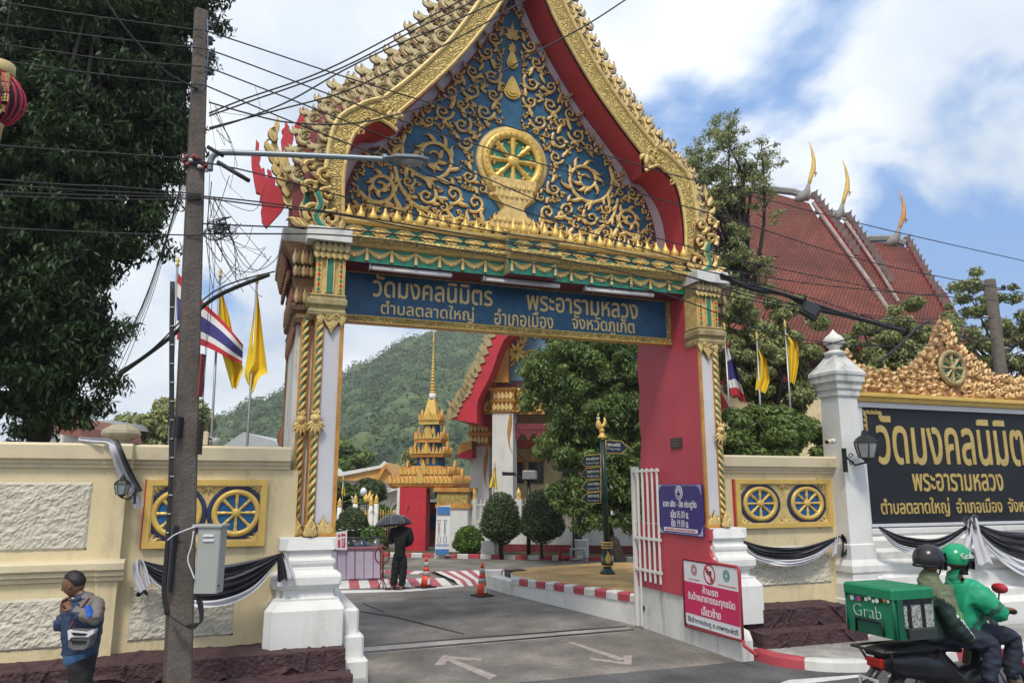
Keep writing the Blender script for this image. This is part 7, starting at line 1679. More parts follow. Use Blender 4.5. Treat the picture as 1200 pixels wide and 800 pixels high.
b = MB(); b.tube([tuple(atD(505, 651, BD-.2)), tuple(atD(518, 650, BD)), tuple(atD(532, 651, BD-.2))], .02, steel, 5); b.build('feet', bn_)
# lavender barrier table with panels
BT = 20.6
bt_ = thing('panel_barrier', 'low barrier faced with five lavender panels just behind the left gate pillar', 'barrier', tuple(atD(420, 682, BT).xy)+(0,))
lav = mat('lavender_panel', (.42, .37, .48), .6, 0, .12, 3)
for i, (x0_, x1_) in enumerate(((382, 394.6), (395.4, 405.2), (406, 415.4), (416.6, 426.2), (427, 437), (437.8, 445))):
    b = MB(); slab(b, [atD(x0_, 644, BT), atD(x1_, 643.6, BT), atD(x1_, 678.5-.04*(x1_-400), BT), atD(x0_, 678.5-.04*(x0_-400), BT)], FW, .04, lav); b.build('panel', bt_)
b = MB(); slab(b, [atD(380, 642.8, BT-.03), atD(447, 641.8, BT-.03), atD(447, 643.8, BT-.03), atD(380, 644.6, BT-.03)], FW, .6, mat('barrier_red', (.20, .05, .06), .6)); b.build('top_frame', bt_)
for x_ in (381, 395, 415.9, 437.4, 446): b = MB(); slab(b, [atD(x_-.5, 643, BT+.045), atD(x_+.6, 643, BT+.045), atD(x_+.6, 679, BT+.045), atD(x_-.5, 679, BT+.045)], FW, .04, MATS['barrier_red']); b.build('leg', bt_)
rw = thing('notice_board', 'small red and white notice board standing on the lavender barrier', 'sign', tuple(atD(401, 644, BT-.05)))
b = MB(); slab(b, [atD(394, 623, BT-.1), atD(406.6, 621.5, BT-.1), atD(406.6, 644, BT-.1), atD(394, 644, BT-.1)], FW, .03, sgnw); rb_ = b.build('board', rw)
for (x0_, y0_, x1_, y1_) in ((399.8, 625, 404.6, 627.8), (400.2, 630, 404.6, 641), (396, 626, 398.6, 628.6), (396, 632, 398.6, 641)):
    b = MB(); slab(b, [atD(x0_, y0_, BT-.11), atD(x1_, y0_, BT-.11), atD(x1_, y1_, BT-.11), atD(x0_, y1_, BT-.11)], FW, .008, pink); b.build('red_block', rb_)
for s_, y_ in (('หยุด', 634.5),): g = MB(); text(g, s_, sgnw, tuple(atD(402.4, y_, BT-.115)), (0, 0, 1), tuple(-RT), .2, .09, .004, .01); g.build('lettering', rb_)
# red tripod stand with a hoop
hs = thing('hoop_stand', 'thin red tripod stand carrying a red hoop beside the barrier', 'stand', tuple(atZ(448, 690)))
hc = atZ(448, 690); HD = hc.dot(FW); rm = mat('stand_red', (.20, .04, .03), .5)
b = MB(); b.tube([tuple(atD(448.5, 676, HD)), tuple(atD(449, 636, HD))], .025, rm, 7); b.build('pole', hs)
for px in (443.5, 448, 453): b = MB(); b.tube([tuple(atD(448.5, 676, HD)), tuple(hc+RT*(px-448)*HD/FPX+UP*.01+FW*(.12 if px == 448 else -.05))], .014, rm, 5); b.build('leg', hs)
b = MB(); c_ = atD(448, 650, HD-.05); b.tube([tuple(c_+RT*.18*math.cos(a)+UP*.21*math.sin(a)) for a in [i*PI/10 for i in range(21)]], .020, rm, 7); b.build('hoop', hs)
# parked motorcycles behind the barrier
def scooter(x, y, rz, label, grp, col_m, s=1.0):
    t = thing('parked_motorcycle', label, 'motorcycle', (x, y, 0), rz, grp)
    for xx in (-.62, .62):
        b = MB(); rr_ = [[(xx+r*math.cos(a), yy, .28+r*math.sin(a)) for a in [i*PI/8 for i in range(16)]] for r, yy in ((.19, -.05), (.27, -.05), (.285, 0), (.27, .05), (.19, .05), (.19, -.05))]; b.rings(rr_, rubber, True, False); b.build('wheel', t, world=False)
    b = MB(); b.rings([[(x_, w_*s_, z_) for s_, z_ in ((-1, z0), (-1.1, (z0+z1)/2), (-.6, z1), (.6, z1), (1.1, (z0+z1)/2), (1, z0))] for x_, w_, z0, z1 in ((-.85, .05, .62, .70), (-.6, .14, .42, .74), (-.1, .15, .30, .70), (.15, .14, .22, .45), (.40, .17, .25, .62), (.52, .14, .45, .98), (.60, .10, .60, 1.0))], col_m, True); b.build('body', t, world=False)
    b = MB(); b.rings([[(x_, w_*s_, z_) for s_, z_ in ((-1, z0), (-1, z1-.03), (-.6, z1), (.6, z1), (1, z1-.03), (1, z0))] for x_, w_, z0, z1 in ((-.88, .06, .70, .78), (-.5, .13, .72, .84), (-.1, .13, .70, .80), (.1, .08, .68, .74))], black, True); b.build('seat', t, world=False)
    b = MB(); b.tube([(.60, -.34, 1.02), (.56, -.15, 1.02), (.56, .15, 1.02), (.60, .34, 1.02)], .022, black, 6); b.tube([(.55, -.2, 1.03), (.5, -.26, 1.22)], .008, black, 4); b.tube([(.55, .2, 1.03), (.5, .26, 1.22)], .008, black, 4); b.build('handlebar', t, world=False)
    for s_ in (-1, 1): b = MB(); b.lathe([(.001, -.01), (.06, 0), (.05, .015), (.001, .02)], steel, (.5, .27*s_, 1.24), 10, sx=.4); b.build('mirror', t, world=False)
    return t
g = random.Random(2)
cols = [mat('bike_grey', (.16, .17, .19), .25, .3), mat('bike_black', (.03, .032, .036), .25, .2), mat('bike_blue', (.05, .07, .12), .25, .2)]
for i, (px, lb) in enumerate(((398, 'dark parked motorcycle hidden mostly by the notice board'), (409, 'grey parked motorcycle just right of the notice board'), (421, 'blackish parked motorcycle in the middle of the parked row'), (434, 'bluish parked motorcycle at the right end of the parked row'))):
    p = atD(px, 660, 22.3+.3*(i % 2)); scooter(p.x, p.y, -1.9+.15*i, lb, 'motorcycles parked behind the barrier', cols[i % 3])
# planter, orange sign, saw-horse, post lamp, bollard lamp
b = MB(); p = atF(572, 653, -.1); b = MB(); q0, q1 = fa(563, 653, .3), fa(580, 634, .3); yb_(b, q0[0], q1[0], .3, .85, 0, q1[1], white, .02); single('white_planter', b, 'plain white concrete block planter between the green bush and the clipped domes', 'planter')
os_ = thing('orange_sign', 'small orange sign with a black circled arrow on a thin black post', 'sign', tuple(atF(671, 655, .3).xy)+(0,))
b = MB(); a = A_(671.5, 600, .3); yb_(b, a-.03, a+.03, .3, .35, 0, Z_(671, 595, .3), black); b.build('post', os_)
b = MB(); yb_(b, A_(665, 580, .27), A_(677, 580, .27), .26, .29, Z_(671, 596, .27), Z_(671, 573.5, .27), mat('orange_board', (.72, .12, .05), .5), .01); sb_ = b.build('board', os_)
ca = fa(671, 585, .25); b = MB(); b.tube([frT(ca[0]+.13*math.cos(t), .25, ca[1]+.23*math.sin(t)) for t in [i*PI/8 for i in range(17)]], .018, dk, 5); b.build('black_ring', sb_)
b = MB(); b.tube([frT(ca[0], .25, ca[1]-.15), frT(ca[0], .25, ca[1]+.15)], .022, dk, 5); b.tube([frT(ca[0]-.06, .25, ca[1]+.05), frT(ca[0], .25, ca[1]+.16), frT(ca[0]+.06, .25, ca[1]+.05)], .018, dk, 5); b.build('black_arrow', sb_)
sh = thing('metal_trestle', 'low trestle with red left leg and grey pipe frame on the kerb', 'trestle', tuple(atF(672, 658, -.2).xy)+(0,))
def tubeF(pts, c, r, m, nm, par): b = MB(); b.tube([tuple(atF(x, y, c)) for x, y in pts], r, m, 6); return b.build(nm, par)
tubeF([(656.5, 657), (656.5, 643), (667, 643)], -.15, .07, redp, 'red_leg', sh); tubeF([(657, 653), (668, 653)], -.2, .06, redp, 'red_rail', sh); tubeF([(669, 660), (669, 643), (685, 642.5), (685, 656)], -.2, .06, MATS['metal_roof'], 'grey_frame', sh); tubeF([(670, 655), (685, 654)], -.2, .05, MATS['metal_roof'], 'grey_rail', sh)
b = MB(); yb_(b, A_(669, 640, .5), A_(688, 640, .5), .5, 1.1, 0, Z_(680, 632, .5), white, .02); bl_ = thing('lamp_plinth', 'white concrete plinth with a black and gold lamp post behind the trestle', 'lamp post', tuple(atF(678, 655, .8).xy)+(0,)); b.build('plinth', bl_)
pz = Z_(680, 632, .8); c_ = loc(A_(677.5, 620, .8), .8, pz); b = MB(); b.lathe([(.16, 0), (.15, .05), (.10, .3), (.07, .42), (.05, .55), (.035, .6), (.03, 3.4)], black, tuple(c_), 12); b.build('lamp_shaft', bl_); b = MB(); b.lathe([(.10, .32), (.105, .36), (.09, .40)], gold_flat, tuple(c_), 12); b.build('gold_ring', bl_)
pl2 = thing('solar_lamp', 'black post with a solar flood lamp and side arm above the clipped domes', 'lamp post', tuple(atF(619, 655, .6).xy)+(0,))
tubeF([(619.5, 655), (619.5, 562)], .6, .07, black, 'post', pl2); b = MB(); yb_(b, A_(613, 560, .55), A_(629, 560, .55), .35, .7, Z_(620, 561, .5), Z_(620, 551, .5), steel, .03); b.build('lamp_head', pl2); tubeF([(619, 563), (604, 556), (589, 553)], .6, .03, black, 'side_arm', pl2); b = MB(); yb_(b, A_(589, 553, .6), A_(603, 553, .6), .5, .8, Z_(596, 557, .6), Z_(596, 553, .6), black, .01); b.build('side_lamp', pl2)
gl2 = thing('garden_lamp', 'black lamp post with gilded bird brackets and globe before the flowering tree', 'lamp post', tuple(atD(431, 640, 29).xy)+(0,))
b = MB(); b.tube([tuple(atD(431, 645, 29)), tuple(atD(431, 586, 29))], .06, black, 7); b.build('post', gl2); b = MB()
for dx_, dy_ in ((-3, -6), (3, -7), (6, -3), (-5, -2)): b.tube([tuple(atD(431, 588, 29)), tuple(atD(431+dx_*.5, 586+dy_*.4, 29)), tuple(atD(431+dx_, 582+dy_, 29))], [.09, .08, .03], gold_flat, 6)
b.build('gilded_brackets', gl2); b = MB(); b.lathe([(.03, -.17), (.12, -.08), (.13, .05), (.06, .14), (.001, .17)], sgnw, tuple(atD(426, 576, 29)), 12); b.build('globe', gl2)
for px, py, y2 in ((398, 594, 630), (416.5, 590, 600), (435, 592, 612), (441, 590, 600)):
    D2 = 28.5; t = thing('gate_post', 'white yard fence post with gold tip, '+{398: 'leftmost, beside the gate pillar', 416.5: 'behind the dark round bush', 435: 'just right of the garden lamp', 441: 'rightmost, before the palm'}[px], 'post', tuple(atD(px, 640, D2).xy)+(0,), 0, 'white gold-tipped fence posts in the yard'); a, c_ = atD(px, py, D2), atD(px, y2+40, D2); b = MB(); b.tube([(a.x, a.y, 0), tuple(a)], .09, white, 8); b.build('shaft', t); b = MB(); b.lathe([(.09, 0), (.11, .05), (.06, .1), (.09, .17), (.001, .36)], gold_flat, tuple(a), 8); b.build('gold_tip', t)
b = MB(); a, c_ = atD(396, 597, 28.9), atD(470, 597, 28.9)
for i in range(26): p = a.lerp(c_, i/25); b.tube([(p.x, p.y, .5), (p.x, p.y, p.z)], .02, gold_flat, 4)
b.tube([tuple(a-UP*.15), tuple(c_-UP*.15)], .025, gold_flat, 4); b.box(a.x, a.x+.01, a.y, a.y+.01, 0, .1, white); x_ = single('yard_railing', b, 'low gilded railing between the white posts behind the bushes', 'railing'); x_['kind'] = 'stuff'
# ================================================================ PEOPLE
skin_b = mat('skin_brown', (.17, .085, .05), .5, 0, .15, 20); hair = mat('hair_black', (.012, .011, .011), .6, 0, .2, 30)
def skin_geo(nodes, edges, root, sub=2, wr=0):
    """one continuous body: joints with radii, grown by a Skin modifier"""
    keys = list(nodes); me = bpy.data.meshes.new('skin_src'); me.from_pydata([tuple(nodes[k][0]) for k in keys], [(keys.index(a), keys.index(b)) for a, b in edges], [])
    o = bpy.data.objects.new('skin_src', me); col.objects.link(o); o.modifiers.new('s', 'SKIN'); sd_ = o.modifiers.new('d', 'SUBSURF'); sd_.levels = sd_.render_levels = sub
    for i, k in enumerate(keys):
        r = nodes[k][1]; v = me.skin_vertices[0].data[i]; v.radius = r if isinstance(r, tuple) else (r, r); v.use_root = (k == root)
    dg = bpy.context.evaluated_depsgraph_get(); m2 = bpy.data.meshes.new_from_object(o.evaluated_get(dg)); fs = [tuple(p.vertices) for p in m2.polygons]
    vs = [tuple(v.co+v.normal*wr*(1.1*abs(nz(v.co.x*7+v.co.z*9, v.co.y*7, v.co.z*15-v.co.x*6))+.7*nz(v.co.x*18, v.co.y*16, v.co.z*30))) for v in m2.vertices]
    bpy.data.objects.remove(o); bpy.data.meshes.remove(me); bpy.data.meshes.remove(m2); return vs, fs
def limb(par, nm, nodes, edges, root, m, sub=2, mfn=None):
    cl_ = nm != 'body'; vs, fs = skin_geo(nodes, edges, root, 3 if cl_ else sub, .019 if cl_ else 0); b = MB()
    if mfn:
        for f in fs:
            c = sum((Vector(vs[i]) for i in f), Vector())/len(f); b.mi(m)
        b.v = vs
        for f in fs: c = sum((Vector(vs[i]) for i in f), Vector())/len(f); b.f.append(f); b.m.append(b.mi(mfn(c))); b.s.append(True)
    else: b.add(vs, fs, m, True)
    return b.build(nm, par)
def chain(keys): return list(zip(keys, keys[1:]))
def hand(nodes, edges, wrist, w, dirv, side, s=1.0, pre='', curl=.9):
    """palm and five bent fingers rooted in it"""
    dirv = Vector(dirv).normalized(); side = Vector(side).normalized(); nrm = dirv.cross(side).normalized()
    nodes[pre+'palm'] = (w+dirv*.045*s, (.036*s, .022*s)); nodes[pre+'palm2'] = (w+dirv*.085*s, (.038*s, .020*s)); edges += [(wrist, pre+'palm'), (pre+'palm', pre+'palm2')]
    for i, (o, l) in enumerate(((-.030, .062), (-.010, .074), (.010, .070), (.029, .055))):
        p = w+dirv*.092*s+side*o*s; a = pre+'f%d' % i; q = p+dirv*l*.45*s+nrm*.010*s; r_ = q+(dirv*math.cos(curl)+nrm*math.sin(curl))*l*.4*s; t_ = r_+(dirv*math.cos(curl*2)+nrm*math.sin(curl*2))*l*.3*s
        nodes[a+'a'] = (p, .0105*s); nodes[a+'b'] = (q, .0098*s); nodes[a+'c'] = (r_, .009*s); nodes[a+'d'] = (t_, .0075*s); edges += [(pre+'palm2', a+'a'), (a+'a', a+'b'), (a+'b', a+'c'), (a+'c', a+'d')]
    p = w+dirv*.035*s-side*.038*s; nodes[pre+'t1'] = (p, .013*s); nodes[pre+'t2'] = (p+dirv*.028*s-side*.02*s+nrm*.012*s, .0115*s); nodes[pre+'t3'] = (p+dirv*.055*s-side*.018*s+nrm*.026*s, .009*s); edges += [(pre+'palm', pre+'t1'), (pre+'t1', pre+'t2'), (pre+'t2', pre+'t3')]
def head(par, c, fwd, up_, s=1.0, m=skin_b, hairm=hair, ears=True, hair_cut=.02):
    """skull with brow, nose, mouth, chin and ears, facing fwd"""
    f = Vector(fwd).normalized(); u = Vector(up_); u = (u-f*u.dot(f)).normalized(); r = f.cross(u).normalized(); b = MB(); nu, nv = 28, 22
    def P(a, t):
        z = math.cos(t); R_ = math.sin(t); x = R_*math.sin(a)*.078; y = R_*math.cos(a)*.098; zz_ = z*.118
        if zz_ < 0: x *= 1-.22*(-zz_/.118); y *= (1-.12*(-zz_/.118)) if y > 0 else 1-.35*(-zz_/.118)
        ca = math.cos(a)
        if ca > 0:
            k = math.exp(-(a*a if a < PI else (a-2*PI)**2)/.035); y += .026*k*math.exp(-((zz_+.012)/.022)**2)-.0*k; y += .007*math.exp(-((zz_-.028)/.012)**2)*ca; y += .010*math.exp(-((zz_+.052)/.011)**2)*math.exp(-(min(a, 2*PI-a)**2)/.12)
            y -= .010*math.exp(-((zz_-.008)/.012)**2)*math.exp(-((min(a, 2*PI-a)-.42)/.2)**2); y += .009*math.exp(-((zz_+.095)/.018)**2)*ca
        return c+(r*x+f*y+u*zz_)*s
    b.grid(lambda p, q: tuple(P(p*2*PI, .001+q*(PI-.002))), nu, nv, m, True)
    ho = b.build('head', par)
    if ears:
        for s_ in (-1, 1): e = MB(); q = c+(r*s_*.080-f*.004-u*.002)*s; e.rings([[tuple(q+(f*math.cos(a)*.017*k_+u*math.sin(a)*.030*k_+r*s_*o_)*s) for a in [i*PI/5 for i in range(10)]] for k_, o_ in ((.8, -.004), (1, .006), (.9, .012), (.45, .006))], m, True); e.build('ear', ho)
        for s_ in (-1, 1):
            e = MB(); q = c+(r*s_*.031+f*.083+u*.010)*s; e.lathe([(.001, -.006), (.010, -.003), (.010, .003), (.001, .006)], mat('eye_dark', (.02, .015, .012), .25), tuple(q), 8); e.build('eye', ho)
            e = MB(); q0 = c+(r*s_*.014+f*.093+u*.030)*s; q1 = c+(r*s_*.046+f*.080+u*.030)*s; e.tube([tuple(q0), tuple(q0.lerp(q1, .5)+u*.004), tuple(q1)], .004*s, hairm, 5); e.build('eyebrow', ho)
        e = MB(); e.tube([tuple(c+(r*x+f*(.087-abs(x)*.5)-u*.052)*s) for x in (-.024, -.012, 0, .012, .024)], [.002, .005, .006, .005, .002], mat('lip', (.14, .05, .04), .4), 6); e.build('mouth', ho)
    if hairm and hair_cut is not None:
        h = MB()
        def H(p, q):
            a = p*2*PI; ca = math.cos(a); tmax = lerp(.80, 1.12, min(1, max(0, (.8-ca)/.7))) if ca > .1 else lerp(1.12, 1.85, min(1, (.1-ca)/.5)); t = .001+q*tmax; v = P(a, t); w_ = (v-c).normalized(); return tuple(c+(v-c)+w_*(.006+.003*math.sin(a*23+t*31))*s*(1 if q < .9 else .1))
        h.grid(H, 30, 12, hairm, True); h.build('hair', ho)
    return ho

# --- man at the left wall, lighting a cigarette
MD = 7.45
def M(px, py, dy=0.): return atD(px, py, MD+dy)
mb0 = M(95, 862); mb0.z = .12
man = thing('person', 'man in blue and grey windbreaker with hands at his mouth and a white belt bag', 'person', tuple(mb0))
jk = mat('jacket_blue', (.018, .042, .10), .55, 0, .3, 8, .3, 25); jg = mat('jacket_taupe', (.16, .14, .13), .6, 0, .15, 6, .2, 25); jb = mat('jacket_bright', (.03, .13, .60), .5, 0, .1, 6); tr_ = mat('trousers_black', (.012, .012, .014), .85, 0, .3, 6)
jl = mat('jacket_light', (.05, .13, .28), .55, 0, .2, 8)
n_ = {}; e_ = []
n_['pelvis'] = (M(95, 778), (.11, .08)); n_['waist'] = (M(94, 755), (.09, .07)); n_['chest'] = (M(97, 722), (.11, .08)); n_['neckb'] = (M(97, 702), (.06, .06)); n_['neck'] = (M(92, 690), .052)
e_ += chain(['pelvis', 'waist', 'chest', 'neckb', 'neck'])
for s_, nm in ((-1, 'n'), (1, 'f')):
    ft = M(95-4*s_, 860, .10*s_); n_[nm+'hip'] = (M(95, 785, .09*s_), .085); n_[nm+'knee'] = (M(93, 823, .10*s_), .06); n_[nm+'ank'] = (Vector((ft.x, ft.y, .22)), .045); n_[nm+'toe'] = (Vector((ft.x, ft.y, .17))-RT*.16, .04); e_ += chain(['pelvis', nm+'hip', nm+'knee', nm+'ank', nm+'toe'])
sh_n, el_n, wr_n = M(111, 708, -.10), M(112, 727, -.235), M(84, 715, -.12)
sh_f, el_f, wr_f = M(86, 710, .15), M(71, 735, .05), M(74, 717, -.02)
for nm, a, b2, c2 in (('n', sh_n, el_n, wr_n), ('f', sh_f, el_f, wr_f)):
    n_[nm+'sh'] = (a, .04); n_[nm+'el'] = (b2*.7+(a+c2)*.15, .03); n_[nm+'wr'] = (c2, .03); e_ += [('chest', nm+'sh'), (nm+'sh', nm+'el'), (nm+'el', nm+'wr')]
hand(n_, e_, 'nwr', wr_n, (M(75, 700, -.05)-wr_n), UP*.4+FW*.9, 1.0, 'hn', 1.0); hand(n_, e_, 'fwr', wr_f, (M(76, 697, -.03)-wr_f), -(FW*.9+RT*.2), 1.0, 'hf', 1.0)
body = limb(man, 'body', n_, e_, 'pelvis', skin_b)
head(man, M(87, 684), -RT*.93-FW*.05-UP*.32, UP+(-RT)*.15, 1.06)
# jacket, sleeves and trousers
g_ = {'hem': (M(94, 784), (.185, .15)), 'w': (M(95, 752), (.18, .15)), 'ch': (M(98, 722), (.175, .15)), 'top': (M(99, 703), (.10, .10)), 'col': (M(95, 695), (.075, .075)),
      'ns': (M(112, 708, -.10), .078), 'ne': (M(113, 727, -.24), .068), 'nm': (M(100, 721, -.22), .062), 'nw': (M(85, 715, -.13), .05), 'fs': (M(86, 710, .14), .085), 'fe': (M(70, 736, .05), .074), 'fw': (M(74, 721, -.01), .052)}
def jm(c):
    nx_, pz_ = (c-M(95, 740)).dot(RT), c.z; zt_ = M(95, 712).z
    if pz_ > zt_ and nx_ > .02: return jg
    if nx_ > .10 and pz_ > M(95, 727).z: return jg
    if pz_ < M(95, 762).z: return jl if abs(nx_) < .12 else jk
    return jk
limb(man, 'jacket', g_, chain(['hem', 'w', 'ch', 'top', 'col'])+chain(['ch', 'ns', 'ne', 'nm', 'nw'])+chain(['ch', 'fs', 'fe', 'fw']), 'hem', jk, 2, jm)
b = MB(); P = [M(x, y, -.315) for x, y in ((98, 711), (102, 709), (106, 721), (101, 724))]; slab(b, [p+FW*.06 for p in P], -FW, .045, jb); b.build('sleeve_patch', man)
g_ = {'p': (M(95, 778), (.15, .13)), 'tp': (M(95, 758), (.14, .12))}; ee = [('p', 'tp')]
for s_, nm in ((-1, 'n'), (1, 'f')):
    ft = M(95-4*s_, 860, .10*s_); g_[nm+'h'] = (M(95, 788, .09*s_), .105); g_[nm+'k'] = (M(93, 823, .10*s_), .082); g_[nm+'a'] = (Vector((ft.x, ft.y, .22)), .07); ee += chain(['p', nm+'h', nm+'k', nm+'a'])
limb(man, 'trousers', g_, ee, 'p', tr_)
for s_ in (-1, 1): ft = M(95-4*s_, 860, .10*s_); b = MB(); b.rings([[tuple(Vector((ft.x, ft.y, .12))-RT*x+FW*(w_*math.cos(a))+UP*(max(0, h_*math.sin(a)))) for a in [i*PI/4 for i in range(8)]] for x, w_, h_ in ((-.08, .035, .06), (-.02, .05, .10), (.08, .05, .07), (.16, .045, .05), (.2, .02, .02))], black, True); b.build('shoe', man)
b = MB(); b.tube(smooth_path([tuple(M(x, y, d_)) for x, y, d_ in ((105, 700, -.16), (96, 712, -.19), (84, 732, -.2), (80, 742, -.2))], 4), .014, mat('bag_strap', (.10, .04, .05), .7), 6); b.build('bag_strap', man)
bg_ = thing('belt_bag', 'white and dark mesh belt bag worn across the front of the man in blue', 'bag', tuple(M(93, 762, -.24)))
bw = mat('bag_white', (.60, .60, .60), .6, 0, .2, 20); bgm = mat('bag_mesh', (.16, .16, .16), .7, 0, .6, 60, .5, 60)
def bagp(px_, py_, d_): return M(px_, py_, d_)
b = MB(); P = [(80, 738), (110, 737), (108, 741), (103, 757), (98, 761), (84, 761), (80, 757)]; slab(b, [M(x, y, -.27) for x, y in P], FW, .1, bgm, bgm); bb_ = b.build('pouch', bg_)
b = MB(); slab(b, [M(x, y, -.285) for x, y in ((79, 738), (91, 739), (101, 740), (111, 736.5), (109, 742), (103, 746), (84, 746), (80, 750))], FW, .05, bw); b.build('flap', bg_)
b = MB(); slab(b, [M(x, y, -.292) for x, y in ((83, 740.5), (102, 742), (99, 744.5), (86, 744))], FW, .02, black); b.build('zip', bg_); b = MB(); slab(b, [M(x, y, -.285) for x, y in ((83, 750), (101, 750.5), (100, 753), (84, 753))], FW, .03, black); b.build('zip', bg_)

# --- person in black under the umbrella
pbk = atZ(464, 690.5, 0); UD = pbk.dot(FW)
def U_(px, py, dy=0.): return atD(px, py, UD+dy)
um = thing('person', 'person dressed all in black seen from behind, standing under a dark umbrella', 'person', tuple(pbk))
bk = mat('black_suit', (.010, .010, .012), .85, 0, .3, 6)
n_ = {'pelvis': (U_(468.5, 651), (.11, .08)), 'waist': (U_(469, 640), (.10, .08)), 'chest': (U_(470, 627), (.12, .09)), 'neck': (U_(470, 617.5), .05), 'hd': (U_(470, 614), .055)}
e_ = chain(['pelvis', 'waist', 'chest', 'neck', 'hd'])
for nm, hx, kx, ax, tx in (('l', 464.5, 463, 460.5, 457), ('r', 472.5, 472, 471, 469)):
    n_[nm+'h'] = (U_(hx, 656), .10); n_[nm+'k'] = (U_(kx, 672), .07); n_[nm+'a'] = (U_(ax, 687.5), .05); n_[nm+'t'] = (U_(tx, 689.6, -.12), .04); e_ += chain(['pelvis', nm+'h', nm+'k', nm+'a', nm+'t'])
for nm, sx, ex_, wx, wy in (('l', 460.5, 459, 458, 632), ('r', 479.5, 481, 474, 637)):
    n_[nm+'s'] = (U_(sx, 622), .075); n_[nm+'e'] = (U_(ex_, 635), .06); n_[nm+'w'] = (U_(wx, wy, .28), .035); e_ += [('chest', nm+'s'), (nm+'s', nm+'e'), (nm+'e', nm+'w')]
    hand(n_, e_, nm+'w', n_[nm+'w'][0], FW*.6+UP*.6, RT, 1.0, 'h'+nm, 1.2)
limb(um, 'body', n_, e_, 'pelvis', skin_b)
head(um, U_(470, 613), FW-UP*.3, UP, 1.0)
g_ = {'hem': (U_(468.5, 657), (.185, .14)), 'w': (U_(469, 640), (.18, .13)), 'c': (U_(470, 627), (.21, .15)), 'n': (U_(470, 617), .085), 'n2': (U_(470, 613), .07)}; ee = chain(['hem', 'w', 'c', 'n', 'n2'])
for nm, sx, ex_, wx, wy in (('l', 460, 458.5, 458, 633), ('r', 480, 481.5, 475, 638)): g_[nm+'s'] = (U_(sx, 622), .10); g_[nm+'e'] = (U_(ex_, 635), .085); g_[nm+'w'] = (U_(wx, wy, .22), .06); ee += [('c', nm+'s'), (nm+'s', nm+'e'), (nm+'e', nm+'w')]
limb(um, 'coat', g_, ee, 'hem', bk)
g_ = {'p': (U_(468.5, 651), (.17, .13)), 'tp': (U_(468.5, 643), (.15, .12))}; ee = [('p', 'tp')]
for nm, hx, kx, ax in (('l', 464.5, 463, 460.5), ('r', 472.5, 472, 471)): g_[nm+'h'] = (U_(hx, 657), .115); g_[nm+'k'] = (U_(kx, 672), .10); g_[nm+'a'] = (U_(ax, 687), .08); ee += chain(['p', nm+'h', nm+'k', nm+'a'])
limb(um, 'trousers', g_, ee, 'p', bk)
for x0_ in (460, 470.5): b = MB(); q = U_(x0_, 690); q.z = 0; b.rings([[tuple(q+dvv*x+crs*(w_*math.cos(a))+UP*(.005+max(0, h_*math.sin(a)))) for a in [i*PI/4 for i in range(8)]] for dvv, crs in (((-RT*.75-FW*.65).normalized(), (FW*.75-RT*.65).normalized()),) for x, w_, h_ in ((-.10, .035, .06), (-.02, .05, .09), (.1, .05, .06), (.2, .02, .02))], black, True); b.build('shoe', um)
ub = thing('umbrella', 'open dark grey umbrella held over the person in black', 'umbrella', tuple(U_(458, 632, .3)))
ut = U_(461, 602.5, .1); R_u = .47; tl = (UP+FW*.10-RT*.08).normalized(); ax_ = tl.cross(FW).normalized(); ay_ = tl.cross(ax_).normalized()
um_m = mat('umbrella_cloth', (.035, .035, .05), .5, 0, .3, 6); edge = []
for k in range(8):
    b = MB(); 
    def fp_(u, v, k=k):
        a = 2*PI*(k+u)/8; r = R_u*math.sin(v*1.25)/math.sin(1.25)*(1-.06*math.sin(u*PI)*v); h = .26*(1-math.cos(v*1.25))/(1-math.cos(1.25)); return tuple(ut+(ax_*math.cos(a)+ay_*math.sin(a))*r-tl*h)
    b.grid(fp_, 4, 6, um_m, True); b.build('canopy_panel', ub)
    a = 2*PI*k/8; b = MB(); b.tube([fp_(0, v/5) for v in range(6)], .005, steel, 4); b.build('rib', ub)
b = MB(); b.tube([tuple(ut+tl*.05), tuple(U_(458, 630, .32))], .009, steel, 6); b.build('shaft', ub); b = MB(); b.tube([tuple(U_(458, 629, .32)), tuple(U_(457.8, 635, .33))], .016, black, 6); b.build('grip', ub)

# ================================================================ DELIVERY MOTORCYCLE with two riders
YB2 = 7.05
SB, YBW, GX = 1.09, 6.42, 7.42           # the rider group is worked out in its own frame, then set on the road at YBW
GXW = atY(1048, 725, YBW-.28*SB).x
def K(px, py, dy=0.):
    p = atY(px, py, YBW+dy*SB); return Vector(((p.x-GXW)/SB+GX, (p.y-YBW)/SB+YB2, p.z/SB))
RIDE = []
mo = thing('delivery_motorcycle', 'black motorcycle with a rear rack and plate, riding right past the name wall', 'motorcycle', (8.2, YB2, 0))
bkp = mat('bike_plastic', (.02, .02, .023), .25, 0, .2, 4)
def wheel_part(x, par):
    b = MB(); b.rings([[(x+r*math.cos(a), YB2+y_, .29+r*math.sin(a)) for a in [i*PI/12 for i in range(24)]] for r, y_ in ((.21, -.05), (.27, -.055), (.29, 0), (.27, .055), (.21, .05), (.21, -.05))], rubber, True, False); w_ = b.build('wheel', par)
    b = MB(); b.rings([[(x+r*math.cos(a), YB2+y_, .29+r*math.sin(a)) for a in [i*PI/12 for i in range(24)]] for r, y_ in ((.19, -.02), (.215, -.03), (.215, .03), (.19, .02), (.19, -.02))], steel, True, False)
    for i in range(6): a = i*PI/3; b.tube([(x, YB2, .29), (x+.2*math.cos(a), YB2, .29+.2*math.sin(a))], .012, steel, 5)
    b.lathe([(.001, 0)], steel) if False else None; b.build('rim', w_)
wheel_part(GX+.42, mo); wheel_part(GX+1.70, mo)
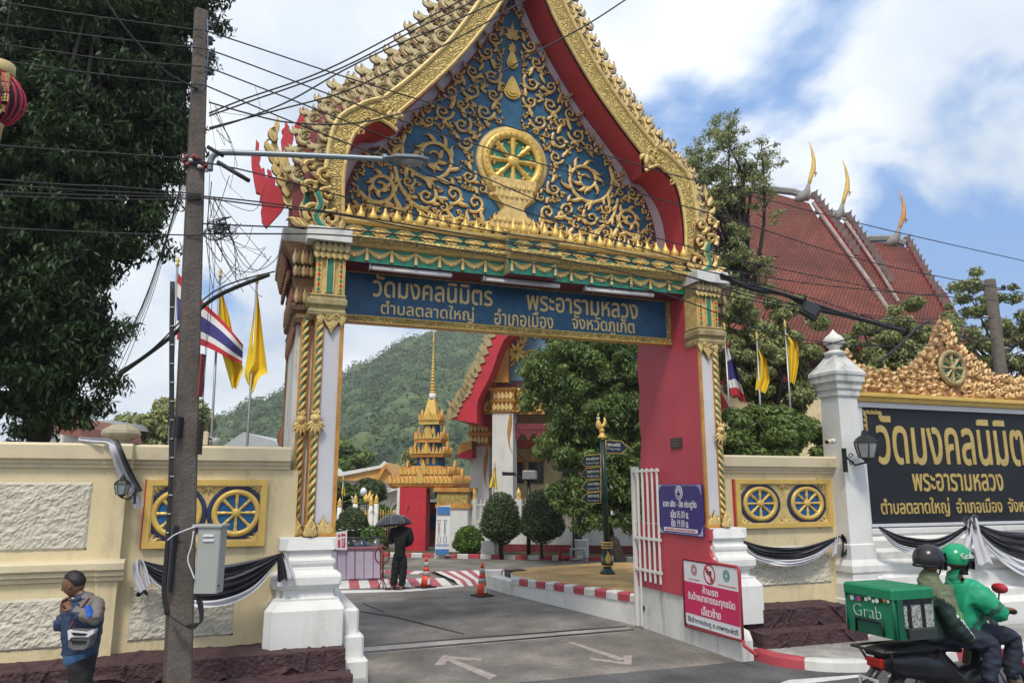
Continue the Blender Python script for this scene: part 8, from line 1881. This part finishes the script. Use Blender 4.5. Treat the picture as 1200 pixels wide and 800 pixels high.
def hull(secs, m, nm, par): b = MB(); b.rings([[(x, YB2+w_*s_, z_) for s_, z_ in ((-.8, z0), (-1.05, (z0+z1)/2), (-.7, z1), (.7, z1), (1.05, (z0+z1)/2), (.8, z0))] for x, w_, z0, z1 in secs], m, True); return b.build(nm, par)
hull(((GX+.02, .05, .60, .68), (GX+.25, .12, .50, .74), (GX+.75, .14, .40, .72), (GX+1.0, .13, .28, .50), (GX+1.25, .16, .25, .52), (GX+1.4, .17, .35, .95), (GX+1.55, .12, .60, 1.02)), bkp, 'body_shell', mo)
hull(((GX-.02, .10, .70, .77), (GX+.4, .14, .70, .80), (GX+.85, .13, .69, .78), (GX+1.05, .08, .66, .72)), mat('seat_vinyl', (.015, .015, .016), .5), 'seat', mo)
hull(((GX+1.42, .07, .45, .60), (GX+1.70, .09, .56, .64), (GX+1.95, .06, .44, .50)), redp, 'front_mudguard', mo)
b = MB(); b.rings([[(GX+.18+r*math.cos(a), YB2+y_, .29+r*math.sin(a)) for r, y_ in ((.33, -.07), (.35, 0), (.33, .07), (.32, 0))] for a in [PI*.55+i*.16 for i in range(8)]], bkp, True); b.build('rear_mudguard', mo)
b = MB(); b.tube([(GX+1.5, YB2-.34, 1.06), (GX+1.44, YB2-.15, 1.04), (GX+1.44, YB2+.15, 1.04), (GX+1.5, YB2+.34, 1.06)], .02, black, 7); b.build('handlebar', mo)
b = MB(); b.tube([(GX+1.42, YB2-.22, 1.06), (GX+1.37, YB2-.30, 1.26)], .008, black, 5); q = Vector((GX+1.36, YB2-.31, 1.29)); b.rings([[tuple(q+Vector((x_, .08*math.cos(a), .05*math.sin(a)))) for a in [i*PI/6 for i in range(12)]] for x_ in (-.01, .02)], redp, True); b.build('mirror', mo)
b = MB(); b.tube([(GX+.1, YB2-.17, .34), (GX+.55, YB2-.18, .30), (GX+1.0, YB2-.14, .28)], [.05, .05, .025], steel, 10); b.build('exhaust', mo)
b = MB()
for y_ in (-.2, .2): b.tube([(GX-.08, YB2+y_, .76), (GX+.6, YB2+y_, .76), (GX+.7, YB2+y_*.5, .70)], .014, black, 6); b.tube([(GX+.0, YB2+y_, .76), (GX+.12, YB2+y_*.6, .52)], .014, black, 6)
b.tube([(GX-.08, YB2-.2, .76), (GX-.08, YB2+.2, .76)], .014, black, 6); b.build('rear_rack', mo)
for s_ in (-1, 1): b = MB(); b.tube([(GX+.82, YB2+.12*s_, .34), (GX+.82, YB2+.30*s_, .34)], .016, steel, 6); b.build('footpeg', mo)
b = MB(); b.box(GX-.02, GX+.03, YB2-.09, YB2+.09, .60, .68, mat('tail_light', (.35, .02, .02), .2), None, .01); b.build('tail_light', mo)
pl = MB(); pz0, pz1 = K(1068, 812).z, K(1068, 787).z; pl.box(GX-.10, GX-.09, YB2-.12, YB2+.12, pz0, pz1, mat('plate_white', (.55, .56, .56), .4), None, .004); po_ = pl.build('number_plate', mo)
for s_, z_, w_, h_ in (('1กด', pz1-.045, .16, .06), ('ภูเก็ต', pz1-.105, .10, .03)): g = MB(); text(g, s_, dk, (GX-.103, YB2, z_), (0, -1, 0), (0, 0, 1), w_, h_, .003, .02); g.build('lettering', po_)
# insulated box: its rear face looks back along the road
bx = thing('delivery_box', 'green insulated delivery box with white lettering and stickers on the motorcycle rack', 'delivery box', (GX+.2, YB2, .78))
gr = mat('box_green', (.008, .19, .085), .5, 0, .15, 3, .25, 12); grd = mat('box_green_dark', (.006, .09, .05), .55, 0, .2, 3)
BX0, BY0, BZ0 = GX, YB2-.28, K(1048, 750, -.28).z; BX1, BY1, BZ1 = BX0+.47, BY0+.56, K(1048, 693, -.28).z
b = MB(); nrr = 8
def wob(x, y, z): return (x+.006*nz(y*9, z*9), y+.006*nz(x*9, z*9, 3), z)
for (f_) in (lambda u, v: wob(BX0-.012*math.sin(PI*v), lerp(BY1, BY0, u), lerp(BZ0, BZ1, v)), lambda u, v: wob(lerp(BX0, BX1, u), BY0-.012*math.sin(PI*v), lerp(BZ0, BZ1, v)), lambda u, v: wob(BX1, lerp(BY0, BY1, u), lerp(BZ0, BZ1, v)), lambda u, v: wob(lerp(BX1, BX0, u), BY1, lerp(BZ0, BZ1, v)), lambda u, v: (lerp(BX0, BX1, u), lerp(BY0, BY1, v), BZ1), lambda u, v: (lerp(BX0, BX1, u), lerp(BY0, BY1, v), BZ0)): b.grid(f_, 10, 8, gr, True)
b.build('box_shell', bx)
b = MB(); b.box(BX0-.03, BX1+.03, BY0-.03, BY1+.03, BZ1-.07, BZ1+.03, gr, None, .02); b.build('lid', bx)
for (a, c_) in (((BX0-.018, BY0-.018), None), ((BX0-.018, BY1), None), ((BX1, BY0-.018), None)): b = MB(); b.tube([(a[0]+.008, a[1]+.008, BZ0), (a[0]+.008, a[1]+.008, BZ1-.06)], .012, grd, 6); b.build('piping', bx)
b = MB(); b.tube([(BX0-.016, BY0+.46, BZ0+.01), (BX0-.02, BY0+.45, BZ0+.135), (BX0-.02, BY0+.13, BZ0+.135), (BX0-.016, BY0+.12, BZ0+.01)], .012, black, 6); b.box(BX0-.016, BX0-.006, BY0+.14, BY0+.44, BZ0+.015, BZ0+.12, grd); b.build('rear_pocket', bx)
gwh = mat('print_white', (.66, .74, .68), .5); g = MB(); text(g, 'Grab', gwh, (BX0-.022, (BY0+BY1)/2+.02, BZ0+.215), (0, -1, 0), (0, 0, 1), .34, .115, .004, .03); g.build('lettering', bx)
gs = random.Random(8); stc = [gwh, mat('sticker_blue', (.04, .10, .45), .5), mat('sticker_red', (.55, .06, .10), .5), mat('sticker_dark', (.02, .02, .03), .5), mat('sticker_orange', (.7, .25, .05), .5)]
for k in range(11):
    y_ = BY1-.08-.045*k; z_ = BZ0+.325+gs.uniform(-.016, .022); s_ = gs.uniform(.018, .03); b = MB(); n7 = gs.choice((4, 6, 8)); slab(b, [(BX0-.02-.0004*k, y_+s_*math.cos(2*PI*i/n7+.7), z_+s_*math.sin(2*PI*i/n7+.7)) for i in range(n7)], (-1, 0, 0), .002, stc[k % 5] if k not in (4, 6, 7) else gwh); b.build('sticker', bx)
b = MB(); b.box(BX0+.02, BX0+.09, BY0-.03, BY0-.02, BZ0, BZ1-.07, grd); b.box(BX0+.14, BX0+.18, BY0-.035, BY0-.02, BZ0+.0, BZ1-.07, black); b.box(BX1-.16, BX1-.12, BY0-.035, BY0-.02, BZ0, BZ1-.07, black); b.box(BX0+.09, BX1-.02, BY0-.032, BY0-.02, BZ1-.12, BZ1-.075, black); b.box(BX0+.12, BX1-.01, BY0-.06, BY0-.02, BZ0, BZ0+.10, mat('side_pocket', (.03, .035, .035), .7), None, .01); b.build('side_straps', bx, kind='stuff')
mesh_m = mat('print_camouflage', (.50, .52, .50), .6, 0, .9, 60, c2=(.02, .03, .025))
b = MB(); b.box(BX0+.10, BX1-.01, BY0-.026, BY0-.02, BZ0+.10, BZ1-.12, mesh_m); b.build('printed_side', bx)

def rider(label, hx, hz_px, parts):
    pass
# driver
dr = thing('person', 'motorcycle driver in bright green jacket and green helmet reaching for the handlebar', 'person', (GX+1.0, YB2, .78))
gj = mat('jacket_green', (.015, .33, .17), .5, 0, .2, 5, .3, 18); gd = mat('jacket_green_dark', (.03, .12, .075), .55, 0, .2, 5); jean = mat('jeans_dark', (.018, .024, .045), .8, 0, .4, 8, .4, 40)
hipx = K(1128, 765).x; n_ = {'pelvis': (Vector((hipx, YB2, .86)), (.11, .10)), 'waist': (K(1118, 740), (.10, .09)), 'chest': (K(1128, 702), (.12, .09)), 'neckb': (K(1122, 680), .06), 'neck': (K(1121, 668), .055)}
e_ = chain(['pelvis', 'waist', 'chest', 'neckb', 'neck'])
hb = {-1: Vector((GX+1.48, YB2-.32, 1.07)), 1: Vector((GX+1.48, YB2+.32, 1.07))}
arms = {}
for s_, nm in ((-1, 'n'), (1, 'f')):
    sh_ = K(1143, 693, .21*s_); el_ = sh_.lerp(hb[s_], .5)+Vector((.0, .07*s_, -.12)); wr_ = hb[s_]-Vector((.09, 0, -.02)); arms[s_] = (sh_, el_, wr_)
    n_[nm+'sh'] = (sh_, .04); n_[nm+'el'] = (el_*.5+(sh_+wr_)*.25, .028); n_[nm+'wr'] = (wr_, .028); e_ += [('chest', nm+'sh'), (nm+'sh', nm+'el'), (nm+'el', nm+'wr')]; hand(n_, e_, nm+'wr', wr_, Vector((1, 0, -.05)), Vector((0, s_, 0)), 1.0, 'h'+nm, 1.3*1)
    kn = Vector((hipx+.48, YB2+.20*s_, .80)); an = Vector((hipx+.36, YB2+.20*s_, .38)); n_[nm+'h'] = (Vector((hipx+.05, YB2+.10*s_, .84)), .09); n_[nm+'k'] = (kn, .065); n_[nm+'a'] = (an, .045); n_[nm+'t'] = (an+Vector((.16, 0, -.03)), .04); e_ += chain(['pelvis', nm+'h', nm+'k', nm+'a', nm+'t'])
limb(dr, 'body', n_, e_, 'pelvis', skin_b)
hc_ = K(1121, 657); head(dr, hc_, (1, -.1, -.1), UP, 1.0, hairm=None, ears=False)
g_ = {'hem': (Vector((hipx-.02, YB2, .80)), (.19, .19)), 'w': (K(1122, 738), (.20, .18)), 'c': (K(1136, 706), (.25, .20)), 'n': (K(1121, 681), (.115, .11)), 'n2': (K(1121, 664), (.085, .085))}; ee = chain(['hem', 'w', 'c', 'n', 'n2'])
for s_, nm in ((-1, 'n'), (1, 'f')): a, c2, d2 = arms[s_]; g_[nm+'s'] = (a, .12); g_[nm+'e'] = (c2, .10); g_[nm+'w'] = (d2-Vector((.02, 0, 0)), .06); ee += [('c', nm+'s'), (nm+'s', nm+'e'), (nm+'e', nm+'w')]
band_c = arms[-1][0].lerp(arms[-1][1], .72)
limb(dr, 'jacket', g_, ee, 'hem', gj, 2, lambda c: gd if abs((c-band_c).dot((arms[-1][1]-arms[-1][0]).normalized())) < .025 and c.y < YB2-.08 else gj)
def legs(par, hx, m, spread=.10, kx=.48, kz=.80, ax=.36, az=.40, rr1=.11):
    g_ = {'p': (Vector((hx, YB2, .86)), (.17, .16)), 'tp': (Vector((hx-.02, YB2, 1.0)), (.15, .15))}; ee = [('p', 'tp')]
    for s_, nm in ((-1, 'n'), (1, 'f')): g_[nm+'h'] = (Vector((hx+.08, YB2+spread*s_, .85)), rr1); g_[nm+'k'] = (Vector((hx+kx, YB2+.21*s_, kz)), .088); g_[nm+'a'] = (Vector((hx+ax, YB2+.21*s_, az)), .07); ee += chain(['p', nm+'h', nm+'k', nm+'a'])
    limb(par, 'trousers', g_, ee, 'p', m)
    for s_ in (-1, 1): b = MB(); q = Vector((hx+ax, YB2+.21*s_, az-.10)); b.rings([[tuple(q+Vector((x, w_*math.cos(a), max(0, h_*math.sin(a))))) for a in [i*PI/4 for i in range(8)]] for x, w_, h_ in ((-.08, .035, .06), (0, .05, .10), (.1, .05, .07), (.2, .03, .03))], black, True); b.build('shoe', par)
legs(dr, hipx, jean)
def helmet(label, c, m, R_=.155, txt=None):
    t = thing('helmet', label, 'helmet', tuple(c-UP*.1)); b = MB()
    def fn(u, v):
        a = u*2*PI; ca = math.cos(a); tm = 1.55+.30*(ca < -.1)+.12*(abs(ca) < .5); t_ = .001+v*tm; return tuple(c+Vector((R_*1.06*math.sin(t_)*math.cos(a), R_*.92*math.sin(t_)*math.sin(a), R_*.98*math.cos(t_)-.005)))
    b.grid(fn, 28, 14, m, True); b.build('shell', t)
    b = MB(); b.rings([[tuple(c+Vector((R_*1.08*math.cos(a)*k_, R_*.94*math.sin(a)*k_, -.012-.05*(math.cos(a) < -.1)+z_))) for a in [i*PI/12 for i in range(24)]] for k_, z_ in ((1, -.01), (1.02, 0), (1, .012))], black, True, False); b.build('rim_trim', t)
    b = MB(); b.grid(lambda u, v: tuple(c+Vector((R_*1.13*math.cos((u-.5)*2.0)*math.cos((v-.6)*.9), R_*.98*math.sin((u-.5)*2.0), (v-.65)*.17))), 12, 6, mat('visor', (.03, .035, .04), .08), True); b.build('visor', t)
    b = MB(); b.tube([tuple(c+Vector((.02, -R_*.86, -.03))), tuple(c+Vector((.05, -.06, -.145))), tuple(c+Vector((.05, .06, -.145))), tuple(c+Vector((.02, R_*.86, -.03)))], .009, black, 5); b.build('chin_strap', t)
    if txt:
        g = MB(); text(g, txt, gwh, tuple(c+Vector((-.02, -R_*.90, .035))), (1, -.0, .05), (0, .35, 1), .15, .06, .02, .02); g.build('lettering', t)
    return t
hm = mat('helmet_green', (.01, .30, .13), .22, 0, .1, 4)
helmet('bright green helmet with white lettering on the motorcycle driver', hc_+Vector((0, 0, .03)), hm, .158, 'Grab')
b = MB(); b.rings([[tuple(hc_+Vector((.062*math.cos(a)+.035, .078*math.sin(a), z_))) for a in [i*PI/8 for i in range(16)]] for z_ in (-.13, -.10, -.05, -.02)], black, True); b.build('face_mask', dr)
# passenger
ps_ = thing('person', 'motorcycle passenger in olive and dark green jacket sitting between box and driver', 'person', (GX+.7, YB2, .80))
ol = mat('jacket_olive', (.13, .15, .085), .6, 0, .25, 5, .3, 18); dkg = mat('jacket_blackgreen', (.015, .035, .028), .6, 0, .3, 5, .3, 18); lg = mat('jacket_lime', (.10, .26, .09), .6, 0, .2, 5); camo = mat('print_sleeve', (.30, .32, .32), .6, 0, .9, 22, c2=(.03, .035, .04))
hp = K(1093, 768).x; n_ = {'pelvis': (Vector((hp, YB2, .88)), (.11, .10)), 'waist': (K(1088, 745), (.10, .09)), 'chest': (K(1090, 705), (.12, .09)), 'neckb': (K(1088, 684), .06), 'neck': (K(1088, 672), .055)}
e_ = chain(['pelvis', 'waist', 'chest', 'neckb', 'neck']); arms2 = {}
for s_, nm in ((-1, 'n'), (1, 'f')):
    sh_ = K(1104, 699, .21*s_); el_ = K(1121, 737, .27*s_); wr_ = K(1141, 752, .22*s_); arms2[s_] = (sh_, el_, wr_)
    n_[nm+'sh'] = (sh_, .04); n_[nm+'el'] = (el_*.5+(sh_+wr_)*.25, .028); n_[nm+'wr'] = (wr_, .028); e_ += [('chest', nm+'sh'), (nm+'sh', nm+'el'), (nm+'el', nm+'wr')]; hand(n_, e_, nm+'wr', wr_, Vector((1, 0, -.3)), Vector((0, s_*.3, 1)), 1.0, 'h'+nm, .9)
    n_[nm+'h'] = (Vector((hp+.05, YB2+.10*s_, .86)), .09); n_[nm+'k'] = (Vector((hp+.46, YB2+.30*s_, .78)), .065); n_[nm+'a'] = (Vector((hp+.34, YB2+.30*s_, .36)), .045); n_[nm+'t'] = (Vector((hp+.5, YB2+.30*s_, .32)), .04); e_ += chain(['pelvis', nm+'h', nm+'k', nm+'a', nm+'t'])
limb(ps_, 'body', n_, e_, 'pelvis', skin_b)
hc2 = K(1089, 658); head(ps_, hc2, (1, -.1, -.05), UP, 1.0, hairm=None, ears=False)
g_ = {'hem': (Vector((hp-.02, YB2, .79)), (.21, .20)), 'w': (K(1087, 742), (.19, .18)), 'c': (K(1093, 708), (.235, .19)), 'n': (K(1089, 684), (.115, .11)), 'n2': (K(1089, 666), (.085, .085))}; ee = chain(['hem', 'w', 'c', 'n', 'n2'])
for s_, nm in ((-1, 'n'), (1, 'f')): a, c2, d2 = arms2[s_]; g_[nm+'s'] = (a, .115); g_[nm+'e'] = (c2, .095); g_[nm+'w'] = (d2-Vector((.02, 0, 0)), .06); ee += [('c', nm+'s'), (nm+'s', nm+'e'), (nm+'e', nm+'w')]
zb1, zb2, zb3 = K(1090, 712).z, K(1090, 700).z, K(1090, 741).z
def pm(c):
    q = (c.x-K(1080, 700).x)*.9
    z_ = c.z+q
    if c.z > zb3 and c.x > K(1112, 735).x: return camo
    if z_ > zb1+.10: return ol
    if z_ > zb1+.02 and c.x > K(1085, 700).x: return gwh if z_ < zb1+.04 else lg
    return dkg
limb(ps_, 'jacket', g_, ee, 'hem', dkg, 2, pm)
g_ = {'p': (Vector((hp, YB2, .87)), (.17, .16)), 'tp': (Vector((hp-.02, YB2, 1.0)), (.15, .15))}; ee = [('p', 'tp')]
for s_, nm in ((-1, 'n'), (1, 'f')): g_[nm+'h'] = (Vector((hp+.08, YB2+.12*s_, .86)), .115); g_[nm+'k'] = (Vector((hp+.46, YB2+.30*s_, .79)), .09); g_[nm+'a'] = (Vector((hp+.34, YB2+.30*s_, .40)), .072); ee += chain(['p', nm+'h', nm+'k', nm+'a'])
limb(ps_, 'trousers', g_, ee, 'p', jean)
for s_ in (-1, 1): b = MB(); q = Vector((hp+.34, YB2+.30*s_, .28)); b.rings([[tuple(q+Vector((x, w_*math.cos(a), max(0, h_*math.sin(a))))) for a in [i*PI/4 for i in range(8)]] for x, w_, h_ in ((-.08, .035, .06), (0, .05, .10), (.1, .05, .07), (.2, .03, .03))], black, True); b.build('shoe', ps_)
helmet('plain black helmet on the motorcycle passenger', hc2+Vector((0, 0, .03)), bkp, .155)

for t in (mo, bx, dr, ps_)+tuple(o for o in col.objects if o.parent is None and o.name.startswith('helmet')):
    l = t.location; t.location = ((l.x-GX)*SB+GXW, (l.y-YB2)*SB+YBW, l.z*SB); t.scale = (SB, SB, SB)
# ================================================================ AIR
b = MB(); b.box(-420, 760, -25, 640, -1.2, 170, black); hz = link('haze', b.mesh('haze')); hz['kind'] = 'stuff'
hm_ = bpy.data.materials.new('air'); hm_.use_nodes = True; t = hm_.node_tree; t.nodes.clear(); o_ = t.nodes.new('ShaderNodeOutputMaterial'); pv_ = t.nodes.new('ShaderNodeVolumePrincipled')
pv_.inputs['Color'].default_value = (.90, .94, .98, 1); pv_.inputs['Density'].default_value = .0007; pv_.inputs['Anisotropy'].default_value = .3; t.links.new(pv_.outputs[0], o_.inputs['Volume'])
hz.data.materials.clear(); hz.data.materials.append(hm_)
